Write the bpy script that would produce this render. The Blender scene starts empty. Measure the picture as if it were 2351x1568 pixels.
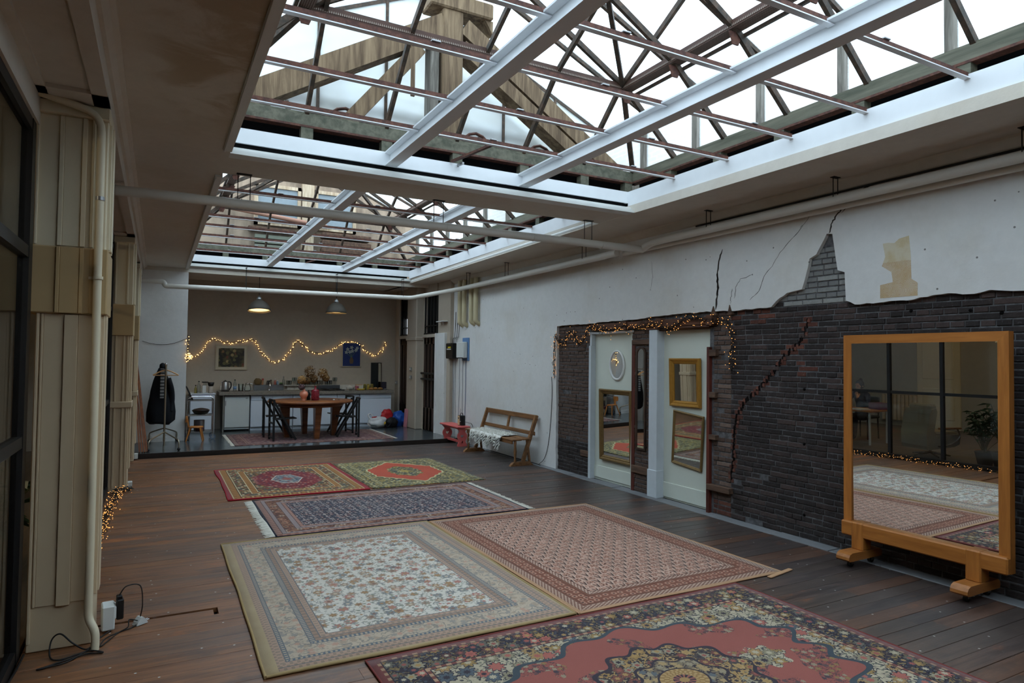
import bpy, bmesh, math, random
from math import sin, cos, pi, radians, sqrt, atan2
from mathutils import Vector, Matrix

random.seed(7)
scene = bpy.context.scene
COL = scene.collection

# ------------------------------------------------------------------ camera
def set_camera():
    yaw, pitch, roll = radians(28.321), radians(1.562), radians(0.7254)
    f = Vector((sin(yaw) * cos(pitch), cos(yaw) * cos(pitch), sin(pitch)))
    r = Vector((cos(yaw), -sin(yaw), 0.0))
    u = r.cross(f)
    r2 = cos(roll) * r + sin(roll) * u
    u2 = -sin(roll) * r + cos(roll) * u
    cam = bpy.data.cameras.new('camera')
    cam.sensor_fit = 'HORIZONTAL'
    cam.sensor_width = 36.0
    cam.lens = 1507.08 / 2351.0 * 36.0
    cam.clip_start = 0.05
    cam.clip_end = 200.0
    ob = bpy.data.objects.new('camera', cam)
    COL.objects.link(ob)
    m = Matrix((r2, u2, -f)).transposed().to_4x4()
    m.translation = Vector((0.0, 0.0, 1.6))
    ob.matrix_world = m
    scene.camera = ob
set_camera()

# ------------------------------------------------------------------ sky, lights, exposure
SKY_STRENGTH = 5.0
world = bpy.data.worlds.new('overcast_sky')
scene.world = world
world.use_nodes = True
_bg = world.node_tree.nodes.get('Background') or world.node_tree.nodes.new('ShaderNodeBackground')
_bg.inputs['Color'].default_value = (0.74, 0.875, 1.0, 1.0)
_bg.inputs['Strength'].default_value = SKY_STRENGTH
scene.view_settings.view_transform = 'Standard'
scene.view_settings.look = 'None'
scene.view_settings.gamma = 1.0
scene.view_settings.use_curve_mapping = False
scene.view_settings.exposure = 0.0
scene.cycles.max_bounces = 10
scene.cycles.diffuse_bounces = 6
scene.cycles.glossy_bounces = 5
scene.cycles.transmission_bounces = 8
scene.cycles.transparent_max_bounces = 24
scene.cycles.sample_clamp_indirect = 6.0
scene.cycles.caustics_reflective = False
scene.cycles.caustics_refractive = False
scene.cycles.use_denoising = True

# ------------------------------------------------------------------ helpers: objects
def lin(c):
    return c / 12.92 if c <= 0.04045 else ((c + 0.055) / 1.055) ** 2.4
def C(r, g, b):
    return (lin(r / 255.0), lin(g / 255.0), lin(b / 255.0), 1.0)

def props(o, label=None, cat=None, group=None, kind=None):
    if label: o['label'] = label
    if cat: o['category'] = cat
    if group: o['group'] = group
    if kind: o['kind'] = kind
    return o

def empty(name, loc=(0, 0, 0), rz=0.0, parent=None, label=None, cat=None, group=None, kind=None):
    o = bpy.data.objects.new(name, None)
    o.empty_display_size = 0.1
    COL.objects.link(o)
    o.location = loc
    o.rotation_euler = (0, 0, rz)
    o.parent = parent
    return props(o, label, cat, group, kind)

def link(name, me, parent=None, loc=(0, 0, 0), rot=(0, 0, 0), scale=(1, 1, 1), label=None, cat=None, group=None, kind=None):
    o = bpy.data.objects.new(name, me)
    COL.objects.link(o)
    o.parent = parent
    o.location = loc
    o.rotation_euler = rot
    o.scale = scale
    return props(o, label, cat, group, kind)

def copy_tree(o, parent=None):
    c = o.copy()
    COL.objects.link(c)
    c.parent = parent
    for ch in list(o.children):
        copy_tree(ch, c)
    return c

class MB:
    """collects simple solids and links them as ONE mesh object"""
    def __init__(s):
        s.v = []; s.f = []; s.sm = []
    def _add(s, vs, fs, smooth=False, M=None):
        n = len(s.v)
        if M is not None:
            vs = [tuple(M @ Vector(p)) for p in vs]
        s.v += [tuple(p) for p in vs]
        s.f += [tuple(n + i for i in f) for f in fs]
        s.sm += [smooth] * len(fs)
        return s
    def box(s, x0, x1, y0, y1, z0, z1, M=None):
        vs = [(x0, y0, z0), (x1, y0, z0), (x1, y1, z0), (x0, y1, z0), (x0, y0, z1), (x1, y0, z1), (x1, y1, z1), (x0, y1, z1)]
        fs = [(3, 2, 1, 0), (4, 5, 6, 7), (0, 1, 5, 4), (1, 2, 6, 5), (2, 3, 7, 6), (3, 0, 4, 7)]
        return s._add(vs, fs, False, M)
    def cbox(s, x0, x1, y0, y1, z0, z1, c=0.005, M=None):
        """box with chamfered edges"""
        bm = bmesh.new()
        bmesh.ops.create_cube(bm, size=1.0)
        for v in bm.verts:
            v.co = Vector((x0 + (v.co.x + .5) * (x1 - x0), y0 + (v.co.y + .5) * (y1 - y0), z0 + (v.co.z + .5) * (z1 - z0)))
        bmesh.ops.bevel(bm, geom=list(bm.edges), offset=c, segments=1, affect='EDGES', profile=0.5)
        return s.bm(bm, False, M)
    def bm(s, bm, smooth=False, M=None):
        bm.verts.index_update()
        vs = [tuple(v.co) for v in bm.verts]
        fs = [tuple(v.index for v in f.verts) for f in bm.faces]
        bm.free()
        return s._add(vs, fs, smooth, M)
    def prism(s, poly, axis, a, b, M=None):
        """polygon in the plane across axis, extruded from a to b. x: poly=(y,z), y: (x,z), z: (x,y)"""
        n = len(poly)
        def pt(p, t):
            return {'x': (t, p[0], p[1]), 'y': (p[0], t, p[1]), 'z': (p[0], p[1], t)}[axis]
        vs = [pt(p, a) for p in poly] + [pt(p, b) for p in poly]
        fs = [tuple(range(n))[::-1], tuple(range(n, 2 * n))]
        fs += [(i, (i + 1) % n, n + (i + 1) % n, n + i) for i in range(n)]
        return s._add(vs, fs, False, M)
    def tube(s, pts, r, seg=10, cap=True, smooth=True, M=None):
        pts = [Vector(p) for p in pts]
        rr = r if isinstance(r, (list, tuple)) else [r] * len(pts)
        n = len(s.v)
        t0 = (pts[1] - pts[0]).normalized()
        a = Vector((0, 0, 1)) if abs(t0.z) < 0.9 else Vector((1, 0, 0))
        x = t0.cross(a).normalized()
        vs = []
        for i, p in enumerate(pts):
            if i == 0: t = pts[1] - pts[0]
            elif i == len(pts) - 1: t = pts[-1] - pts[-2]
            else: t = (pts[i + 1] - p).normalized() + (p - pts[i - 1]).normalized()
            if t.length < 1e-9: t = t0
            t.normalize()
            x = (x - t * x.dot(t))
            if x.length < 1e-6: x = t.orthogonal()
            x.normalize()
            y = t.cross(x)
            for k in range(seg):
                an = 2 * pi * k / seg
                vs.append(p + (x * cos(an) + y * sin(an)) * rr[i])
        fs = []
        for i in range(len(pts) - 1):
            for k in range(seg):
                k2 = (k + 1) % seg
                fs.append((i * seg + k, i * seg + k2, (i + 1) * seg + k2, (i + 1) * seg + k))
        s._add(vs, fs, smooth, M)
        if cap:
            m = len(pts)
            s._add([vs[k] for k in range(seg)], [tuple(range(seg))[::-1]], False, M)
            s._add([vs[(m - 1) * seg + k] for k in range(seg)], [tuple(range(seg))], False, M)
        return s
    def bar(s, p, q, w, h, up=(0, 0, 1), M=None):
        """rectangular bar from p to q, w across, h along up"""
        p, q = Vector(p), Vector(q)
        t = (q - p).normalized()
        u = Vector(up)
        x = t.cross(u)
        if x.length < 1e-6: x = t.orthogonal()
        x.normalize()
        u = x.cross(t).normalized()
        vs = []
        for c in (p, q):
            for a, b in ((-1, -1), (1, -1), (1, 1), (-1, 1)):
                vs.append(c + x * (a * w / 2) + u * (b * h / 2))
        fs = [(3, 2, 1, 0), (4, 5, 6, 7), (0, 1, 5, 4), (1, 2, 6, 5), (2, 3, 7, 6), (3, 0, 4, 7)]
        return s._add(vs, fs, False, M)
    def lathe(s, prof, seg=20, smooth=True, M=None, sx=1.0, sy=1.0, cap=(True, True)):
        """profile of (r, z) turned about z"""
        vs = []; fs = []
        for r, z in prof:
            for k in range(seg):
                a = 2 * pi * k / seg
                vs.append((r * cos(a) * sx, r * sin(a) * sy, z))
        for i in range(len(prof) - 1):
            for k in range(seg):
                k2 = (k + 1) % seg
                fs.append((i * seg + k, i * seg + k2, (i + 1) * seg + k2, (i + 1) * seg + k))
        if prof[0][0] > 1e-5 and cap[0]: fs.append(tuple(range(seg))[::-1])
        if prof[-1][0] > 1e-5 and cap[1]: fs.append(tuple((len(prof) - 1) * seg + k for k in range(seg)))
        return s._add(vs, fs, smooth, M)
    def ball(s, c, r, sub=2, sc=(1, 1, 1), smooth=True, M=None):
        bm = bmesh.new()
        bmesh.ops.create_icosphere(bm, subdivisions=sub, radius=1.0)
        for v in bm.verts:
            v.co = Vector((c[0] + v.co.x * r * sc[0], c[1] + v.co.y * r * sc[1], c[2] + v.co.z * r * sc[2]))
        return s.bm(bm, smooth, M)
    def mesh(s, name, mat=None):
        me = bpy.data.meshes.new(name)
        me.from_pydata(s.v, [], s.f)
        me.update()
        me.polygons.foreach_set('use_smooth', s.sm)
        if mat: me.materials.append(mat)
        return me
    def build(s, name, mat=None, parent=None, loc=(0, 0, 0), rot=(0, 0, 0), label=None, cat=None, group=None, kind=None):
        return link(name, s.mesh(name, mat), parent, loc, rot, (1, 1, 1), label, cat, group, kind)

def T(x, y, z): return Matrix.Translation((x, y, z))
def Rz(a): return Matrix.Rotation(a, 4, 'Z')
def Rx(a): return Matrix.Rotation(a, 4, 'X')
def Ry(a): return Matrix.Rotation(a, 4, 'Y')

def arc(pts, rad, n=5):
    """polyline with rounded corners"""
    pts = [Vector(p) for p in pts]
    out = [pts[0]]
    for i in range(1, len(pts) - 1):
        a, b, c = pts[i - 1], pts[i], pts[i + 1]
        d1 = (a - b); d2 = (c - b)
        r = min(rad, d1.length * .49, d2.length * .49)
        p0 = b + d1.normalized() * r; p1 = b + d2.normalized() * r
        for k in range(n + 1):
            t = k / n
            out.append((1 - t) ** 2 * p0 + 2 * t * (1 - t) * b + t * t * p1)
    out.append(pts[-1])
    return out

def bezier(pts, n=8):
    """Catmull-Rom through points"""
    P = [Vector(p) for p in pts]
    P = [P[0]] + P + [P[-1]]
    out = []
    for i in range(1, len(P) - 2):
        for k in range(n):
            t = k / n
            a, b, c, d = P[i - 1], P[i], P[i + 1], P[i + 2]
            out.append(0.5 * ((2 * b) + (c - a) * t + (2 * a - 5 * b + 4 * c - d) * t * t + (-a + 3 * b - 3 * c + d) * t ** 3))
    out.append(P[-2])
    return out
# ------------------------------------------------------------------ helpers: node materials
class V:
    def __init__(s, g, sock): s.g = g; s.s = sock
    def __add__(a, b): return a.g.m('ADD', a, b)
    def __radd__(a, b): return a.g.m('ADD', b, a)
    def __sub__(a, b): return a.g.m('SUBTRACT', a, b)
    def __rsub__(a, b): return a.g.m('SUBTRACT', b, a)
    def __mul__(a, b): return a.g.m('MULTIPLY', a, b)
    def __rmul__(a, b): return a.g.m('MULTIPLY', b, a)
    def __truediv__(a, b): return a.g.m('DIVIDE', a, b)
    def __lt__(a, b): return a.g.m('LESS_THAN', a, b)
    def __gt__(a, b): return a.g.m('GREATER_THAN', a, b)
    def __abs__(a): return a.g.m('ABSOLUTE', a)
    def __neg__(a): return a.g.m('MULTIPLY', a, -1.0)
    def sin(a): return a.g.m('SINE', a)
    def cos(a): return a.g.m('COSINE', a)
    def fract(a): return a.g.m('FRACT', a)
    def floor(a): return a.g.m('FLOOR', a)
    def sqrt(a): return a.g.m('SQRT', a)
    def pow(a, b): return a.g.m('POWER', a, b)
    def min(a, b): return a.g.m('MINIMUM', a, b)
    def max(a, b): return a.g.m('MAXIMUM', a, b)
    def atan2(a, b): return a.g.m('ARCTAN2', a, b)
    def clamp(a): return a.g.m('MINIMUM', a.g.m('MAXIMUM', a, 0.0), 1.0)
    def band(a, lo, hi): return (a > lo) * (a < hi)
    def smooth(a, lo, hi): return a.g.mr(a, lo, hi)
    def tri(a, period):
        """triangle wave 0..1 with the given period"""
        return abs((a * (1.0 / period)).fract() * 2.0 - 1.0)

class G:
    def __init__(s, name):
        s.mat = bpy.data.materials.new(name)
        s.mat.use_nodes = True
        s.nt = s.mat.node_tree
        s.nt.nodes.clear()
        s.out = s.n('ShaderNodeOutputMaterial')
    def n(s, t, **kw):
        nd = s.nt.nodes.new(t)
        for k, v in kw.items(): setattr(nd, k, v)
        return nd
    def put(s, sock, val):
        if val is None: return
        if isinstance(val, V): s.nt.links.new(val.s, sock)
        else:
            if sock.type == 'RGBA' and len(val) == 3: val = (*val, 1.0)
            if sock.type == 'VECTOR' and isinstance(val, (int, float)): val = (val,) * 3
            sock.default_value = val
    def m(s, op, a, b=None, c=None):
        nd = s.n('ShaderNodeMath', operation=op)
        s.put(nd.inputs[0], a)
        if b is not None: s.put(nd.inputs[1], b)
        if c is not None: s.put(nd.inputs[2], c)
        return V(s, nd.outputs[0])
    def mr(s, a, lo, hi, o0=0.0, o1=1.0):
        nd = s.n('ShaderNodeMapRange', interpolation_type='SMOOTHSTEP')
        s.put(nd.inputs[0], a)
        for i, v in enumerate((lo, hi, o0, o1)): s.put(nd.inputs[1 + i], v)
        return V(s, nd.outputs[0])
    def vm(s, op, a, b=None, out=0):
        nd = s.n('ShaderNodeVectorMath', operation=op)
        s.put(nd.inputs[0], a)
        if b is not None: s.put(nd.inputs[1], b)
        return V(s, nd.outputs[out])
    def pos(s): return V(s, s.n('ShaderNodeNewGeometry').outputs['Position'])
    def obj(s): return V(s, s.n('ShaderNodeTexCoord').outputs['Object'])
    def rnd(s): return V(s, s.n('ShaderNodeObjectInfo').outputs['Random'])
    def sep(s, v):
        nd = s.n('ShaderNodeSeparateXYZ'); s.put(nd.inputs[0], v)
        return [V(s, o) for o in nd.outputs]
    def xyz(s, x=0.0, y=0.0, z=0.0):
        nd = s.n('ShaderNodeCombineXYZ')
        for i, v in enumerate((x, y, z)): s.put(nd.inputs[i], v)
        return V(s, nd.outputs[0])
    def scale(s, v, sx, sy, sz): return s.vm('MULTIPLY', v, (sx, sy, sz))
    def noise(s, v, scale=5.0, detail=3.0, rough=0.55, dist=0.0):
        nd = s.n('ShaderNodeTexNoise')
        s.put(nd.inputs['Vector'], v)
        nd.inputs['Scale'].default_value = scale
        nd.inputs['Detail'].default_value = detail
        nd.inputs['Roughness'].default_value = rough
        nd.inputs['Distortion'].default_value = dist
        return V(s, nd.outputs[0])
    def voro(s, v, scale=5.0, rand=1.0, feature='F1', dim='2D'):
        nd = s.n('ShaderNodeTexVoronoi', voronoi_dimensions=dim, feature=feature)
        s.put(nd.inputs['Vector'], v)
        nd.inputs['Scale'].default_value = scale
        nd.inputs['Randomness'].default_value = rand
        return {k.name: V(s, k) for k in nd.outputs}
    def mix(s, f, a, b, mode='MIX'):
        nd = s.n('ShaderNodeMix', data_type='RGBA', blend_type=mode)
        s.put(nd.inputs[0], f); s.put(nd.inputs[6], a); s.put(nd.inputs[7], b)
        return V(s, nd.outputs[2])
    def val(s, col, f):
        """multiply a colour by a value"""
        nd = s.n('ShaderNodeMix', data_type='RGBA', blend_type='MULTIPLY')
        nd.inputs[0].default_value = 1.0
        s.put(nd.inputs[6], col)
        s.put(nd.inputs[7], s.xyz(f, f, f) if isinstance(f, V) else (f, f, f, 1))
        return V(s, nd.outputs[2])
    def pick(s, t, cols):
        """colours picked by a 0..1 value, constant steps"""
        nd = s.n('ShaderNodeValToRGB'); cr = nd.color_ramp; cr.interpolation = 'CONSTANT'
        while len(cr.elements) < len(cols): cr.elements.new(0.5)
        for i, c in enumerate(cols):
            cr.elements[i].position = i / len(cols)
            cr.elements[i].color = c
        s.put(nd.inputs[0], t)
        return V(s, nd.outputs[0])
    def bsdf(s, col, rough=0.6, metal=0.0, spec=0.4, bump=None, bs=0.3, bd=0.01, **kw):
        b = s.n('ShaderNodeBsdfPrincipled')
        s.put(b.inputs['Base Color'], col)
        s.put(b.inputs['Roughness'], rough)
        s.put(b.inputs['Metallic'], metal)
        s.put(b.inputs['Specular IOR Level'], spec)
        for k, v in kw.items(): s.put(b.inputs[k.replace('_', ' ')], v)
        if bump is not None:
            nd = s.n('ShaderNodeBump')
            nd.inputs['Strength'].default_value = bs
            nd.inputs['Distance'].default_value = bd
            s.put(nd.inputs['Height'], bump)
            s.nt.links.new(nd.outputs[0], b.inputs['Normal'])
        s.nt.links.new(b.outputs[0], s.out.inputs[0])
        return s.mat

def plain(name, col, rough=0.6, metal=0.0, spec=0.4, var=0.08, scale=9.0):
    """one paint or metal, slightly uneven"""
    g = G(name)
    n = g.noise(g.pos(), scale, 3.0)
    return g.bsdf(g.val(col, n * (2 * var) + (1.0 - var)), rough, metal, spec)

def emit(name, col, strength):
    g = G(name)
    e = g.n('ShaderNodeEmission')
    e.inputs[0].default_value = col; e.inputs[1].default_value = strength
    g.nt.links.new(e.outputs[0], g.out.inputs[0])
    return g.mat

def mat_plaster(name, base, stain, rough=0.75, amount=0.5, wet=None, spots=True):
    g = G(name); p = g.pos()
    n1 = g.noise(p, 1.3, 5.0, .6); n2 = g.noise(p, 14.0, 4.0, .6); n3 = g.noise(p, 60.0, 2.0)
    col = g.mix(n1.smooth(.45, .75) * amount, base, stain)
    col = g.val(col, n2 * .16 + .92)
    if wet:
        w = g.noise(g.scale(p, 1, 1, 1), 2.2, 6.0, .62, .6)
        col = g.mix(w.smooth(.42, .58) * .6 * wet(g, p), col, C(158, 130, 88))
    if spots:
        v = g.voro(p, 7.0, 1.0, dim='3D')
        col = g.mix((v['Distance'] < .055) * .75, col, C(70, 60, 55))
    return g.bsdf(col, rough, 0, .25, n2 * .6 + n3 * .25 + n1, .25, .01)

def mat_wood(name, a, b, axis='x', rough=.45, scale=1.0, spec=.4, rnd=True):
    """grain running along axis"""
    g = G(name); p = g.pos()
    st = {'x': (1.2, 14, 14), 'y': (14, 1.2, 14), 'z': (14, 14, 1.2)}[axis]
    q = g.scale(p, *[k * scale for k in st])
    if rnd: q = g.vm('ADD', q, g.xyz(g.rnd() * 31.0, g.rnd() * 17.0, 0.0))
    n = g.noise(q, 1.6, 6.0, .62, .5)
    n2 = g.noise(q, 7.0, 3.0, .6)
    col = g.mix(n.smooth(.3, .72), a, b)
    col = g.val(col, n2 * .35 + .82)
    return g.bsdf(col, rough, 0, spec, n + n2 * .4, .18, .004)

MT = {}
def palette():
    M = MT
    def stain_near(g, p):
        x, y, z = g.sep(p)
        dx = (x - .28) * 2.2; dy = (y - 3.75) * .75
        return 1.0 - (dx * dx + dy * dy).sqrt().smooth(.45, 1.0)
    M['ceiling'] = mat_plaster('ceiling_paint', C(206, 198, 186), C(188, 172, 148), .8, .35, wet=stain_near, spots=False)
    M['plaster'] = mat_plaster('white_wall_paint', C(214, 213, 210), C(196, 188, 172), .7, .35)
    M['plaster_kitchen'] = mat_plaster('kitchen_wall_paint', C(178, 166, 150), C(160, 147, 130), .75, .3, spots=False)
    M['jut'] = mat_plaster('painted_brick_pier', C(212, 210, 206), C(198, 192, 182), .7, .3, spots=False)
    M['pillar_white'] = plain('pillar_white_paint', C(212, 200, 172), .45, 0, .35, .05)
    M['pillar_beige'] = plain('pillar_beige_paint', C(196, 176, 146), .5, 0, .3, .05)
    M['pillar_band'] = plain('pillar_tan_paint', C(176, 150, 108), .5, 0, .3, .06)
    M['steel_white'] = plain('white_steel_paint', C(226, 228, 230), .4, 0, .4, .05)
    M['trim_white'] = plain('white_trim_paint', C(214, 214, 210), .45, 0, .35, .05)
    M['pipe'] = plain('cream_pipe_paint', C(206, 202, 192), .38, 0, .45, .05)
    M['pipe_wall'] = plain('old_cream_pipe_paint', C(196, 184, 150), .45, 0, .4, .08)
    M['black_gap'] = plain('black_shadow_gap', C(12, 12, 13), .9, 0, .1, .02)
    M['black_steel'] = plain('black_steel_paint', C(22, 22, 23), .45, 0, .4, .1)
    # rust-brown glazing steel
    g = G('rust_brown_steel'); p = g.pos(); n = g.noise(p, 22.0, 5.0, .65)
    M['rust'] = g.bsdf(g.mix(n.smooth(.35, .7), C(70, 44, 38), C(104, 66, 52)), .7, 0, .3, n, .3, .003)
    g = G('dark_brown_steel'); p = g.pos(); n = g.noise(p, 18.0, 5.0, .65)
    M['dark_steel'] = g.bsdf(g.mix(n.smooth(.35, .7), C(46, 40, 32), C(82, 62, 48)), .65, 0, .3, n, .3, .003)
    # weathered timbers
    M['old_timber'] = mat_wood('weathered_roof_timber', C(80, 62, 44), C(136, 114, 88), 'z', .85, .8)
    M['green_timber'] = mat_wood('flaking_green_grey_timber', C(74, 76, 62), C(112, 108, 92), 'y', .75, .6)
    M['grey_timber'] = mat_wood('weathered_grey_timber', C(84, 78, 70), C(138, 132, 122), 'z', .8, .9)
    M['red_wood'] = mat_wood('dark_red_door_post', C(70, 30, 22), C(106, 48, 34), 'z', .6, 1.0)
    M['rough_wood'] = mat_wood('rough_brown_blocking', C(66, 48, 38), C(104, 78, 60), 'y', .8, 1.0)
    M['rust_beam'] = mat_wood('rusty_lintel', C(66, 44, 34), C(106, 70, 50), 'y', .8, .7)
    # oak of the standing mirror
    M['oak_z'] = mat_wood('honey_oak_upright', C(152, 92, 38), C(178, 112, 50), 'z', .38, .8)
    M['oak_y'] = mat_wood('honey_oak_rail', C(152, 92, 38), C(178, 112, 50), 'y', .38, .8)
    M['oak_x'] = mat_wood('honey_oak_foot', C(148, 92, 44), C(172, 110, 56), 'x', .35, .8)
    M['bench_wood'] = mat_wood('old_school_bench_oak', C(104, 70, 42), C(142, 100, 62), 'y', .5, .9)
    M['table_wood'] = mat_wood('brown_table_wood', C(104, 60, 34), C(134, 82, 48), 'x', .3, .7)
    M['pine'] = mat_wood('small_chair_beech', C(164, 100, 42), C(192, 124, 60), 'z', .45, 1.0)
    M['hanger_wood'] = mat_wood('hanger_beech', C(178, 130, 82), C(204, 160, 108), 'x', .45, 1.0)
    M['timber_stack'] = mat_wood('stacked_pine_lath', C(104, 56, 28), C(150, 88, 48), 'z', .6, 1.2)
    M['mirror'] = plain('silvered_glass', (.80, .82, .82, 1), .0, 1.0, .5, .0)
    M['mirror_old'] = plain('old_silvered_glass', (.62, .64, .60, 1), .03, 1.0, .5, .03)
    M['gold'] = plain('gilt_frame', C(176, 128, 52), .38, .55, .5, .16, 30)
    M['gold_dark'] = plain('tarnished_gilt_frame', C(122, 96, 56), .48, .45, .5, .25, 36)
    M['chrome'] = plain('chrome', (.62, .62, .63, 1), .16, 1.0, .5, .03)
    M['alu'] = plain('brushed_metal', C(150, 150, 150), .35, .9, .5, .05)
    M['rack_metal'] = plain('brass_grey_tube', C(168, 158, 138), .3, .9, .5, .05)
    M['black_wood'] = plain('black_stained_wood', C(20, 19, 20), .5, 0, .35, .2)
    M['black_plastic'] = plain('black_plastic', C(18, 18, 19), .4, 0, .4, .1)
    M['white_plastic'] = plain('white_plastic', C(206, 208, 204), .4, 0, .4, .03)
    M['cable'] = plain('black_cable', C(24, 22, 21), .55, 0, .3, .1)
    M['white_lacquer'] = plain('white_cabinet_front', C(206, 214, 224), .35, 0, .4, .02)
    M['fridge_white'] = plain('white_fridge_enamel', C(196, 202, 200), .35, 0, .45, .02)
    M['pink'] = plain('salmon_pink_paint', C(206, 96, 92), .42, 0, .4, .08)
    M['terracotta'] = plain('peach_glaze', C(222, 140, 110), .28, 0, .5, .04)
    M['raspberry'] = plain('raspberry_glaze', C(126, 32, 44), .25, 0, .5, .08)
    M['milky'] = milky_mat('milky_end_glass')
    M['glass_clear'] = glass_mat('clear_drinking_glass', (.86, .90, .90, 1), .10)
    M['bulb'] = emit('warm_fairy_bulb', (1.0, .58, .20, 1), 5.0)
    M['bulb_amber'] = emit('amber_fairy_bulb', (1.0, .44, .12, 1), 1.7)
    M['door_paint'] = plain('pale_green_cream_door_paint', C(204, 208, 196), .5, 0, .3, .05, 4)
    M['casing'] = plain('worn_white_casing', C(196, 202, 206), .5, 0, .3, .08, 12)
    M['concrete'] = mat_plaster('concrete_kerb', C(122, 122, 124), C(92, 92, 96), .7, .6, spots=False)

def glass_mat(name, tint, refl):
    """thin pane: mostly see-through, a little mirror-like at grazing angles"""
    g = G(name)
    t = g.n('ShaderNodeBsdfTransparent'); t.inputs[0].default_value = tint
    s = g.n('ShaderNodeBsdfGlossy'); s.inputs['Roughness'].default_value = .03
    fr = g.n('ShaderNodeLayerWeight'); fr.inputs[0].default_value = .25
    mx = g.n('ShaderNodeMixShader')
    f = V(g, fr.outputs['Fresnel']) * .8 + refl * .3
    g.put(mx.inputs[0], f.clamp())
    g.nt.links.new(t.outputs[0], mx.inputs[1]); g.nt.links.new(s.outputs[0], mx.inputs[2])
    g.nt.links.new(mx.outputs[0], g.out.inputs[0])
    return g.mat

def frosted_mat(name):
    """weathered roof glass: lets the sky through, blurs a little"""
    g = G(name)
    n = g.noise(g.pos(), 1.1, 4.0, .6)
    t = g.n('ShaderNodeBsdfTransparent')
    g.put(t.inputs[0], g.mix(n.smooth(.4, .7), (.90, .93, .95, 1), (.80, .83, .82, 1)))
    d = g.n('ShaderNodeBsdfTranslucent'); d.inputs[0].default_value = (.86, .89, .90, 1)
    mx = g.n('ShaderNodeMixShader'); mx.inputs[0].default_value = .22
    g.nt.links.new(t.outputs[0], mx.inputs[1]); g.nt.links.new(d.outputs[0], mx.inputs[2])
    g.nt.links.new(mx.outputs[0], g.out.inputs[0])
    return g.mat
def milky_mat(name):
    g = G(name)
    n = g.noise(g.pos(), .9, 3.0, .6)
    d = g.n('ShaderNodeBsdfTranslucent'); g.put(d.inputs[0], g.mix(n.smooth(.35, .7), (.92, .94, .94, 1), (.80, .80, .76, 1)))
    t = g.n('ShaderNodeBsdfTransparent'); t.inputs[0].default_value = (.92, .94, .95, 1)
    mx = g.n('ShaderNodeMixShader'); mx.inputs[0].default_value = .12
    g.nt.links.new(d.outputs[0], mx.inputs[1]); g.nt.links.new(t.outputs[0], mx.inputs[2])
    g.nt.links.new(mx.outputs[0], g.out.inputs[0])
    return g.mat
palette()
MT['roof_glass'] = frosted_mat('weathered_roof_glass')
MT['pane'] = glass_mat('partition_pane', (.90, .92, .91, 1), .10)

def mat_floor():
    g = G('worn_dark_floorboard'); p = g.pos(); x, y, z = g.sep(p)
    r = g.rnd()
    q = g.xyz(x * 1.1 + r * 40.0, y * 16.0, r * 13.0)
    n = g.noise(q, 1.5, 6.0, .65, .4)
    n2 = g.noise(g.xyz(x * 3.0, y * 60.0, r * 9.0), 2.0, 3.0, .6)
    w = g.noise(p, .55, 4.0, .6)
    big = g.noise(g.xyz(x * .9, y * 1.6, r * 3.0), 1.9, 5.0, .7)
    # warm-to-cool light put into the colour: brown by pillars, dark by brick wall
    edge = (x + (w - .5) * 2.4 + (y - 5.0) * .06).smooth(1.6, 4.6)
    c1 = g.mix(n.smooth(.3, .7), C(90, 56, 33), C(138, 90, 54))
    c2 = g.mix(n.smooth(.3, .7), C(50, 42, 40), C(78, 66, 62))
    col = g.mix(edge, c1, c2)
    col = g.mix((r > .62) * .4, col, C(74, 62, 54))
    col = g.mix((r < .2) * .3, col, C(120, 76, 46))
    col = g.mix(big.smooth(.58, .72) * (.8 - edge * .45), col, C(164, 94, 42))
    col = g.mix(big.smooth(.47, .30) * .55, col, C(46, 40, 38))
    col = g.val(col, n2 * .6 + .68)
    sc = g.noise(g.xyz(x * 4.0, y * 30.0, 0.0), 7.0, 4.0, .7)
    sm = g.noise(g.xyz(x * 1.1, y * 2.2, 4.0), 2.0, 3.0)
    col = g.mix(sc.smooth(.56, .78) * sm.smooth(.45, .68) * .5, col, C(150, 152, 158))
    dots = g.voro(g.xyz(x, y, 0.0), 3.3, 1.0)
    col = g.mix(dots['Distance'] < .020, col, C(190, 188, 182))
    rough = w.smooth(.3, .7) * .22 + .30 + n2 * .14
    return g.bsdf(col, rough, 0, .6, n * .5 + n2 * .7, .25, .004)
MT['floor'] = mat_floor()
# ------------------------------------------------------------------ floor
CEIL = 3.17
WX = 5.22          # face of the brick wall on the right

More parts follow.
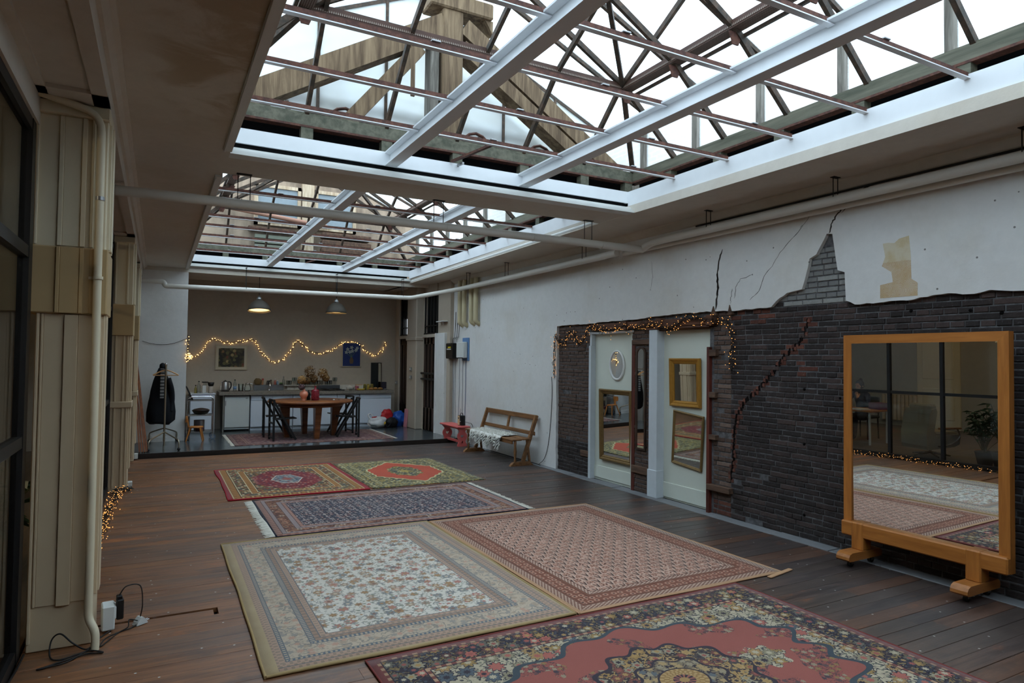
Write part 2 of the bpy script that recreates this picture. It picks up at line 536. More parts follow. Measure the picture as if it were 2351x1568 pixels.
def build_floor():
    fl = empty('floor', kind='structure', label='worn dark brown plank floor of the big hall', cat='floor')
    MB().box(-.62, 5.5, -3.0, 11.7, -.12, -.035).build('subfloor', MT['black_gap'], fl)
    W = .1225
    mb = MB(); c = .0018; w = W - .0032
    vs = [(0, 0, -.035), (1, 0, -.035), (1, w, -.035), (0, w, -.035), (0, 0, -c), (1, 0, -c), (1, w, -c), (0, w, -c), (0, c, 0), (1, c, 0), (1, w - c, 0), (0, w - c, 0)]
    fs = [(3, 2, 1, 0), (0, 1, 5, 4), (2, 3, 7, 6), (4, 5, 9, 8), (6, 7, 11, 10), (8, 9, 10, 11), (1, 2, 6, 10, 9, 5), (3, 0, 4, 8, 11, 7)]
    mb._add(vs, fs)
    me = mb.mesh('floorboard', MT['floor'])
    rg = random.Random(3)
    k0 = int((-2.9 - 2.156) / W)
    k = k0
    while True:
        y = 2.156 + k * W
        if y + W > 11.66: break
        if abs(y - 4.4835) < .07:                       # the loose board by the pillar
            cuts = [-.60, .345, .372, 5.07]
            link('floorboard', me, fl, (cuts[0], y, -.004), (0, 0, 0), (cuts[1] - cuts[0], .80, 1))
            link('floorboard', me, fl, (cuts[2], y, 0), (0, 0, 0), (cuts[3] - cuts[2], 1, 1))
        else:
            if rg.random() < .12 or y < 0: cuts = [-.60, 5.07]
            elif rg.random() < .75: cuts = [-.60, rg.uniform(.6, 4.4), 5.07]
            else:
                a = rg.uniform(.3, 2.0); cuts = [-.60, a, a + rg.uniform(1.4, 2.6), 5.07]
            for a, b in zip(cuts[:-1], cuts[1:]):
                link('floorboard', me, fl, (a, y, rg.uniform(-.0022, .0002)), (rg.uniform(-.006, .006), 0, 0), (b - a - .002, 1, 1))
        k += 1
build_floor()

def build_kerb():
    t = empty('trim_1', kind='structure', label='pale stone strip between floorboards and the right wall', cat='floor strip')
    rg = random.Random(5)
    y = -2.9
    while y < 11.6:
        L = rg.uniform(.45, .95); L = min(L, 11.64 - y)
        if L < .08: break
        MB().cbox(5.072, 5.245, y + .003, y + L - .003, -.05, .004 + rg.uniform(-.003, .003), .003).build('kerb_stone', MT['concrete'], t)
        y += L
build_kerb()

def build_platform():
    g = G('dark_grey_epoxy'); p = g.pos(); n = g.noise(p, 1.4, 5.0, .6); n2 = g.noise(p, 20.0, 3.0)
    m = g.bsdf(g.mix(n.smooth(.35, .7), C(60, 66, 70), C(82, 86, 86)), n2 * .12 + .13, 0, .6, n2, .05, .003)
    pf = empty('floor_kitchen', kind='structure', label='raised glossy dark grey kitchen floor at the back', cat='floor')
    MB().box(-1.2, 5.5, 11.685, 15.3, -.1, .07).build('slab', m, pf)
    MB().cbox(-.62, 5.22, 11.66, 11.69, -.01, .0705, .003).build('riser', plain('dark_riser', C(40, 32, 28), .5, 0, .3, .2), pf, label='dark edge board of the kitchen step')
build_platform()

# ------------------------------------------------------------------ right wall: plaster above, bare brick below
# lower edge of the plaster, as (y, z), from the far end towards the viewer
PL = [(8.2, 2.095), (7.9, 2.105), (7.55, 2.10), (7.3, 2.10), (6.9, 2.115), (6.4, 2.11), (5.9, 2.135), (5.5, 2.14), (5.06, 2.135), (4.754, 2.125), (4.52, 2.135), (4.36, 2.135),
      (4.30, 2.19), (4.18, 2.255), (4.02, 2.275), (3.985, 2.37), (3.955, 2.47), (3.94, 2.545), (3.87, 2.575), (3.835, 2.63), (3.79, 2.70), (3.765, 2.745), (3.71, 2.735), (3.69, 2.60),
      (3.675, 2.50), (3.66, 2.41), (3.594, 2.385), (3.588, 2.25), (3.583, 2.14), (3.50, 2.10), (3.293, 2.102), (3.11, 2.107), (3.01, 2.106), (2.86, 2.13), (2.756, 2.135), (2.66, 2.118), (2.578, 2.115), (2.48, 2.135), (2.41, 2.125), (2.277, 2.112), (1.9, 2.12), (1.2, 2.11), (-3.0, 2.11)]

def plaster_edge(y):
    for (a, za), (b, zb) in zip(PL[:-1], PL[1:]):
        if b <= y <= a: return za + (zb - za) * (a - y) / max(1e-6, a - b)
    return 2.1

def brick_mats():
    def mk(name, a, b, c):
        g = G(name); p = g.pos(); r = g.rnd()
        n = g.noise(p, 9.0, 4.0, .6); n2 = g.noise(p, 45.0, 3.0, .65)
        col = g.mix((r * .6 + n * .6).smooth(.35, .85), a, b)
        col = g.mix(n2.smooth(.60, .75) * .5, col, c)
        return g.bsdf(g.val(col, n2 * .5 + .75), .85, 0, .2, n2 + n * .6, .55, .006)
    MT['brick_dark'] = mk('sooty_black_brick', C(46, 41, 40), C(72, 60, 57), C(92, 88, 88))
    MT['brick_brown'] = mk('brown_grey_brick', C(84, 68, 60), C(112, 94, 84), C(128, 118, 110))
    MT['brick_grey'] = mk('grey_mortar_smeared_brick', C(118, 118, 116), C(146, 146, 142), C(100, 92, 88))
    MT['brick_red'] = mk('broken_red_brick', C(78, 48, 40), C(108, 68, 56), C(132, 118, 108))
    g = G('grey_lime_mortar'); p = g.pos(); n = g.noise(p, 16.0, 5.0, .65)
    MT['mortar'] = g.bsdf(g.mix(n.smooth(.35, .7), C(72, 70, 71), C(104, 103, 104)), .9, 0, .15, n, .6, .006)
brick_mats()

CRACK = [(3.98, 2.0), (4.02, 1.84), (4.13, 1.74), (4.22, 1.68), (4.36, 1.52), (4.55, 1.33), (4.72, 1.20), (4.80, 1.07), (4.85, .86), (4.86, .62), (4.90, .35)]
def crack_dist(y, z):
    d = 9.
    for (a, b), (c, e) in zip(CRACK[:-1], CRACK[1:]):
        vx, vz = c - a, e - b
        t = max(0, min(1, ((y - a) * vx + (z - b) * vz) / (vx * vx + vz * vz)))
        d = min(d, math.hypot(y - a - t * vx, z - b - t * vz))
    return d

def build_wall_right():
    w = empty('wall_right', kind='structure', label='long right wall, white plaster above bare dark brick', cat='wall')
    mb = MB()
    for a, b in ((-3.0, 5.19), (6.12, 6.50), (7.40, 12.2)):
        mb.box(WX - .0075, 5.42, a, b, -.1, 1.99)
    mb.box(WX - .0075, 5.42, -3.0, 12.2, 1.99, 3.3)
    mb.box(5.36, 5.42, 5.1, 7.5, -.1, 2.0)
    mb.build('mortar_bed', MT['mortar'], w)
    rg = random.Random(11)
    poly = [(12.05, -.02), (8.2, -.02)]
    # roughen the edge
    pl = []
    for (a, za), (b, zb) in zip(PL[:-1], PL[1:]):
        n = max(1, int(math.hypot(a - b, za - zb) / .045)) if a > .8 else 1
        for k in range(n):
            t = k / n
            pl.append((a + (b - a) * t, za + (zb - za) * t + (rg.uniform(-.006, .006) if k else 0)))
    pl.append(PL[-1])
    # vertical ragged edge beside the brick, from the floor up
    e = [(8.2 + rg.uniform(-.01, .01), z * .1) for z in range(1, 21)]
    poly += e + pl + [(-3.0, CEIL + .05), (12.05, CEIL + .05)]
    MB().prism(poly, 'x', 5.172, WX - .006).build('plaster', MT['plaster'], w, label='cracked white plaster with a broken lower edge')
    # peeled patch with old patterned wallpaper
    g = G('old_patterned_wallpaper'); p = g.pos(); x, y, z = g.sep(p)
    v = g.voro(g.xyz(y, z, 0.0), 11.0, .5); n = g.noise(p, 9.0, 4.0)
    ring = (abs((v['Distance'] * 38.0).sin()) > .72) * (z < 2.42)
    col = g.mix(n.smooth(.35, .65), C(196, 178, 142), C(206, 196, 172))
    col = g.mix(ring * .75, col, C(176, 134, 96))
    mw = g.bsdf(col, .85, 0, .2, n, .3, .004)
    patch = [(3.255, 2.579), (3.21, 2.58), (3.16, 2.57), (3.12, 2.60), (3.044, 2.612), (3.03, 2.45), (3.026, 2.27), (2.978, 2.235), (2.979, 2.135), (3.10, 2.135), (3.278, 2.135), (3.278, 2.243), (3.173, 2.258), (3.184, 2.34), (3.263, 2.395), (3.235, 2.47)]
    MB().prism(patch, 'x', 5.1705, 5.18).build('wallpaper_patch', mw, w, label='peeled plaster patch showing beige patterned wallpaper')
    # cracks in the plaster
    ck = plain('crack_shadow', C(62, 56, 52), .9, 0, .1, .1)
    def crack(pts, wd):
        b = MB(); L = []; R = []
        P = []
        for (y0, z0), (y1, z1) in zip(pts[:-1], pts[1:]):
            for k in range(4):
                t = k / 4
                P.append((y0 + (y1 - y0) * t + rg.uniform(-.006, .006), z0 + (z1 - z0) * t + rg.uniform(-.006, .006)))
        P.append(pts[-1])
        for i, (y, z) in enumerate(P):
            a = P[max(0, i - 1)]; c = P[min(len(P) - 1, i + 1)]
            d = math.hypot(c[0] - a[0], c[1] - a[1]) or 1
            nx, nz = -(c[1] - a[1]) / d, (c[0] - a[0]) / d
            ww = wd * rg.uniform(.4, 1.0) * (.3 if i in (0, len(P) - 1) else 1)
            L.append((y + nx * ww, z + nz * ww)); R.append((y - nx * ww, z - nz * ww))
        b.prism(L + R[::-1], 'x', 5.1712, 5.175)
        b.build('crack', ck, w)
    crack([(3.74, 2.74), (3.72, 2.82), (3.68, 2.88), (3.63, 2.93), (3.61, 3.00), (3.50, 3.04), (3.40, 3.07), (3.25, 3.10)], .008)
    crack([(3.62, 2.90), (3.54, 2.98), (3.42, 3.03), (3.30, 3.06)], .003)
    crack([(4.98, 2.78), (5.03, 2.66), (5.05, 2.50), (5.04, 2.38), (5.06, 2.26), (5.075, 2.15)], .014)
    crack([(5.05, 2.55), (5.055, 2.42), (5.04, 2.30)], .010)
    crack([(4.85, 2.36), (4.86, 2.28), (4.87, 2.20)], .004)
    crack([(4.00, 2.86), (4.12, 2.76), (4.26, 2.64), (4.35, 2.52), (4.45, 2.44), (4.5, 2.30), (4.62, 2.22)], .003)
    crack([(3.92, 2.98), (3.96, 2.90), (4.04, 2.84)], .003)
    crack([(4.58, 2.47), (4.74, 2.44), (4.8, 2.36), (4.82, 2.25)], .003)
    crack([(3.20, 3.05), (3.17, 2.98)], .006)
    crack([(2.4, 3.02), (2.3, 2.98), (2.2, 2.97)], .003)
    crack([(6.1, 2.8), (6.08, 2.6), (6.12, 2.45)], .0022)
    # ------------- bricks, one by one
    H = .0505
    bm = MB(); c = .004
    vs = [(0, 0, 0), (0, 1, 0), (0, 1, H - .009), (0, 0, H - .009)]
    def unit(mat):
        # front faces -x; y runs 0..0.2 before scaling
        L = .2; h = H - .010
        b = MB()
        f = [(-.016, c, c), (-.016, L - c, c), (-.016, L - c, h - c), (-.016, c, h - c)]
        e = [(-.011, 0, 0), (-.011, L, 0), (-.011, L, h), (-.011, 0, h)]
        k = [(.03, 0, 0), (.03, L, 0), (.03, L, h), (.03, 0, h)]
        b._add(f + e + k, [(3, 2, 1, 0)] + [(i, (i + 1) % 4, 4 + (i + 1) % 4, 4 + i) for i in range(4)] + [(4 + i, 4 + (i + 1) % 4, 8 + (i + 1) % 4, 8 + i) for i in range(4)])
        return b.mesh('brick', MT[mat])
    meshes = {m: unit(m) for m in ('brick_dark', 'brick_brown', 'brick_grey', 'brick_red')}
    items = []          # (mesh key, x, y, z, length)
    regions = [(1.1, 4.885, 'brick_dark'), (4.89, 5.125, 'brick_brown'), (6.125, 6.495, 'brick_brown'), (7.405, 8.195, 'brick_brown')]
    for (y0, y1, mat) in regions:
        row = 0; z = .012
        while z < 2.72:
            L = .1025 if row % 2 else .2075
            y = y0 - (rg.uniform(.01, .09) if row % 2 else rg.uniform(0, .2)) * (1 if y1 - y0 > .5 else .4)
            while y < y1 - .02:
                a, b = max(y, y0), min(y + L - .009, y1)
                y += L
                if b - a < .03: continue
                cy, cz = (a + b) / 2, z + H / 2
                if mat == 'brick_dark':
                    lim = max(plaster_edge(a), plaster_edge(b), plaster_edge(cy))
                else: lim = 2.10
                if z > lim + .01 or z > 2.62: continue
                m = mat; x = WX + .002 + rg.uniform(-.004, .004)
                if mat == 'brick_dark':
                    if z > 2.10 and 3.5 < cy < 4.3: m = 'brick_grey'
                    d = crack_dist(cy, cz)
                    if d < .03: m = 'brick_red'; x += .003
                    if cz > 1.98 and cy > 4.3 and rg.random() < .45: m = 'brick_red'
                    if abs(cy - 4.02) < .055 and 1.42 < cz < 1.66: m = 'brick_red'; x += .003
                    if cy > 4.0 and cz < .5: x += rg.uniform(-.004, .004)
                    if cy > 4.3 and cz < .35 and rg.random() < .03: continue
                elif mat == 'brick_brown':
                    if cy > 7 and cz < .45: m = 'brick_dark'
                    if cy < 5.2 and cz < .18: m = 'brick_red'
                    x += rg.uniform(-.003, .004)
                items.append((m, x, a, z, b - a))
            z += H; row += 1
    def size(it):
        m, x, y, z, L = it
        d = Vector((x, y + L / 2, z - 1.6)); r = d.length
        if 2.2 < y < 3.5 and .2 < z < 1.85: return 0.0       # behind the standing mirror
        if y < 2.25: return 0.0                              # outside the picture
        return L * H * (x / r) / (r * r)
    items.sort(key=size, reverse=True)
    for m, x, y, z, L in items[:300]:
        link('brick', meshes[m], w, (x, y, z), (0, rg.uniform(-.01, .01), 0), (1, L / .2, 1))
    for key in meshes:
        b = MB()
        src = meshes[key]
        cs = [tuple(v.co) for v in src.vertices]; fs = [tuple(p.vertices) for p in src.polygons]
        for m, x, y, z, L in items[300:]:
            if m == key: b._add([(x + q[0], y + q[1] * L / .2, z + q[2]) for q in cs], fs)
        if b.v: b.build('bricks_rest', MT[key], w, kind='stuff')
    # the stepped crack through the brick: dark gap with broken red edges
    gap = plain('crack_gap', C(20, 15, 14), .95, 0, .1, .2); deb = MT['brick_red']
    for (a0, b0), (a1, b1) in zip(CRACK[:-1], CRACK[1:]):
        L = math.hypot(a1 - a0, b1 - b0); n = max(2, int(L / .035))
        for k in range(n):
            t = (k + rg.random() * .5) / n
            y, z = a0 + (a1 - a0) * t + rg.uniform(-.012, .012), b0 + (b1 - b0) * t
            wd = .006 + .007 * sin(pi * min(1, max(0, (1.9 - z) / 1.6)))
            MB().prism([(y - wd, z - .02), (y + wd * .6, z - .028), (y + wd, z + .012), (y - wd * .4, z + .026)], 'x', WX - .0175, WX).build('crack', gap, w)
            if rg.random() < .7:
                s_ = rg.choice((-1, 1)); yy = y + s_ * (wd + .012)
                MB().prism([(yy - .016, z - .018), (yy + .014, z - .014), (yy + .010, z + .014), (yy - .012, z + .018)], 'x', WX - .021, WX).build('broken_brick', deb, w)
    # soot, mortar smears and holes in the brick
    hole = plain('drill_hole', C(10, 8, 8), .9, 0, .1, .05)
    for y, z in ((4.02, 1.36), (4.02, .86), (4.02, .22), (3.66, 1.30), (3.63, .78), (2.62, 2.00), (2.42, 1.97), (3.45, .06), (3.44, .17), (3.05, 2.02)):
        MB().lathe([(.013, 0), (.013, .02)], 8, M=T(WX - .016, y, z) @ Ry(pi / 2)).build('drill_hole', hole, w)
    # ------------- timber blocking left in the old doorways
    def blk(n, y0, y1, z0, z1, x0, m='rough_wood'):
        MB().cbox(x0, 5.27, y0, y1, z0, z1, .004).build(n, MT[m], w)
    blk('wood_block', 7.40, 7.60, .28, .36, 5.19)
    blk('wood_block', 5.06, 5.16, 1.66, 1.73, 5.16)
    blk('wood_block', 5.07, 5.16, 1.22, 1.28, 5.16)
    blk('wood_block', 5.06, 5.16, .78, .83, 5.16)
    blk('wood_block', 4.86, 5.18, .25, .31, 5.15)
    blk('wood_block', 6.14, 6.47, .23, .32, 5.18)
    blk('wood_block', 6.14, 6.49, 1.80, 1.86, 5.19)
    MB().cbox(5.17, 5.27, 5.16, 5.20, .0, 1.76, .003).build('door_post', MT['red_wood'], w)
    MB().cbox(5.20, 5.27, 6.44, 6.50, .0, 1.80, .003).build('door_post', MT['red_wood'], w)
    # lintel
    b = MB().cbox(5.165, 5.25, 5.06, 7.34, 2.00, 2.085, .006)
    b.box(5.155, 5.25, 5.15, 6.2, 1.975, 1.995)
    b.build('lintel', MT['rust_beam'], w, label='rusty wooden lintel above the two boarded doors')
    for y in (5.10, 5.9, 6.55): blk('wood_block', y, y + .09, 1.99, 2.10, 5.14, 'rust_beam')
    MB().prism([(5.06, 2.09), (5.14, 2.09), (5.10, 2.19)], 'x', 5.16, 5.20).build('lintel_stub', MT['rough_wood'], w)
    MB().prism([(4.84, 2.09), (4.90, 2.09), (4.875, 2.19)], 'x', 5.16, 5.20).build('lintel_stub', MT['rough_wood'], w)
    return w
build_wall_right()

def build_doors():
    d = empty('door_1', kind='structure', label='boarded doorway painted pale cream, left one with oval mirror', cat='door')
    b = MB().box(5.27, 5.30, 6.50, 7.40, .0, 1.97)
    b.build('panel', MT['door_paint'], d)
    MB().cbox(5.258, 5.272, 6.52, 7.36, .03, .19, .003).build('skirting', MT['door_paint'], d)
    MB().cbox(5.19, 5.30, 7.36, 7.41, .0, 1.80, .003).build('casing', MT['casing'], d)
    MB().cbox(5.20, 5.30, 7.36, 7.40, 1.80, 1.97, .003).build('casing', MT['casing'], d)
    MB().cbox(5.22, 5.30, 6.495, 6.535, .0, 1.97, .003).build('casing', MT['door_paint'], d)
    MB().cbox(5.20, 5.30, 6.47, 7.42, 1.955, 1.985, .003).build('casing', MT['casing'], d)
    d = empty('door_2', kind='structure', label='boarded doorway painted pale cream, right one with gilt mirrors', cat='door')
    MB().box(5.27, 5.30, 5.18, 6.13, .0, 1.97).build('panel', MT['door_paint'], d)
    MB().cbox(5.258, 5.272, 5.22, 5.98, .02, .19, .003).build('skirting', MT['door_paint'], d)
    MB().cbox(5.16, 5.28, 5.98, 6.125, .0, 1.97, .004).build('casing', MT['casing'], d)
    MB().cbox(5.15, 5.265, 5.968, 6.135, .0, .32, .004).build('casing_plinth', MT['casing'], d)
    MB().cbox(5.19, 5.28, 5.18, 6.10, 1.955, 1.98, .003).build('casing', MT['rough_wood'], d)
    MB().cbox(5.2, 5.28, 5.195, 5.215, .0, .25, .003).build('casing', MT['casing'], d)
build_doors()

# ------------------------------------------------------------------ kitchen shell, near and office walls
def build_walls():
    # back wall of the kitchen, and the painted pier that juts out on the left
    MB().box(-1.2, 5.5, 15.05, 15.25, 0, 3.3).build('wall_back', MT['plaster_kitchen'], kind='structure', label='cream back wall of the kitchen', cat='wall')
    # lower half of the kitchen pier has slightly proud painted brick
    w = empty('wall_pier', kind='structure', label='white painted pier left of the kitchen', cat='wall')
    MB().box(-.32, .455, 13.19, 15.06, .06, 3.3).build('pier', MT['jut'], w)
    MB().box(-.32, -.06, 13.175, 13.20, .07, .19).build('skirting_board', MT['jut'], w)
    MB().box(-.06, .30, 13.16, 13.20, .07, .15).build('skirting_board', MT['jut'], w)
    MB().box(-1.2, -.32, 13.3, 13.4, 0, 3.3).build('wall_left_back', MT['jut'], kind='structure', label='white wall in the far left corner', cat='wall')
    # kitchen right-hand wall with two tall doors
    w = empty('wall_kitchen_right', kind='structure', label='cream kitchen side wall with two dark glazed doors', cat='wall')
    m = MT['plaster_kitchen']
    mb = MB()
    mb.box(5.10, 5.42, 12.05, 12.70, 0, 3.3); mb.box(5.06, 5.42, 13.41, 14.12, 0, 3.3); mb.box(5.0, 5.42, 14.78, 15.1, 0, 3.3)
    mb.box(5.06, 5.42, 12.69, 13.42, 2.98, 3.3); mb.box(5.0, 5.42, 14.1, 14.79, 2.98, 3.3)
    mb.build('wall_face', m, w)
    MB().cbox(5.045, 5.16, 12.22, 12.69, .06, 2.12, .008).build('door_lining', MT['plaster'], w)
    MB().cbox(5.03, 5.16, 12.63, 12.71, .06, 2.12, .008).build('door_casing', MT['plaster'], w)
    MB().cbox(4.90, 5.16, 13.46, 14.06, .06, 3.2, .02).build('pilaster', m, w)
    MB().cbox(4.88, 5.16, 13.44, 14.08, 1.98, 2.06, .015).build('pilaster_band', m, w)
    MB().cbox(4.96, 5.16, 14.78, 15.06, .06, 3.2, .02).build('pilaster', m, w)
    for y0, y1, x in ((12.70, 13.42, 5.065), (14.12, 14.78, 4.99)):
        MB().cbox(x - .03, x + .12, y0 - .02, y1 + .02, 2.04, 2.11, .005).build('transom_bar', m, w)
build_walls()

def kitchen_door(n, y0, y1, x, label, lit):
    wood = MT['dark_door']
    d = empty('door_%d' % n, kind='structure', label=label, cat='door')
    MB().box(x + .05, x + .07, y0, y1, .07, 2.05).build('leaf', wood, d)
    st = MB()
    for y in (y0, y0 + .20, y1 - .30, y1 - .10):
        st.cbox(x + .01, x + .06, y, y + .10, .07, 2.04, .006)
    st.cbox(x + .01, x + .06, y0, y1, .07, .55, .006); st.cbox(x + .01, x + .06, y0, y1, 1.9, 2.04, .006)
    st.build('stile', wood, d)
    MB().box(x + .035, x + .04, y0 + .02, y1 - .02, .55, 1.9).build('pane', MT['dark_pane'], d)
    t = empty('window_%d' % n, kind='structure', label=('bright' if lit else 'dark') + ' barred transom window above the ' + ('far' if lit else 'near') + ' kitchen door', cat='window')
    MB().box(x + .08, x + .085, y0, y1, 2.11, 2.98).build('pane', MT['dark_pane'], t)
    if lit:
        MB().box(x + .06, x + .062, y0 + .05, y1 - .2, 2.13, 2.50).build('lit_pane', MT['lit_pane'], t)
    for y in [y0 + k * (y1 - y0) / 4 for k in range(5)]:
        MB().box(x + .02, x + .045, y - .012, y + .012, 2.11, 2.98).build('window_bar', MT['black_steel'], t)
    MB().box(x, x + .06, y0, y1, 2.09, 2.14).build('window_sill', MT['black_steel'], t)
    MB().box(x + .02, x + .045, y0, y1, 2.28, 2.30).build('window_bar', MT['black_steel'], t)
MT['dark_door'] = mat_wood('dark_brown_door_wood', C(34, 22, 18), C(56, 36, 28), 'z', .45, 1.0)
MT['dark_pane'] = plain('dark_door_glass', C(28, 34, 36), .12, 0, .5, .1)
MT['lit_pane'] = emit('daylit_transom_glass', (.85, .93, 1.0, 1), 1.1)
kitchen_door(3, 12.71, 13.41, 5.055, 'dark brown glazed door nearest the hall, with crossbars', False)
kitchen_door(4, 14.12, 14.78, 4.985, 'dark brown glazed door beside the kitchen worktop', True)
b = MB().tube([(5.03, 12.72, 1.28), (5.03, 13.46, 1.28)], .022, 8); b.tube([(5.03, 12.72, 1.16), (5.03, 13.46, 1.16)], .022, 8)
b.build('door_crossbars', MT['black_steel'], bpy.data.objects['door_3'])

# ------------------------------------------------------------------ ceiling with the two skylight openings
OP = dict(x0=.455, x1=4.41, n0=-1.8, n1=5.50, f0=6.13, f1=13.45, x1f=4.64)
def build_ceiling():
    c = empty('ceiling', kind='structure', label='stained off-white ceiling around the skylights', cat='ceiling')
    m = MT['ceiling']; z0, z1 = CEIL, 3.262
    mb = MB()
    mb.box(-6.0, OP['x0'], -3.1, 15.3, z0, z1)
    mb.prism([(OP['x1'], -3.1), (5.45, -3.1), (5.45, 15.3), (OP['x1f'], 15.3), (OP['x1f'], 13.45), (OP['x1'], 5.9)], 'z', z0, z1)
    mb.box(OP['x0'], OP['x1'] + .3, OP['f1'], 15.3, z0, z1)
    mb.box(OP['x0'], OP['x1'], -3.1, OP['n0'], z0, z1)
    mb.build('ceiling_slab', m, c)
    MB().box(OP['x0'], OP['x1'] + .05, OP['n1'], OP['f0'], z0 + .001, z0 + .02).build('cross_beam_soffit', m, c, label='plain beam soffit between the two skylights')
    # moulded lip along the left edge
    b = MB()
    b.box(OP['x0'] - .055, OP['x0'] + .004, -1.8, 5.40, z0 - .016, z0 + .01)
    b.box(OP['x0'] - .055, OP['x0'] + .004, 6.2, 13.4, z0 - .016, z0 + .01)
    b.box(OP['x0'] - .052, OP['x0'] - .040, -1.8, 5.38, z0 - .028, z0)
    b.box(OP['x0'] - .052, OP['x0'] - .040, 6.25, 13.3, z0 - .028, z0)
    b.build('edge_moulding', MT['trim_white'], c)
    # rounded lip on the right and far edges
    r = .034
    MB().tube([(OP['x1'] + r, -1.8, z0 + r), (OP['x1'] + r, 5.52, z0 + r)], r, 14).build('rounded_edge', MT['trim_white'], c)
    MB().tube(arc([(OP['x1'] + r + .0, 6.12, z0 + r), (OP['x1f'] + r * .8, 13.43, z0 + r), (OP['x0'] - .02, 13.47, z0 + r)], .06), r, 14).build('rounded_edge', MT['trim_white'], c)
    # stepped ledge of the cross beam, facing the viewer
    b = MB()
    b.box(OP['x0'], OP['x1'], 5.485, 5.62, z0 + .0, z0 + .02); b.box(OP['x0'], OP['x1'], 5.515, 5.64, z0 + .02, z0 + .045); b.box(OP['x0'], OP['x1'], 5.54, 5.64, z0 + .045, z0 + .068)
    b.build('ledge_moulding', MT['trim_white'], c)
    b = MB()
    b.box(OP['x0'], OP['x1f'], 13.10, 13.46, z0 + .04, z0 + .09)
    b.build('ledge_moulding', MT['trim_white'], c)
    # beam over the row of pillars on the left
    bm = empty('trim_2', kind='structure', label='panelled plaster beam running over the left pillars', cat='beam')
    b = MB().box(-.62, -.27, -3.0, 13.3, 3.0, CEIL + .02)
    b.box(-.62, -.545, -3.0, 13.3, 2.978, 3.0); b.box(-.345, -.27, -3.0, 13.3, 2.978, 3.0)
    for y in (-.6, 4.2, 8.75, 11.3): b.box(-.62, -.27, y - .1, y + .5, 2.978, 3.0)
    b.build('beam', MT['ceiling'], bm)
    MB().prism([(-.27, CEIL), (-.27, 3.10), (-.25, 3.10), (-.225, 3.14), (-.20, 3.15), (-.20, CEIL)], 'y', -3.0, 13.2).build('cornice', MT['ceiling'], bm)
    MB().box(-.62, 5.3, 13.18, 13.2, 3.1, CEIL).build('cornice', MT['ceiling'], bm)
    MB().prism([(5.172, CEIL), (5.172, 3.09), (5.15, 3.10), (5.09, 3.155), (5.08, CEIL)], 'y', -3.0, 12.05).build('cornice', MT['ceiling'], bm)
build_ceiling()
MB().tube([(5.155, -2.9, 3.082), (5.155, 5.35, 3.082)], .009, 6).build('ceiling_line', MT['cable'], label='black line running where the right wall meets the ceiling', cat='cable')  # thin black tube drawn for the dark line along the wall top
# ------------------------------------------------------------------ skylights: steel frames of the inner ceiling lights
def ibeam(x, y0, y1, z0, z1, w, par):
    t = .013
    zm = (z0 + z1) / 2
    prof = [(-w / 2, z0), (w / 2, z0), (w / 2, z0 + t), (.006, z0 + t + .006), (.006, z1 - t - .006), (w / 2, z1 - t), (w / 2, z1), (-w / 2, z1), (-w / 2, z1 - t), (-.006, z1 - t - .006), (-.006, z0 + t + .006), (-w / 2, z0 + t)]
    dx = x[1] - x[0]
    b = MB()
    n = len(prof)
    vs = [(x[0] + p[0], y0, p[1]) for p in prof] + [(x[1] + p[0], y1, p[1]) for p in prof]
    fs = [tuple(range(n))[::-1], tuple(range(n, 2 * n))] + [(i, (i + 1) % n, n + (i + 1) % n, n + i) for i in range(n)]
    b._add(vs, fs)
    b.build('steel_beam', MT['steel_white'], par)

def inner_light(name, label, y0, y1, xs, xr, bars, beams):
    w = empty(name, kind='structure', label=label, cat='skylight')
    x0 = xs
    # white upstand boards all round
    zt, zb = 3.425, 3.262
    for nm, b in (('near', MB().box(x0, xr[0], y0 - .03, y0, zb, zt)),
                  ('left', MB().box(x0 - .03, x0, y0, y1, zb, zt))):
        b.build('upstand_board', MT['steel_white'], w)
    b = MB()
    b._add([(xr[0], y0, zb), (xr[0] + .03, y0, zb), (xr[1] + .03, y1, zb), (xr[1], y1, zb), (xr[0], y0, zt), (xr[0] + .03, y0, zt), (xr[1] + .03, y1, zt), (xr[1], y1, zt)],
           [(3, 2, 1, 0), (4, 5, 6, 7), (0, 1, 5, 4), (1, 2, 6, 5), (2, 3, 7, 6), (3, 0, 4, 7)])
    b.build('upstand_board', MT['steel_white'], w)
    MB().box(x0, xr[1], y1, y1 + .03, 3.302, zt).build('upstand_board', MT['steel_white'], w)
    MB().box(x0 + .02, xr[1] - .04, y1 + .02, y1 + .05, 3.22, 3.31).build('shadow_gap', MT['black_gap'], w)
    for bx in beams: ibeam(bx, y0, y1 + .004, 3.298, 3.424, .108, w)
    rg = random.Random(int(y1 * 10))
    for y in bars:
        t = (y - y0) / (y1 - y0)
        xrr = xr[0] + (xr[1] - xr[0]) * t
        ends = [x0 - .005] + [b[0] + (b[1] - b[0]) * t for b in beams] + [xrr + .005]
        for i in range(3):
            a, c = ends[i] + (.008 if i else 0), ends[i + 1] - (.008 if i < 2 else 0)
            bar = MB().box(a, c, y - .006, y + .006, 3.400, 3.436).build('glazing_bar', MT['rust'], w)
            MB().box(a, c, y - .019, y + .019, 3.394, 3.4005).build('bar_flange', MT['steel_white'], bar)
            if rg.random() < .85:
                xc = a + (c - a) * rg.uniform(.3, .7)
                MB().cbox(xc - .028, xc + .028, y - .016, y + .012, 3.436, 3.448, .003).build('glass_clip', MT['alu'], bar)
    return w

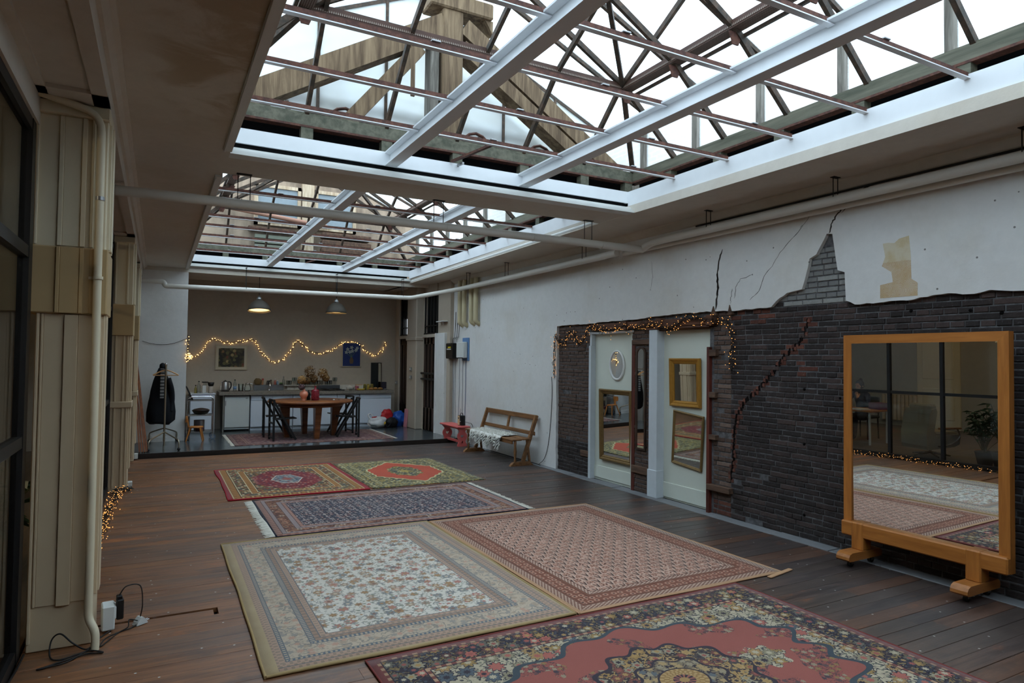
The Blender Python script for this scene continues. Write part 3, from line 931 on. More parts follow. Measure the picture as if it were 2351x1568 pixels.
NB = [4.90, 4.21, 3.54, 2.91, 2.24, 1.56, .88, .2, -.5, -1.2]
FB = [6.95, 7.75, 8.50, 9.27, 9.98, 10.83, 11.63, 12.40]
win_n = inner_light('window_1', 'near skylight frame, white steel beams with rust-brown glazing bars', -1.75, 5.62, .478, (4.43, 4.43), NB, ((1.78, 1.78), (3.125, 3.125)))
win_f = inner_light('window_2', 'far skylight frame, white steel beams with close rust-brown bars', 6.2, 13.12, .478, (4.43, 4.60), FB, ((1.79, 1.82), (3.14, 3.235)))
MB().bar((2.43, 5.5, 3.40), (2.43, 5.62, 3.41), .02, .02).build('stay_bar', MT['alu'], win_n)
b = MB().bar((2.36, 5.60, 3.43), (2.47, 4.92, 3.425), .03, .02); b.build('stay_bar', MT['rust'], win_n)
b = MB().bar((2.5, 13.1, 3.43), (2.6, 12.42, 3.425), .03, .02); b.build('stay_bar', MT['rust'], win_f)

# ------------------------------------------------------------------ roof lantern: curbs, trusses, steel ribs and glass above
def lantern(y0, y1, feet_x, feet_y, name, label):
    """y0..y1: inner curb, nearer to farther"""
    L = empty(name, kind='structure', label=label, cat='roof')
    xl, xr = .30, 4.60
    gt, rs, ds = MT['green_timber'], MT['rust'], MT['dark_steel']
    zr0, zr1 = 3.565, 3.66
    # timber rails on short posts, black boards painting the shade of the vents
    for a in ((xr, 'y'), (xl, 'y')):
        x = a[0]
        MB().box(x - .045, x + .05, y0, y1, zr0, zr1).build('curb_rail', gt, L)
        MB().box(x - .030, x + .03, y0, y1, zr1, zr1 + .022).build('curb_cap', gt, L)
        MB().box(x - .055, x + .03, y0, y1, zr0 - .018, zr0).build('curb_lip', rs, L)
        for y in feet_y:
            MB().box(x - .05, x + .03, y - .045 + .05, y + .055 + .05, 3.42, zr0).build('curb_post', gt, L)
        sgn = 1 if x > 2 else -1
        MB().box(x + sgn * .10 - .01, x + sgn * .10 + .01, y0, y1, 3.30, 3.68).build('vent_shade_board', MT['black_gap'], L)
    for y, s in ((y1, 1), (y0, -1)):
        MB().box(xl, xr, y - .045, y + .05, zr0, zr1).build('curb_rail', gt, L)
        MB().box(xl, xr, y - .030, y + .03, zr1, zr1 + .022).build('curb_cap', gt, L)
        MB().box(xl, xr, y - .055, y + .03, zr0 - .018, zr0).build('curb_lip', rs, L)
        for x in feet_x + [4.50]:
            MB().box(x - .05, x + .05, y - .05, y + .03, 3.42, zr0).build('curb_post', gt, L)
        MB().box(xl, xr, y + s * .10 - .01, y + s * .10 + .01, 3.30, 3.68).build('vent_shade_board', MT['black_gap'], L)
    # ring of perforated channel
    ins = .62; zR = 4.25
    ax, bx, ay, by = xl + ins, xr - ins, y0 + ins, y1 - ins
    for x in (ax, bx):
        b = MB().box(x - .055, x + .055, ay, by, zR - .012, zR + .0); b.box(x - .06, x - .05, ay, by, zR, zR + .05); b.box(x + .05, x + .06, ay, by, zR, zR + .05)
        b.build('ring_channel', MT['perforated'], L)
        MB().box(x + (.075 if x > 2 else -.1), x + (.1 if x > 2 else -.075), ay, by, zR - .05, zR - .025).build('ring_rod', ds, L)
    for y in (ay, by):
        b = MB().box(ax, bx, y - .055, y + .055, zR - .012, zR); b.box(ax, bx, y - .06, y - .05, zR, zR + .05); b.box(ax, bx, y + .05, y + .06, zR, zR + .05)
        b.build('ring_channel', MT['perforated'], L)
    def rib(p, q, w=.034, h=.05): MB().bar(p, q, w, h).build('rib', ds, L)
    zf = zr1 + .01
    xm = (xl + xr) / 2; zT = 5.12
    for y in feet_y:
        for x, xx in ((xr, bx), (xl, ax)):
            rib((x, y, zf), (xx, y, zR)); rib((xx, y, zR), (xm, y, zT))
            MB().prism([(xx - .07, zR - .03), (xx + .07, zR - .03), (xx + .03, zR - .13), (xx - .03, zR - .13)], 'y', y - .006, y + .006).build('gusset', rs, L)
    for x in feet_x:
        for y, yy, d in ((y1, by, -1), (y0, ay, 1)):
            rib((x, y, zf), (x, yy, zR)); rib((x, yy, zR), (x, yy + d * 1.15, 4.88))
    for x, xx in ((xr, bx), (xl, ax)):
        for y, yy, d in ((y1, by, -1), (y0, ay, 1)):
            rib((x, y, zf), (xx, yy, zR), .05, .05)
            rib((xx, yy, zR), (xm, yy + d * 1.5, zT), .04, .05)
    return L

g = G('perforated_rust_channel'); p = g.pos()
v = g.voro(g.scale(p, 1, 1, .2), 60.0, 0.0, dim='3D'); n = g.noise(p, 12.0, 4.0)
MT['perforated'] = g.bsdf(g.mix((v['Distance'] < .3) * .55, g.mix(n, C(58, 42, 36), C(92, 64, 52)), C(186, 176, 162)), .6, 0, .3)

lantern(-1.75, 5.75, [1.07, 1.77, 2.46, 3.19, 3.92], [5.075, 4.40, 3.706, 2.998, 2.275, 1.55, .83, .1, -.6, -1.2], 'roof_lantern', 'dark steel ribs and timber curb above the near skylight')
lantern(6.30, 13.35, [1.07, 1.77, 2.46, 3.19, 3.92], [6.9, 7.7, 8.5, 9.3, 10.1, 10.9, 11.7, 12.5], 'roof_lantern', 'dark steel ribs and timber curb above the far skylight')

def outer_roof():
    R = empty('roof', kind='structure', label='weathered glass gable roof over both skylights', cat='roof')
    gt, gl = MT['grey_timber'], MT['roof_glass']
    xl, xr, xm = -.05, 4.92, 2.44
    ze, zr = 4.46, 5.62
    ys = [5.11 - .84 * 8 + .84 * k for k in range(19)]
    y0, y1 = ys[0], ys[-1]
    for x, s in ((xr, 1), (xl, -1)):
        MB().cbox(x - .10, x + .06, y0, y1, 3.70, 3.765, .008).build('window_sill', MT['old_timber'], R)
        MB().cbox(x - .02, x + .10, y0, y1, 3.60, 3.70, .008).build('window_sill', gt, R)
        MB().cbox(x - .05, x + .05, y0, y1, ze - .08, ze + .02, .008).build('eaves_plate', gt, R)
        for a in ys: MB().cbox(x - .035, x + .035, a - .035, a + .035, 3.76, ze - .07, .006).build('window_post', gt, R)
        for a, c in zip(ys[:-1], ys[1:]):
            MB().box(x + .01, x + .014, a + .035, c - .035, 3.765, ze - .08).build('window_pane', gl, R)
        for a, c in zip(ys[:-1], ys[1:]):
            b = MB(); h = .004
            b._add([(x, a + .02, ze + .04), (x, c - .02, ze + .04), (xm, c - .02, zr), (xm, a + .02, zr), (x, a + .02, ze + .04 + h), (x, c - .02, ze + .04 + h), (xm, c - .02, zr + h), (xm, a + .02, zr + h)],
                   [(3, 2, 1, 0), (4, 5, 6, 7), (0, 1, 5, 4), (1, 2, 6, 5), (2, 3, 7, 6), (3, 0, 4, 7)])
            b.build('glass_pane', gl, R)
        for a in ys: MB().bar((x, a, ze + .03), (xm, a, zr - .01), .035, .05).build('glazing_bar', MT['dark_steel'], R)
    MB().cbox(xm - .04, xm + .04, y0, y1, zr - .06, zr + .04, .01).build('ridge_bar', MT['dark_steel'], R)
    # milky glass end behind the truss
    def roof_z(x): return ze + .02 + (zr - ze) * (1 - abs(x - xm) / (xr - xm))
    xs = [xl + (xr - xl) * k / 7 for k in range(8)]
    for a, c in zip(xs[:-1], xs[1:]):
        pts = [(a + .015, 3.66), (c - .015, 3.66), (c - .015, roof_z(c - .015))] + ([(xm, roof_z(xm))] if a < xm < c else []) + [(a + .015, roof_z(a + .015))]
        MB().prism(pts, 'y', 6.78, 6.784).build('end_pane', MT['milky'], R)
    for a in xs[1:-1]: MB().box(a - .015, a + .015, 6.765, 6.80, 3.66, roof_z(a) - .02).build('end_bar', MT['dark_steel'], R)
    # king-post truss of old timber between the two skylights
    t = MT['old_timber']; Y0, Y1 = 5.93, 6.12
    def beam(n, p, q, w, d=(Y0, Y1)):
        p, q = Vector((p[0], 0, p[1])), Vector((q[0], 0, q[1]))
        u = (q - p).normalized(); nn = Vector((-u.z, 0, u.x)) * w / 2
        MB().prism([((p + nn).x, (p + nn).z), ((q + nn).x, (q + nn).z), ((q - nn).x, (q - nn).z), ((p - nn).x, (p - nn).z)], 'y', d[0], d[1]).build(n, t, R)
    MB().cbox(2.385, 2.60, Y0 - .01, Y1 + .01, 3.62, 5.06, .012).build('king_post', t, R)
    MB().cbox(2.27, 2.36, Y0 + .02, Y1, 3.66, 4.72, .008).build('king_post_board', MT['grey_timber'], R)
    MB().cbox(2.24, 2.92, Y0 - .04, Y1 + .04, 5.04, 5.20, .015).build('ridge_block', t, R)
    MB().prism([(2.84, 5.04), (2.93, 5.04), (2.93, 4.90)], 'y', Y0, Y1).build('ridge_bracket', t, R)
    beam('truss_rafter', (.45, 3.72), (2.42, 4.90), .20)
    beam('truss_strut', (1.45, 3.72), (2.16, 4.60), .13)
    beam('truss_rafter', (4.56, 3.70), (2.62, 4.92), .17)
    beam('truss_strut', (4.20, 3.72), (2.60, 4.72), .13)
    MB().box(.0, 4.9, 5.86, 6.2, 3.43, 3.62).build('tie_beam', MT['grey_timber'], R)
    # hanging slat and cord
    MB().cbox(2.02, 2.06, 5.80, 5.82, 4.05, 4.52, .004).build('hanging_slat', t, R)
    MB().tube([(2.04, 5.81, 4.52), (2.05, 5.81, 4.75)], .004, 5).build('hanging_cord', MT['cable'], R)
    return R
outer_roof()

def arches():
    """bent iron brackets and perforated trays that lie on the curb behind the cross beam"""
    A = empty('roof_brackets', kind='structure', label='bent iron brackets and perforated trays beyond the near skylight', cat='bracket')
    for xc in (1.55, 2.95, 3.75):
        for dy in (0., .35):
            pts = [(xc - .32 + .64 * k / 8, 6.35 + dy, 3.72 + .30 * sin(pi * k / 8)) for k in range(9)]
            MB().tube(pts, .016, 6).build('bracket', MT['rust'], A)
        MB().box(xc - .34, xc + .34, 6.40, 6.62, 3.97, 3.982).build('tray', MT['perforated'], A)
        MB().bar((xc - .36, 6.4, 3.98), (xc + .4, 6.42, 3.94), .03, .03).build('bracket', MT['rust'], A)
arches()

def outside():
    """neighbouring facades seen through the roof glass"""
    g = G('old_facade_render'); p = g.pos(); x, y, z = g.sep(p)
    n = g.noise(p, 1.6, 6.0, .65); n2 = g.noise(g.scale(p, 6, 1, .7), 1.2, 4.0)
    m = g.bsdf(g.mix((n * .6 + n2 * .5).smooth(.4, .75), C(150, 134, 116), C(108, 96, 84)), .9, 0, .2, n, .3, .01)
    F = empty('wall_outside_back', kind='structure', label='stained beige facade behind the far skylight', cat='wall')
    MB().box(-.6, 5.2, 14.3, 14.6, 3.35, 5.75).build('facade', m, F)
    fr = mat_wood('peeling_window_frame', C(150, 130, 104), C(196, 180, 156), 'z', .8)
    gls = plain('grey_wired_glass', C(120, 132, 138), .25, 0, .5, .12, 20)
    for xa, xb, za, zb in ((1.66, 2.58, 4.30, 5.15), (2.86, 3.75, 4.30, 5.15)):
        wd = empty('facade_window', (0, 0, 0), parent=F)
        b = MB(); t = .07
        b.box(xa, xb, 14.22, 14.31, za, za + t); b.box(xa, xb, 14.22, 14.31, zb - t, zb); b.box(xa, xa + t, 14.22, 14.31, za, zb); b.box(xb - t, xb, 14.22, 14.31, za, zb)
        b.build('window_frame', fr, wd)
        MB().box(xa + t, xb - t, 14.26, 14.27, za + t, zb - t).build('pane', gls, wd)
    MB().cbox(2.60, 2.84, 14.16, 14.31, 3.6, 5.6, .01).build('facade_post', fr, F)
    MB().box(1.55, 2.45, 14.14, 14.31, 4.16, 4.24).build('facade_sill', MT['rough_wood'], F)
    MB().tube([(.5, 14.1, 4.62), (3.1, 14.1, 4.36)], .045, 8).build('downpipe', plain('rusty_pipe', C(150, 110, 92), .7), F)
    dk = MT['rough_wood']
    for k in range(4):
        MB().cbox(3.0, 4.05, 14.05, 14.3, 3.66 + k * .16, 3.76 + k * .16, .012).build('roller_shutter', dk, F)
    b = MB()
    for k in range(4): b.box(1.68, 2.4, 14.2, 14.3, 3.72 + k * .1, 3.79 + k * .1)
    b.build('louvre', plain('green_grey_louvre', C(108, 112, 98), .7), F)
    MB().box(-.2, 4.8, 13.5, 14.3, 3.45, 3.56).build('lead_gutter', plain('old_lead', C(86, 84, 80), .7), F)
    # pale brick side wall of the next building
    g = G('pale_painted_brick'); p = g.pos(); x, y, z = g.sep(p)
    row = (z * (1 / .075)).floor()
    zz = (z * (1 / .075)).fract(); yy = (y * (1 / .24) + row * .5).fract()
    mort = ((zz < .13) + (yy < .05)).clamp()
    m2 = g.bsdf(g.mix(mort, C(178, 172, 162), C(224, 222, 216)), .85, 0, .2)
    MB().box(6.6, 6.8, 4.9, 14.3, 2.0, 5.3).build('wall_outside_right', m2, kind='structure', label='pale brick wall of the next building, seen through glass', cat='wall')
outside()
# ------------------------------------------------------------------ pillars on the left
def pillar(y, label, fine):
    P = empty('pillar', kind='structure', label=label, cat='pillar')
    wb, ww, wt = MT['pillar_beige'], MT['pillar_white'], MT['pillar_band']
    x0, x1, d = -.585, -.285, .33
    MB().cbox(x0, x1, y, y + d, 0, 1.84, .006).build('shaft', wb, P)
    MB().cbox(x0 - .02, x1 + .012, y - .012, y + d, 1.84, 2.975, .006).build('shaft', ww, P, label='white upper part of the pillar')
    MB().cbox(x0 - .045, x1 + .026, y - .03, y + d + .02, 1.82, 2.185, .006).build('band', wt, P, label='tan painted belt around the pillar')
    MB().cbox(x0 - .06, x1 + .02, y - .05, y + d + .05, 2.905, 2.976, .006).build('capital', ww, P)
    s = MB()
    if fine:
        # lower mouldings on the face turned to the viewer
        for a, b, o, z0, z1 in ((-.580, -.566, .016, .05, 1.82), (-.560, -.548, .012, .24, 1.82), (-.455, -.392, .022, .235, 1.815), (-.548, -.455, .007, .24, 1.82), (-.392, -.318, .007, .245, 1.82), (-.316, -.304, .016, .2, 1.82)):
            s.cbox(a, b, y - o, y + .01, z0, z1, .0025)
        s.build('lath', wb, P)
        s = MB()
        for a, b, o in ((-.602, -.590, .028), (-.500, -.478, .024), (-.395, -.372, .030), (-.350, -.335, .024)):
            s.cbox(a, b, y - o, y + .01, 2.19, 2.905, .0025)
        s.cbox(-.478, -.395, y - .018, y, 2.19, 2.905, .0025)
        s.build('lath', ww, P)
        s = MB()
        for a, b, o in ((-.500, -.482, .042), (-.392, -.374, .042), (-.482, -.392, .036), (-.345, -.30, .036)):
            s.cbox(a, b, y - o, y + .01, 1.822, 2.183, .0025)
        s.build('lath', wt, P)
    # mouldings on the side turned to the hall
    s = MB()
    for a, b, o in ((.03, .06, .016), (.09, .20, .022), (.24, .28, .016)):
        s.cbox(x1 - .01, x1 + o, y + a, y + b, .26, 1.82, .003)
    s.build('lath', wb, P)
    s = MB()
    for a, b, o in ((.03, .05, .028), (.10, .20, .034), (.25, .28, .028)):
        s.cbox(x1 - .01, x1 + o, y + a, y + b, 2.19, 2.905, .003)
    s.build('lath', ww, P)
    if not fine:
        s = MB()
        for a, b, o in ((-.56, -.54, .014), (-.44, -.42, .014), (-.36, -.34, .014), (-.32, -.305, .014)):
            s.cbox(a, b, y - o, y + .01, .05, 1.82, .003)
        s.build('lath', wb, P)
        s = MB()
        for a, b, o in ((-.58, -.56, .026), (-.46, -.44, .026), (-.34, -.32, .026)):
            s.cbox(a, b, y - o, y + .01, 2.19, 2.92, .003)
        s.build('lath', ww, P)
        MB().cbox(x0 + .08, x1 + .03, y - .03, y + d, .98, 1.05, .005).build('rail', wb, P)
    return P
pillar(4.33, 'tall cream pillar nearest the camera, with vertical mouldings and tan belt', True)
pillar(8.90, 'second cream pillar along the left side, halfway to the kitchen', False)
pillar(11.38, 'third cream pillar, beside the kitchen step', False)

# ------------------------------------------------------------------ black steel and glass partition between the pillars
def partition(n, y0, y1, mull, label):
    P = empty('window_%d' % n, kind='structure', label=label, cat='partition')
    x = -.50; k = MT['black_steel']
    MB().box(x - .03, x + .03, y0, y1, .0, .075).build('bottom_rail', k, P)
    for z in (1.06, 2.12, 2.84): MB().box(x - .02, x + .02, y0, y1, z - .022, z + .022).build('cross_rail', k, P)
    MB().box(x - .025, x + .025, y0, y1, 2.90, 2.99).build('top_rail', k, P)
    ys = [y0] + list(mull) + [y1]
    for y in ys: MB().box(x - .028, x + .028, y - .024, y + .024, .05, 2.98).build('mullion', k, P)
    for a, b in zip(ys[:-1], ys[1:]):
        for z0, z1 in ((.075, 1.038), (1.082, 2.098), (2.142, 2.9)):
            MB().box(x - .003, x + .003, a + .024, b - .024, z0, z1).build('pane', MT['pane'], P)
partition(5, 4.70, 8.88, (5.49, 6.29, 7.09, 7.89), 'black steel glass partition between the first two pillars')
partition(6, 9.25, 11.36, (9.95, 10.65), 'black steel glass partition between second and third pillar')
def partition_near():
    P = empty('window_7', kind='structure', label='black steel frame of the partition left of the near pillar', cat='partition')
    k = MT['black_steel']; x = -.63
    ys = [4.24, 3.3, 2.4, 1.5, .6, -.3, -1.2, -2.1]
    for y in ys: MB().box(x - .028, x + .028, y - .05, y + .05, 0, 2.9).build('mullion', k, P)
    for z in (.04, 1.14, 2.13, 2.80): MB().box(x - .025, x + .025, -2.9, 4.3, z - .03, z + .03).build('cross_rail', k, P)
    for a, b in zip(ys[1:], ys[:-1]): MB().box(x - .003, x + .003, a + .05, b - .05, .07, 2.77).build('pane', MT['pane'], P)
    MB().box(x - .04, x + .04, -2.9, 4.3, 2.83, 3.0).build('head', MT['ceiling'], P)
partition_near()
MB().box(-.66, -.30, 11.7, 13.35, 2.2, 3.1).build('wall_left_end', MT['jut'], kind='structure', label='white wall panel above the corner by the kitchen step', cat='wall')

# ------------------------------------------------------------------ the office behind the partition (seen in the mirrors)
def office():
    MB().box(-6.0, -.62, -3.1, 13.3, -.10, -.002).build('floor_office', mat_wood('office_floor_boards', C(84, 72, 58), C(110, 94, 76), 'y', .45, .5), kind='structure', label='brown floor of the office behind the glass', cat='floor')
    m = mat_plaster('office_wall_paint', C(168, 162, 150), C(150, 144, 132), .8, .3, spots=False)
    MB().box(-5.6, -5.4, -3.1, 13.3, 0, 3.2).build('wall_left', m, kind='structure', label='cream far wall of the office', cat='wall')
    MB().box(-5.6, 5.45, -3.2, -3.0, 0, 3.3).build('wall_near', m, kind='structure', label='wall behind the camera', cat='wall')
    MB().box(-5.6, -.62, 13.2, 13.35, 0, 3.2).build('wall_office_end', m, kind='structure', label='end wall of the office', cat='wall')
    # door seen far left through the partition
    d = empty('door_5', kind='structure', label='cream panelled door inside the office', cat='door')
    MB().cbox(-5.42, -5.36, 7.6, 8.5, 0, 2.1, .01).build('leaf', MT['pillar_white'], d)
    for z0, z1 in ((.2, .9), (1.1, 1.95)): MB().cbox(-5.37, -5.345, 7.72, 8.38, z0, z1, .01).build('door_panel', MT['pillar_white'], d)
office()
# ------------------------------------------------------------------ rugs
class Rug:
    """node graph with rug coordinates: u, v in metres from the middle, d = distance to the edge"""
    def __init__(s, name, hu, hv):
        s.g = g = G(name); s.hu, s.hv = hu, hv
        s.p = g.obj(); s.u, s.v, _ = g.sep(s.p)
        s.P = g.xyz(s.u, s.v, 0.0)
        du = hu - abs(s.u); dv = hv - abs(s.v)
        s.d = du.min(dv)
        s.t = g.mix(du < dv, g.xyz(s.u, 0, 0), g.xyz(s.v, 0, 0))       # running coordinate along the border
        side = du < dv
        s.along = side * s.v + (1.0 - side) * s.u
        s.fine = g.noise(s.P, 260.0, 2.0, .7)
        s.worn = g.noise(s.P, 2.3, 4.0, .6)
    def flowers(s, scale, size=.34, petals=6.0, rand=.8, P=None):
        g = s.g
        vo = g.voro(P or s.P, scale, rand)
        diff = g.vm('SUBTRACT', P or s.P, vo['Position'])
        x, y, _ = g.sep(diff)
        r, gg, bb = g.sep(vo['Color'])
        ang = y.atan2(x)
        edge = (ang * petals + r * 6.0).sin() * .22 + 1.0
        rad = vo['Distance'] / edge
        sz = gg * .35 + .75
        k = rad / sz
        return k < size, k < size * .45, r, bb, (k > size) * (k < size * 1.18)
    def vines(s, scale, w=.03, P=None):
        n = s.g.noise(P or s.P, scale, 1.0, .5, 1.2)
        return (abs(n - .5) < w).clamp()
    def leaves(s, scale, size=.2, P=None):
        vo = s.g.voro(s.g.scale(P or s.P, 1.0, 1.6, 1), scale, 1.0)
        r, a, b = s.g.sep(vo['Color'])
        return (vo['Distance'] < size), r
    def bands(s, col, lst):
        """lst: (inner limit of the band, colour), from the outside inwards"""
        lo = 0.0
        for hi, c in lst:
            col = s.g.mix(s.d.band(lo - .001, hi), col, c); lo = hi
        return col
    def finish(s, col, rough=.95, gain=.84):
        g = s.g
        col = g.val(col, (s.fine * .5 + .75) * gain)
        col = g.val(col, s.worn * .24 + .88)
        return g.bsdf(col, rough, 0, .12, s.fine, .35, .003, Sheen_Weight=.15)

def floral(R, ground, cols, scale, size=.34, vine=None, leafc=None, P=None, vs=9.0, vw=.035, petals=6.0, eye=None, outline=None):
    g = R.g; col = ground
    if vine is not None: col = g.mix(R.vines(vs, vw, P), col, vine)
    if leafc is not None:
        lf, r = R.leaves(scale * 2.3, .22, P)
        col = g.mix(lf * (r > .35), col, leafc)
    fl, eyem, r, b, ol = R.flowers(scale, size, petals, P=P)
    if outline is not None: col = g.mix(ol, col, outline)
    col = g.mix(fl, col, g.pick(r, cols))
    if eye is not None: col = g.mix(eyem, col, g.pick(b, eye))
    return col

def rug_A():
    R = Rug('ivory_floral_rug', .92, 1.295); g = R.g
    pink, och, blu, sage, ivory = C(176, 120, 108), C(164, 128, 92), C(112, 122, 128), C(140, 140, 124), C(212, 202, 188)
    field = floral(R, ivory, [pink, och, C(160, 136, 116), C(184, 142, 124), C(128, 130, 130)], 10.5, .30, C(138, 136, 130), sage, vs=12.0, vw=.016, eye=[och, C(200, 180, 156), C(132, 96, 82)], outline=C(140, 132, 122), petals=7.0)
    field = floral_over(R, field, 19.0, .24, [pink, och, sage, C(150, 146, 140)])
    main = floral(R, C(188, 168, 146), [C(168, 148, 128), C(184, 146, 126), C(150, 142, 132)], 16.0, .30, C(140, 132, 122), C(164, 150, 132), vs=12.0, vw=.03)
    zig = (R.along.tri(.026) > .5)
    blue = g.mix(zig, C(98, 106, 116), C(178, 160, 138))
    guard = g.mix((R.along * 170.0).sin() * (R.d * 120.0).sin() > .1, C(178, 146, 126), C(150, 130, 112))
    brown = g.mix((R.along * 130.0).sin() > .2, C(160, 130, 110), C(136, 116, 102))
    col = field
    col = g.mix(R.d < .375, col, guard)
    col = g.mix(R.d < .335, col, brown)
    col = g.mix(R.d < .300, col, blue)
    col = g.mix(R.d < .270, col, main)
    col = g.mix(R.d < .135, col, blue)
    col = g.mix(R.d < .112, col, guard)
    for e in (.375, .335, .30, .27, .135, .112, .06):
        col = g.mix(R.d.band(e - .003, e + .003), col, C(108, 108, 110))
    n = g.noise(R.P, 7.0, 4.0)
    plainb = (R.u < -.856) + (R.d < .026)
    col = g.mix(plainb.clamp(), col, g.mix(n, C(176, 150, 112), C(192, 170, 134)))
    return R.finish(col)

def floral_over(R, col, scale, size, cols):
    fl, e, r, b, ol = R.flowers(scale, size, 5.0, 1.0)
    return R.g.mix(fl * (b > .45), col, R.g.pick(r, cols))

def rug_B():
    R = Rug('pink_lattice_rug', .925, 1.30); g = R.g
    base, dark, light, rust = C(180, 136, 116), C(78, 46, 38), C(204, 172, 152), C(132, 82, 60)
    a, b = .118, .150
    row = (R.v * (1 / b) * 2.0).floor()
    uu = (R.u * (1 / a) + row * .5).fract() - .5
    vv = (R.v * (2.0 / b)).fract() - .5
    vo = g.voro(R.P, 58.0, .9)
    r, q, w = g.sep(vo['Color'])
    body = (abs(uu) < .36) * (abs(vv) < .42)
    col = g.mix((vo['Distance'] < .42) * (r > .22) * body, base, g.pick(q, [dark, C(140, 88, 68), C(104, 62, 48), C(126, 80, 62), light]))
    col = g.mix((abs(vv) > .42) * (abs(uu) < .34) * .8, col, light)
    dash = abs(abs(uu) - .42 + vv * .16) < .055
    col = g.mix(dash * (abs(vv) < .42), col, C(82, 58, 50))
    col = g.mix((abs(abs(uu) - .34 + vv * .16) < .03) * (abs(vv) < .42), col, light)
    chain = g.mix((R.along * 150.0).sin() * ((R.d * 260.0).sin()) > .05, C(192, 160, 140), C(112, 70, 56))
    hexs = g.voro(g.xyz(R.along, R.d, 0.0), 17.0, .3)
    main = g.mix((hexs['Distance'] < .36), C(128, 78, 60), C(176, 128, 106))
    main = g.mix((hexs['Distance'] < .15), main, C(70, 42, 36))
    col = g.mix(R.d < .28, col, chain); col = g.mix(R.d < .235, col, rust)
    col = g.mix(R.d < .215, col, main); col = g.mix(R.d < .105, col, rust); col = g.mix(R.d < .09, col, chain)
    for e in (.28, .235, .215, .105, .09):
        col = g.mix(R.d.band(e - .003, e + .003), col, C(86, 52, 44))
    col = g.mix(R.d < .03, col, C(190, 150, 116))
    return R.finish(col)

def rug_C():
    R = Rug('red_medallion_rug', 1.355, .93); g = R.g
    red, cream, och, navy, blu = C(150, 84, 74), C(178, 164, 138), C(164, 130, 82), C(56, 48, 56), C(92, 104, 116)
    rose = C(166, 96, 84)
    border = floral(R, navy, [C(140, 112, 70), rose, C(150, 140, 116), C(104, 98, 86), C(96, 66, 62), C(58, 56, 66)], 13.0, .42, C(130, 108, 70), C(76, 84, 92), vs=17.0, vw=.045, eye=[cream, red, och], outline=C(24, 22, 30), petals=7.0)
    corner = floral(R, cream, [C(150, 122, 74), rose, C(140, 130, 104), C(84, 92, 98), C(160, 128, 84)], 10.0, .40, C(62, 60, 66), C(118, 118, 100), vs=17.0, vw=.035, eye=[rose, navy, cream], outline=navy, petals=8.0)
    # red ground with a scalloped outline
    au, av = abs(R.u) * (1 / .98), abs(R.v) * (1 / .60)
    an = R.v.atan2(R.u * .62)
    f = (au.pow(2.2) + av.pow(2.2)).pow(.4545) + (an * 16.0).sin() * .055 + (an * 6.0).cos() * .05
    spr = floral(R, red, [C(140, 112, 72), C(70, 58, 64), C(150, 136, 112), C(92, 70, 70)], 24.0, .36, C(84, 58, 60), C(90, 66, 66), vs=24.0, vw=.03)
    sm = g.noise(R.P, 3.6, 1.0)
    ground = g.mix(sm > .53, red, spr)
    col = g.mix(f < 1.0, corner, ground)
    col = g.mix(f.band(.985, 1.03), col, C(64, 72, 78))
    # medallion
    rr = (R.u * R.u * .82 + R.v * R.v * 1.15).sqrt()
    am = R.v.atan2(R.u)
    lob = rr / ((am * 12.0).cos() * .07 + 1.0)
    lob2 = rr / ((am * 8.0 + .4).cos() * .10 + 1.0)
    med = floral(R, C(58, 48, 50), [C(150, 118, 72), C(150, 140, 116), C(170, 138, 92), C(120, 74, 64), C(80, 70, 66)], 15.0, .46, och, C(150, 140, 112), vs=15.0, vw=.06, eye=[navy, och, red], outline=navy)
    col = g.mix(lob < .40, col, med)
    col = g.mix(lob.band(.385, .41), col, navy)
    petal = floral(R, C(128, 112, 88), [C(96, 100, 102), C(168, 140, 98), C(150, 136, 112)], 20.0, .44, navy, None, vs=20.0, vw=.05)
    col = g.mix(lob2 < .225, col, petal)
    col = g.mix(lob2.band(.214, .230), col, navy)
    col = g.mix(rr < .125, col, g.mix((am * 22.0).sin() * (rr * 130.0).sin() > .1, C(150, 116, 72), C(178, 146, 100)))
    col = g.mix(rr.band(.118, .128), col, navy)
    col = g.mix(rr < .055, col, g.mix((am * 12.0).sin() > 0.0, C(150, 92, 80), navy)); col = g.mix(rr < .025, col, och)
    # flower sprays left and right of the medallion
    pu = abs(R.u) - .58
    pa = R.v.atan2(pu)
    pr = (pu * pu + R.v * R.v * 1.3).sqrt() / ((pa * 7.0).cos() * .16 + 1.0)
    col = g.mix(pr < .13, col, corner)
    guard = g.mix((R.along * 110.0).sin() > 0.0, C(176, 140, 110), C(120, 70, 62))
    col = g.mix(R.d < .262, col, guard); col = g.mix(R.d < .235, col, border)
    col = g.mix(R.d < .062, col, guard); col = g.mix(R.d < .040, col, C(128, 70, 66))
    for e in (.262, .235, .062): col = g.mix(R.d.band(e - .003, e + .003), col, navy)
    return R.finish(col)

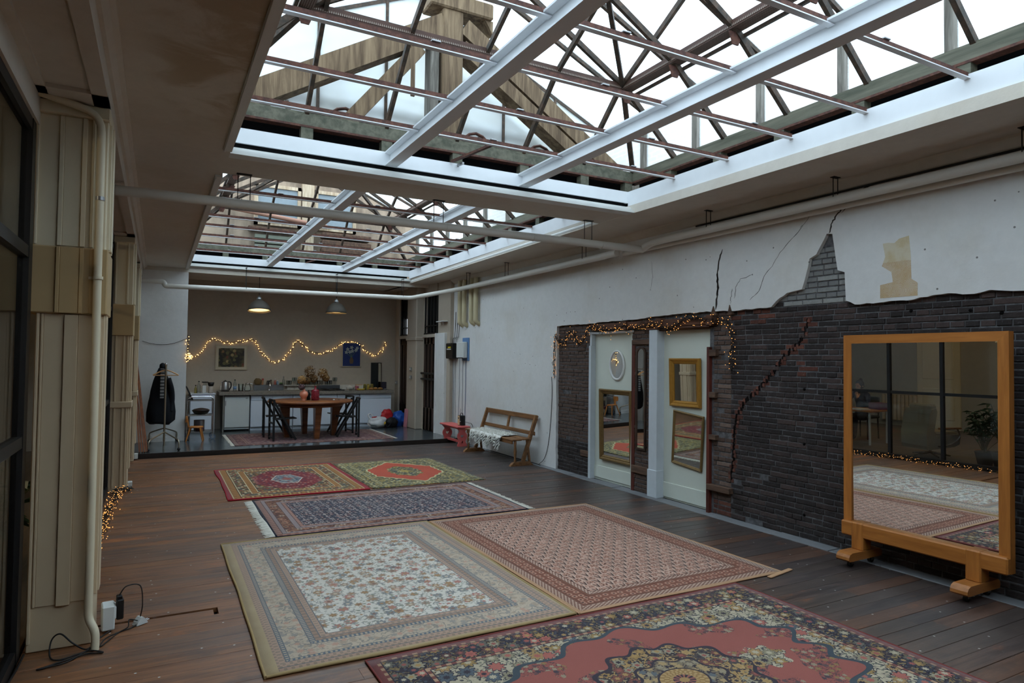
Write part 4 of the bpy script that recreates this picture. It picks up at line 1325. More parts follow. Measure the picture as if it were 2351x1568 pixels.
def rug_D():
    R = Rug('navy_herati_rug', 1.29, .825); g = R.g
    navy, pale, rust = C(40, 42, 58), C(166, 140, 130), C(128, 82, 62)
    fld = floral(R, navy, [C(146, 104, 96), C(176, 160, 150), C(118, 106, 106), C(90, 92, 104)], 26.0, .42, None, C(110, 104, 108), eye=[C(190, 170, 156), navy])
    ln = ((R.u * (1 / .115) + R.v * .5).fract() < .10) * (((R.v * 16.0).fract()) < .72)
    fld = g.mix(ln, fld, C(24, 26, 40)); 
    ln2 = ((R.u * (1 / .115) + R.v * .5 + .35).fract() < .08) * (((R.v * 16.0 + .4).fract()) < .6)
    fld = g.mix(ln2, fld, C(170, 156, 150))
    bor = floral(R, rust, [C(172, 124, 98), C(180, 158, 136), C(96, 62, 52), C(150, 110, 84)], 15.0, .46, C(84, 50, 42), None, vs=14.0, vw=.05, eye=[rust, C(70, 60, 66)])
    gr = g.mix((R.along * 120.0).sin() > 0.0, C(156, 136, 130), C(136, 120, 120))
    pk = g.mix((R.along * 90.0).sin() > 0.0, C(170, 128, 112), C(146, 104, 90))
    col = g.mix(R.d < .300, fld, pk); col = g.mix(R.d < .265, col, gr); col = g.mix(R.d < .215, col, bor)
    col = g.mix(R.d < .115, col, gr); col = g.mix(R.d < .075, col, pk)
    for e in (.300, .265, .215, .115, .075): col = g.mix(R.d.band(e - .003, e + .003), col, C(84, 56, 52))
    col = g.mix(R.d < .022, col, C(28, 30, 46))
    return R.finish(col)

def rug_E():
    R = Rug('red_hexagon_rug', .79, 1.08); g = R.g
    red, gold, olive, blu, cream = C(122, 34, 40), C(156, 104, 44), C(108, 92, 58), C(112, 122, 128), C(196, 178, 140)
    speck = floral(R, olive, [cream, C(140, 62, 44), C(70, 74, 78), gold], 24.0, .40, C(60, 52, 42), None, vs=20.0, vw=.05)
    fld = floral(R, red, [C(150, 70, 62), C(90, 56, 70), C(170, 130, 110), red], 22.0, .36, None, C(86, 30, 40))
    au, av = abs(R.u), abs(R.v)
    octo = (au * 1.0 + av * .62)
    inner = (R.d > .345)
    col = g.mix((octo < .56) * (au < .40) * (av < .68), speck, fld)
    hx = (au * 1.5 + av * .55).max(av * 1.0)
    bl = floral(R, blu, [C(70, 80, 92), C(160, 150, 136), C(140, 84, 76)], 20.0, .42, None, C(86, 94, 100))
    col = g.mix(hx < .30, col, C(196, 184, 168)); col = g.mix(hx < .28, col, bl)
    hx2 = au * 1.6 + av * 1.3
    col = g.mix(hx2 < .13, col, C(150, 84, 76))
    gb = g.mix((R.along * 62.0).sin() > .45, C(132, 66, 34), gold); gb = g.mix((R.along * 62.0).sin() < -.8, gb, C(180, 150, 84))
    col = g.mix(R.d < .345, col, gb); col = g.mix(R.d < .27, col, speck); col = g.mix(R.d < .145, col, gb)
    for e in (.345, .27, .145, .055): col = g.mix(R.d.band(e - .005, e + .005), col, cream)
    for e in (.355, .135): col = g.mix(R.d.band(e - .004, e + .004), col, C(60, 44, 34))
    col = g.mix(R.d < .046, col, C(156, 30, 42))
    return R.finish(col)

def rug_F():
    R = Rug('olive_gold_rug', .77, 1.05); g = R.g
    olive, gold, org, cream, dk = C(120, 108, 62), C(160, 138, 74), C(180, 74, 50), C(190, 178, 132), C(66, 66, 60)
    speck = floral(R, olive, [gold, cream, dk, C(96, 104, 90), gold], 26.0, .42, dk, None, vs=22.0, vw=.06)
    au, av = abs(R.u), abs(R.v)
    an = R.v.atan2(R.u)
    f = (au * 1.25).max(au * .85 + av * .72) + (an * 22.0).sin() * .012
    col = g.mix(f < .60, speck, org)
    col = g.mix(f.band(.585, .615), col, cream)
    lo = ((R.u * R.u * 3.4 + R.v * R.v * 1.05).sqrt()) + (an * 10.0).cos() * .03
    col = g.mix(lo < .40, col, speck)
    col = g.mix(lo.band(.21, .24), col, C(74, 82, 84)); col = g.mix(lo < .12, col, gold)
    col = g.mix(lo.band(.12, .13), col, dk)
    for e in (.07, .17, .20): col = g.mix(R.d.band(e - .004, e + .004), col, cream)
    col = g.mix(R.d < .012, col, C(150, 80, 44))
    return R.finish(col)

def rug_K():
    R = Rug('faded_wine_rug', 1.42, .90); g = R.g
    fld = floral(R, C(112, 66, 68), [C(140, 104, 100), C(84, 54, 64), C(156, 130, 120), C(100, 60, 60)], 14.0, .42, C(80, 50, 56), None, vs=9.0, vw=.05)
    bor = floral(R, C(96, 58, 58), [C(150, 118, 106), C(76, 52, 60), C(134, 92, 82)], 17.0, .42, None, None)
    col = g.mix(R.d < .26, fld, bor)
    for e in (.26, .22, .07, .045): col = g.mix(R.d.band(e - .005, e + .005), col, C(160, 134, 118))
    return R.finish(col)

def rug(name, x0, x1, y0, y1, z, th, mat, label, bind=None, wave=0.0, seed=1):
    cx, cy = (x0 + x1) / 2, (y0 + y1) / 2; hu, hv = (x1 - x0) / 2, (y1 - y0) / 2
    root = empty(name, (cx, cy, z), label=label, cat='rug', group='oriental rugs laid out on the floor')
    nx, ny = max(8, int(hu * 2 / .09)), max(8, int(hv * 2 / .09))
    rg = random.Random(seed)
    ph = [rg.uniform(0, 6) for _ in range(4)]
    def edge(t, k): return wave * (sin(t * 3.1 + ph[k]) + .6 * sin(t * 7.3 + ph[k] * 2))
    vs = []; fs = []
    for lay in (1, 0):
        for j in range(ny + 1):
            for i in range(nx + 1):
                a, b = i / nx * 2 - 1, j / ny * 2 - 1
                x = a * hu + edge(b * hv, 0 if a > 0 else 1) * a * a * a
                y = b * hv + edge(a * hu, 2 if b > 0 else 3) * b * b * b
                zz = (th + .0012 * sin(x * 9 + y * 5) - (0.3 * th if i in (0, nx) or j in (0, ny) else 0)) if lay else 0.0
                vs.append((x, y, zz))
    n = (nx + 1) * (ny + 1)
    for j in range(ny):
        for i in range(nx):
            a = j * (nx + 1) + i
            fs.append((a, a + 1, a + nx + 2, a + nx + 1)); fs.append((n + a, n + a + nx + 1, n + a + nx + 2, n + a + 1))
    bd = [i for i in range(nx)] + [j * (nx + 1) + nx for j in range(ny)] + [ny * (nx + 1) + nx - i for i in range(nx)] + [(ny - j) * (nx + 1) for j in range(ny)]
    for k, a in enumerate(bd):
        c = bd[(k + 1) % len(bd)]
        fs.append((c, a, n + a, n + c))
    mb = MB(); mb._add(vs, fs, True)
    mb.build('pile', mat, root)
    if bind:
        q = [(-hu, -hv), (hu, -hv), (hu, hv), (-hu, hv), (-hu, -hv)]
        t = MB()
        for (a, b), (c, d) in zip(q[:-1], q[1:]):
            k = 14
            t.tube([(a + (c - a) * s / k + edge(b + (d - b) * s / k, 0 if a > 0 else 1) * (1 if a == c else 0) * (1 if a > 0 else -1), b + (d - b) * s / k + edge(a + (c - a) * s / k, 2 if b > 0 else 3) * (1 if b == d else 0) * (1 if b > 0 else -1), th * .55) for s in range(k + 1)], th * .5, 6)
        t.build('edge_binding', bind, root)
    return root

def fringe(root, x, y0, y1, sgn, mat, seed, ln=.085, z=.004):
    rg = random.Random(seed); b = MB(); y = y0
    while y < y1:
        w = rg.uniform(.006, .012); L = ln * rg.uniform(.6, 1.15); dy = rg.uniform(-.02, .02)
        b._add([(x, y, z), (x, y + w, z), (x + sgn * L, y + w + dy, .001), (x + sgn * L, y + dy, .001), (x, y, z + .004), (x, y + w, z + .004), (x + sgn * L, y + w + dy, .004), (x + sgn * L, y + dy, .004)],
               [(0, 1, 2, 3), (7, 6, 5, 4), (0, 4, 5, 1), (1, 5, 6, 2), (2, 6, 7, 3), (3, 7, 4, 0)])
        y += w * .9
    b.build('fringe', mat, root, label='off-white knotted fringe')

_khaki = plain('khaki_rug_edge', C(158, 134, 94), .9, 0, .1, .15, 30)
_tan = plain('tan_rug_edge', C(182, 142, 108), .9, 0, .1, .1, 30)
_rede = plain('red_rug_edge', C(150, 28, 40), .9, 0, .1, .1, 30)
_navye = plain('navy_rug_edge', C(26, 28, 44), .9, 0, .1, .1, 30)
_rosee = plain('rose_rug_edge', C(120, 62, 58), .9, 0, .1, .1, 30)
_fr = plain('off_white_fringe', C(206, 200, 186), .9, 0, .1, .08, 40)
rA = rug('oriental_rug', .512, 2.352, 3.470, 6.060, 0, .017, rug_A(), 'ivory rug with small pink and blue flowers and a grey border', _khaki, .004, 1)
rB = rug('oriental_rug', 2.378, 4.222, 3.462, 6.062, 0, .012, rug_B(), 'dusty pink rug with a brown herringbone lattice, beside the ivory floral rug', _tan, .004, 2)
MB().cbox(-.2, .115, -.035, .0, .0, .010, .003).build('loose_corner_tape', _tan, rB, (.93, -1.29, .001), (0, 0, radians(11)))
rC = rug('oriental_rug', 1.000, 3.710, 1.580, 3.432, 0, .012, rug_C(), 'salmon red rug with dark flower medallion, nearest the camera', _rosee, .003, 3)
rD = rug('oriental_rug', .955, 3.525, 6.112, 7.765, 0, .010, rug_D(), 'navy rug with tight small pattern and white fringes at both ends', _navye, .006, 4)
rE = rug('oriental_rug', .730, 2.305, 7.862, 10.020, 0, .011, rug_E(), 'dark red rug with a blue grey hexagon in the middle and red edges', _rede, .007, 5)
rF = rug('oriental_rug', 2.345, 3.862, 7.870, 9.940, 0, .008, rug_F(), 'olive gold rug with an orange red scalloped field', None, .006, 6)
rK = rug('oriental_rug', 1.185, 4.005, 12.06, 13.84, .07, .008, rug_K(), 'faded wine red rug under the round kitchen table', None, .008, 7)
fringe(rD, -1.285, -.80, .80, -1, _fr, 1); fringe(rD, 1.285, -.80, .80, 1, _fr, 2, .075)
fringe(rK, -1.415, -.88, .88, -1, _fr, 3, .05); fringe(rK, 1.415, -.88, .88, 1, _fr, 4, .05)
# ------------------------------------------------------------------ mirrors
def frame4(w, h, prof):
    """four mitred frame bars in the y-z plane round a w x h outline; prof: (inset, -x) points from the outer back edge to the inner back edge"""
    out = []
    cor = [(-w / 2, 0), (w / 2, 0), (w / 2, h), (-w / 2, h)]
    inn = [(1, 1), (-1, 1), (-1, -1), (1, -1)]
    for k in range(4):
        k2 = (k + 1) % 4
        b = MB(); n = len(prof)
        vs = []
        for c, s in ((cor[k], inn[k]), (cor[k2], inn[k2])):
            for ins, dx in prof: vs.append((-dx, c[0] + s[0] * ins, c[1] + s[1] * ins))
        fs = [(i, (i + 1) % n, n + (i + 1) % n, n + i) for i in range(n)] + [tuple(range(n))[::-1], tuple(range(n, 2 * n))]
        b._add(vs, fs)
        out.append(b)
    return out

def wall_mirror(name, label, x, y, z, w, h, prof, fm, gm, roll=0.0, lean=0.0):
    r = empty(name, (x, y, z), label=label, cat='mirror')
    r.rotation_euler = (roll, lean, 0)
    for b in frame4(w, h, prof): b.build('frame_bar', fm, r)
    i = prof[-1][0] - .004
    MB().box(-.009, -.004, -w / 2 + i, w / 2 - i, i, h - i).build('mirror_glass', gm, r)
    MB().box(-.004, .0, -w / 2 + .01, w / 2 - .01, .01, h - .01).build('back_board', MT['rough_wood'], r)
    return r
rich = [(0, 0), (0, .030), (.010, .040), (.026, .036), (.034, .026), (.050, .024), (.060, .014), (.066, .014), (.066, 0)]
wall_mirror('framed_mirror', 'large mirror in a tarnished green gold frame, low on the left doorway', 5.262, 6.862, .285, .68, .94, rich, MT['gold_dark'], MT['mirror'], lean=radians(-1.2))
wall_mirror('framed_mirror', 'mirror in a bright gilt frame, upper one on the right doorway', 5.268, 5.605, 1.088, .485, .55, rich, MT['gold'], MT['mirror'], lean=radians(-1.6))
wall_mirror('framed_mirror', 'crooked mirror in a thin dull gold frame, lower one on the right doorway', 5.266, 5.588, .415, .475, .615, [(0, 0), (0, .018), (.008, .024), (.026, .016), (.032, .010), (.032, 0)], MT['gold_dark'], MT['mirror_old'], roll=radians(5.5), lean=radians(-2.5))

def oval_mirror():
    r = empty('oval_mirror', (5.268, 6.873, 1.541), label='small oval mirror with a white frame on the left doorway', cat='mirror')
    a, c, seg = .140, .178, 40
    b = MB(); pr = [(-.012, .0), (-.006, .018), (.010, .024), (.022, .016), (.022, 0)]
    vs = []; fs = []; n = len(pr)
    for k in range(seg):
        t = 2 * pi * k / seg
        for e, dx in pr: vs.append((-dx, (a + e) * cos(t), (c + e) * sin(t)))
    for k in range(seg):
        for i in range(n):
            fs.append((k * n + i, k * n + (i + 1) % n, ((k + 1) % seg) * n + (i + 1) % n, ((k + 1) % seg) * n + i))
    b._add(vs, fs, True); b.build('oval_frame', MT['trim_white'], r)
    b = MB(); b.prism([(a * cos(2 * pi * k / seg), c * sin(2 * pi * k / seg)) for k in range(seg)], 'x', -.010, -.002); b.build('mirror_glass', MT['mirror'], r)
oval_mirror()

def arch_mirror():
    r = empty('arched_mirror', (5.205, 6.312, .52), label='tall narrow arched mirror between the two doorways', cat='mirror')
    w, h = .19, 1.255
    def outline(i):
        hw = w / 2 - i; top = h - w / 2
        return [(-hw, i), (hw, i)] + [(hw * cos(t), top + hw * sin(t)) for t in [pi * k / 14 for k in range(15)]]
    o, n = outline(0), outline(.024); N = len(o)
    b = MB()
    vs = [(-.02, y, z) for y, z in o] + [(-.02, y, z) for y, z in n] + [(.0, y, z) for y, z in o] + [(.0, y, z) for y, z in n]
    fs = []
    for k in range(N):
        j = (k + 1) % N
        fs += [(k, j, N + j, N + k), (2 * N + k, 2 * N + j, j, k), (N + k, N + j, 3 * N + j, 3 * N + k)]
    b._add(vs, fs); b.build('arched_frame', mat_wood('dark_walnut_frame', C(48, 34, 28), C(74, 54, 42), 'z', .5), r)
    MB().prism(outline(.02), 'x', -.010, -.003).build('mirror_glass', MT['mirror'], r)
arch_mirror()

def standing_mirror():
    r = empty('standing_mirror', (5.015, 2.872, 0), radians(.75), label='large honey oak standing mirror on castors by the brick wall', cat='mirror')
    hw = .594
    oz, oy, ox = MT['oak_z'], MT['oak_y'], MT['oak_x']
    zt, zb, fw = 1.832, .22, .068
    # mitred frame
    def bar(poly, m): MB().prism(poly, 'x', -.035, .03).build('frame_bar', m, r)
    bar([(-hw, zt), (hw, zt), (hw - fw, zt - fw), (-hw + fw, zt - fw)], oy)
    bar([(hw, zt), (hw, zb), (hw - fw, zb), (hw - fw, zt - fw)], oz)
    bar([(-hw, zt), (-hw + fw, zt - fw), (-hw + fw, zb), (-hw, zb)], oz)
    MB().box(-.004, .004, -hw + fw - .005, hw - fw + .005, -.735, .735).build('mirror_glass', MT['mirror'], r, (-.022, 0, 1.035), (0, radians(-.5), 0))
    MB().box(-.013, .015, -hw + .02, hw - .02, .24, zt - .02).build('back_board', MT['rough_wood'], r)
    MB().cbox(-.075, .03, -hw + .0, hw - .0, .216, .332, .010).build('bottom_rail', oy, r)
    for y in (.452, -.388):
        MB().cbox(-.082, .036, y - .05, y + .05, .118, .336, .010).build('post', oz, r)
        f = MB()
        prof = [(-.26, .072), (-.25, .060), (.16, .060), (.165, .075), (.165, .10), (.14, .122), (-.215, .124), (-.245, .112), (-.258, .092)]
        f.prism(prof, 'y', y - .055, y + .055); f.build('foot', ox, r)
        for x in (-.16, .10):
            w = MB().tube([(x, y - .012, .026), (x, y + .012, .026)], .026, 14).build('castor', MT['black_plastic'], r)
            MB().prism([(y - .02, .024), (y - .014, .024), (y - .014, .056), (y + .014, .056), (y + .014, .024), (y + .02, .024), (y + .02, .062), (y - .02, .062)], 'x', x - .014, x + .018).build('castor_fork', MT['alu'], w)
standing_mirror()

# ------------------------------------------------------------------ benches
def school_bench():
    r = empty('school_bench', (4.70, 9.53, 0), label='old brown school bench with open back against the white wall', cat='bench')
    m = MT['bench_wood']; H = .87
    MB().cbox(.0, .16, -H, H, .375, .400, .006).build('seat_board', m, r)
    MB().cbox(.165, .315, -H, H, .382, .407, .006).build('seat_board', m, r)
    MB().cbox(.012, .035, -H + .05, H - .05, .325, .376, .004).build('apron', m, r)
    # back: top rail, lower rail, stiles
    def slat(z0, z1, x0, n): MB().cbox(x0, x0 + .028, -H - .01, H + .01, z0, z1, .008).build(n, m, r)
    slat(.672, .752, .405, 'top_rail'); slat(.445, .505, .360, 'lower_rail')
    MB().bar((.375, 0, .50), (.41, 0, .69), .05, .022, (1, 0, 0)).build('back_stile', m, r)
    for y in (-H + .03, H - .03):
        MB().bar((.195, y, .06), (.425, y, .745), .045, .05, (1, 0, 0)).build('back_leg', m, r)
        MB().lathe([(.016, .05), (.022, .07), (.014, .10), (.020, .16), (.024, .22), (.017, .30), (.024, .34), (.020, .376)], 12, M=T(.06, y, 0)).build('front_leg', m, r)
        b = MB().prism([(-.03, 0), (.36, 0), (.345, .022), (.30, .058), (.03, .058), (-.015, .022)], 'y', y - .032, y + .032); b.build('sled_foot', m, r)
        MB().bar((.31, y, .05), (.26, y, .39), .03, .03, (1, 0, 0)).build('brace', m, r)
    return r
school_bench()

def sheepskin():
    rg = random.Random(21)
    r = empty('sheepskin', (4.70, 9.62, .405), label='white fluffy sheepskin draped over the school bench seat', cat='sheepskin')
    b = MB(); nx, ny = 10, 22
    pts = {}
    for j in range(ny + 1):
        for i in range(nx + 1):
            y = -.60 + 1.12 * j / ny
            s = i / nx
            wv = .05 * sin(j * .9) + .03 * sin(j * 2.3)
            L = s * (.46 + wv)
            if L < .29: x, z = .29 - L, .012
            else: x, z = .29 - .29 - .028, .012 - (L - .29)
            if L >= .25 and L < .31: x, z = .29 - L * 1.0 + .0, .006
            pts[i, j] = (x, y * (1 - .12 * (s - .5) ** 2), z + rg.uniform(0, .008))
    vs = [pts[i, j] for j in range(ny + 1) for i in range(nx + 1)]
    fs = [(j * (nx + 1) + i, j * (nx + 1) + i + 1, (j + 1) * (nx + 1) + i + 1, (j + 1) * (nx + 1) + i) for j in range(ny) for i in range(nx)]
    n = len(vs)
    vs2 = [(x, y, z - .004) for x, y, z in vs]
    b._add(vs + vs2, fs + [tuple(n + k for k in f[::-1]) for f in fs], True)
    m = plain('white_sheep_wool', C(222, 220, 212), .95, 0, .1, .06, 40)
    b.build('hide', m, r)
    t = MB()
    for k in range(2600):
        i, j = rg.uniform(0, nx), rg.uniform(0, ny)
        i0, j0 = min(int(i), nx - 1), min(int(j), ny - 1)
        p = Vector(pts[i0, j0]).lerp(Vector(pts[i0 + 1, j0 + 1]), rg.random())
        front = p.x < .0
        d = Vector((rg.uniform(-.6, .3) - (.6 if front else 0), rg.uniform(-.7, .7), (-.9 if front else .25) + rg.uniform(-.2, .3))).normalized() * rg.uniform(.022, .05)
        a = Vector((rg.uniform(-1, 1), rg.uniform(-1, 1), rg.uniform(-1, 1))).cross(d).normalized() * .005
        c = d.cross(a).normalized() * .005
        t._add([p + a, p - a * .5 + c, p - a * .5 - c, p + d], [(0, 1, 3), (1, 2, 3), (2, 0, 3)])
    t.build('wool', m, r, kind='stuff')
sheepskin()

def plate_hole(outer, inner, y0, y1, mat, name, parent):
    """board in the x-z plane with a hole, between y0 and y1"""
    bm = bmesh.new()
    loops = []
    for lp in (outer, inner):
        vs = [bm.verts.new((p[0], y0, p[1])) for p in lp]
        es = [bm.edges.new((vs[i], vs[(i + 1) % len(vs)])) for i in range(len(vs))]
        loops.append(vs)
    bmesh.ops.triangle_fill(bm, use_beauty=True, use_dissolve=False, edges=list(bm.edges))
    ret = bmesh.ops.extrude_face_region(bm, geom=list(bm.faces))
    bmesh.ops.translate(bm, verts=[v for v in ret['geom'] if isinstance(v, bmesh.types.BMVert)], vec=(0, y1 - y0, 0))
    bmesh.ops.recalc_face_normals(bm, faces=list(bm.faces))
    mb = MB(); mb.bm(bm)
    return mb.build(name, mat, parent)

def pink_stool():
    r = empty('pink_stool', (4.925, 11.36, 0), label='salmon pink wooden stool with heart cut-outs beside the kitchen step', cat='stool')
    m = MT['pink']
    MB().cbox(-.13, .13, -.43, .43, .342, .372, .008).build('seat', m, r)
    MB().cbox(-.10, .10, -.37, .37, .318, .342, .004).build('seat_rail', m, r)
    half = [(.085, 0), (.095, .02), (.078, .06), (.060, .085), (.066, .11), (.090, .15), (.098, .19), (.088, .225), (.062, .255), (.055, .275), (.075, .30), (.098, .318), (.098, .335)]
    outer = half + [(-x, z) for x, z in half[::-1]]
    heart = []
    for k in range(24):
        t = 2 * pi * k / 24
        heart.append((.0021 * 16 * sin(t) ** 3, .185 + .0023 * (13 * cos(t) - 5 * cos(2 * t) - 2 * cos(3 * t) - cos(4 * t))))
    for y in (-.36, .34): plate_hole(outer, heart, y, y + .024, m, 'leg_board', r)
    MB().cbox(-.014, .014, -.36, .36, .055, .10, .004).build('stretcher', m, r)
pink_stool()

def radio():
    r = empty('radio', (4.955, 11.12, .372), radians(8), label='small black and tan portable radio on the pink stool', cat='radio')
    MB().cbox(-.045, .045, -.065, .065, 0, .185, .008).build('case', MT['black_plastic'], r)
    f = MB().cbox(-.049, -.043, -.012, .058, .008, .178, .002).build('front_panel', plain('tan_radio_front', C(206, 172, 130), .5), r)
    MB().lathe([(.014, 0), (.014, .004)], 12, M=T(-.049, .022, .135) @ Ry(-pi / 2)).build('speaker', MT['black_plastic'], f)
    MB().lathe([(.012, 0), (.010, .006)], 10, M=T(-.047, -.038, .075) @ Ry(-pi / 2)).build('knob', MT['chrome'], r)
    MB().tube(arc([(0, -.05, .18), (0, -.045, .225), (0, .03, .225), (0, .04, .18)], .02), .006, 8).build('handle', MT['black_plastic'], r)
    MB().tube([(.02, .06, .18), (.025, .075, .30)], .002, 5).build('aerial', MT['black_plastic'], r)
radio()
MB().tube(bezier([(5.0, 11.05, .44), (5.03, 10.96, .43), (5.07, 10.9, .40), (5.11, 10.87, .2), (5.08, 10.8, .02), (4.95, 10.7, .006), (4.8, 10.62, .006)]), .004, 6).build('radio_cable', MT['cable'], label='thin black cord running from the radio down the white wall', cat='cable')

# ------------------------------------------------------------------ pipes
def pipe(name, label, pts, r, mat='pipe', rad=.12, collars=(), seg=16):
    o = empty(name, label=label, cat='pipe')
    MB().tube(arc(pts, rad), r, seg).build('pipe_run', MT[mat], o)
    for p, q in collars: MB().tube([p, q], r * 1.07, seg).build('collar', MT[mat], o)
    return o
def hanger(par, x, y, z, dx=.0, dy=.045, w=True):
    b = MB().tube([(x - dx, y - dy, z), (x - dx, y - dy, CEIL)], .004, 6); b.tube([(x + dx, y + dy, z), (x + dx, y + dy, CEIL)], .004, 6)
    b.box(x - dx - .012, x + dx + .012, y - dy - .02, y + dy + .02, CEIL - .006, CEIL - .001)
    b.build('hanger_rod', MT['cable'], par)
pc = pipe('heating_pipe', 'thick cream pipe crossing the hall below both skylights', [(-.33, 6.06, 2.905), (5.0, 6.06, 2.915)], .042, collars=[((x, 6.06, 2.91), (x + .004, 6.06, 2.91)) for x in (.6, 1.55, 2.5, 3.5, 4.4)])
for x in (.62, 2.42, 4.22): hanger(pc, x, 6.06, 2.92, .05, .0)
pw = pipe('heating_pipe', 'cream pipe hanging along the right wall above the brick', [(4.99, -2.9, 2.998), (4.99, 5.9, 2.968), (4.99, 6.06, 2.915)], .040, rad=.08)
for y in (2.18, 3.55, 5.0): hanger(pw, 4.99, y, 2.99, .03, .0)
pipe('heating_pipe', 'slim cream pipe tight against the right wall, behind the thicker one', [(5.105, -2.9, 2.955), (5.105, 6.55, 2.94)], .030)
pk = pipe('heating_pipe', 'cream pipe running from the crossing pipe towards the kitchen along the right wall', [(4.96, 6.5, 2.93), (4.93, 11.15, 2.90), (4.42, 12.48, 2.80), (.08, 12.5, 2.765), (.06, 12.5, 2.83), (-.3, 12.52, 2.84)], .042, rad=.10)
for y in (7.2, 9.4, 10.9): hanger(pk, 4.95, y, 2.92, .03, .0)
for x in (1.35, 2.95, 4.25): hanger(pk, x, 12.5, 2.79, .0, .05)
pipe('heating_pipe', 'second slim cream pipe beside the wall, ending open near the crossing pipe', [(5.08, 6.9, 2.945), (5.08, 11.8, 2.93)], .032)
pp = pipe('wall_pipe', 'short bent cream pipe stub on the white wall nearest the kitchen', [(5.10, 11.60, 3.1), (5.10, 11.60, 2.28), (5.19, 11.60, 2.24)], .045, 'pipe_wall', .08)
pipe('wall_pipe', 'short bent cream pipe stub, second from the kitchen', [(5.10, 11.40, 3.1), (5.10, 11.40, 2.27), (5.19, 11.40, 2.23)], .045, 'pipe_wall', .08)
pipe('wall_pipe', 'short bent cream pipe stub, third from the kitchen', [(5.10, 11.08, 3.1), (5.10, 11.08, 2.29), (5.19, 11.08, 2.25)], .045, 'pipe_wall', .08)
pipe('wall_pipe', 'short bent cream pipe stub, the one farthest from the kitchen', [(5.10, 10.88, 3.1), (5.10, 10.88, 2.28), (5.19, 10.88, 2.24)], .045, 'pipe_wall', .08)
dp = pipe('drain_pipe', 'white pipe running down the near pillar to the floor', [(-1.2, 3.4, 3.06), (-.70, 4.22, 3.01), (-.305, 4.268, 2.93), (-.300, 4.262, .16), (-.262, 4.235, .10), (-.262, 4.225, .0)], .0205, 'pillar_white', .10)
for z in (2.02,):
    k = MB().tube([(-.302, 4.264, z - .008), (-.302, 4.264, z + .008)], .026, 14); k.bar((-.30, 4.275, z), (-.345, 4.292, z), .014, .014); k.build('pipe_clip', MT['pillar_white'], dp)
MB().tube([(-.302, 4.264, 2.45), (-.302, 4.264, 2.47)], .0225, 12).build('pipe_clip', MT['alu'], dp)
cv = MB().tube([(4.425, -1.7, 3.235), (4.425, 5.5, 3.232)], .009, 8); cv.build('conduit', MT['pipe'], label='thin white conduit along the edge of the near skylight', cat='conduit')

# ------------------------------------------------------------------ electrics on the far part of the right wall
def electrics():
    r = empty('fuse_box', (5.168, 11.96, 1.60), label='black meter box with labels on the white wall', cat='meter box')
    MB().cbox(-.13, .0, -.17, .16, 0, .305, .01).build('case', MT['black_plastic'], r)
    MB().box(-.134, -.128, -.10, .10, .175, .195).build('white_sticker', MT['white_plastic'], r)
    MB().box(-.134, -.128, -.09, .05, .205, .235).build('yellow_sticker', plain('yellow_sticker', C(196, 172, 40), .6), r)
    r = empty('fuse_box', (5.158, 11.49, 1.615), label='grey white fuse box on a blue backing board', cat='fuse box')
    MB().cbox(-.10, -.002, -.16, .16, 0, .305, .012).build('case', MT['white_plastic'], r)
    MB().cbox(-.002, .012, -.21, .09, -.05, .385, .004).build('backing_board', plain('blue_board', C(96, 128, 168), .6), r)
    MB().box(-.102, -.098, -.15, .15, -.008, .004).build('case_edge', MT['cable'], r)
    wires = [(12.12, 1.60), (12.03, 1.60), (11.97, 1.60), (11.90, 1.60), (11.72, 1.9), (11.55, 1.60), (11.42, 1.57)]
    names = ['farthest left thin wire below the black meter box', 'second thin wire below the black meter box', 'third thin wire below the black meter box', 'fourth thin wire below the black meter box', 'thin wire between black meter box and fuse box', 'thin wire below the fuse box, left one', 'blue grey wire below the fuse box, right one']
    rg = random.Random(4)
    blue = plain('blue_grey_cable', C(70, 84, 120), .6)
    grey = plain('grey_painted_cable', C(150, 150, 152), .6)
    for (y, z), nm in zip(wires, names):
        pts = [(5.160, y + rg.uniform(-.012, .012), z - k * (z - .05) / 6) for k in range(7)]
        MB().tube(bezier(pts, 4), .005, 6).build('wall_wire', blue if 'blue' in nm else grey, label=nm, cat='wire')
    b = MB()
    for y, dz in ((12.05, .42), (11.95, .36), (11.86, .30)):
        b.tube(bezier([(5.16, y, 1.90), (5.15, y - .03, 2.0), (5.155, y - .10, 2.05), (5.162, y - .12, 2.1 + dz)]), .005, 6)
    b.build('cable_bundle', MT['cable'], label='black cables looping above the black meter box', cat='cable')
    MB().cbox(5.12, 5.18, 12.13, 12.18, .02, 2.10, .004).build('trim_3', MT['black_gap'], kind='structure', label='dark ragged joint at the corner of the kitchen', cat='joint')
    s = empty('wall_shelf', (5.13, 12.45, 2.34), label='tiny white shelf high on the wall beside the kitchen door', cat='shelf')
    MB().cbox(-.14, .005, -.28, .10, 0, .018, .003).build('shelf_board', MT['trim_white'], s)
    MB().prism([(0.0, 0.0), (0.0, -.09), (-.09, 0.0)], 'y', -.06, -.045).build('bracket', MT['trim_white'], s)
    MB().tube(bezier([(5.16, 8.32, 1.35), (5.165, 8.31, 1.1), (5.166, 8.34, .7), (5.165, 8.40, .35), (5.162, 8.50, .12), (5.13, 8.62, .01)]), .004, 6).build('lead_wire', MT['cable'], label='thin dark lead hanging down the white wall beside the brick', cat='wire')
    MB().tube(bezier([(5.10, 10.2, .02), (5.12, 9.7, .012), (5.10, 9.3, .015), (5.13, 8.9, .01), (5.12, 8.55, .01)]), .006, 6).build('floor_cable', MT['cable'], label='black cable lying along the skirting under the school bench', cat='cable')
electrics()

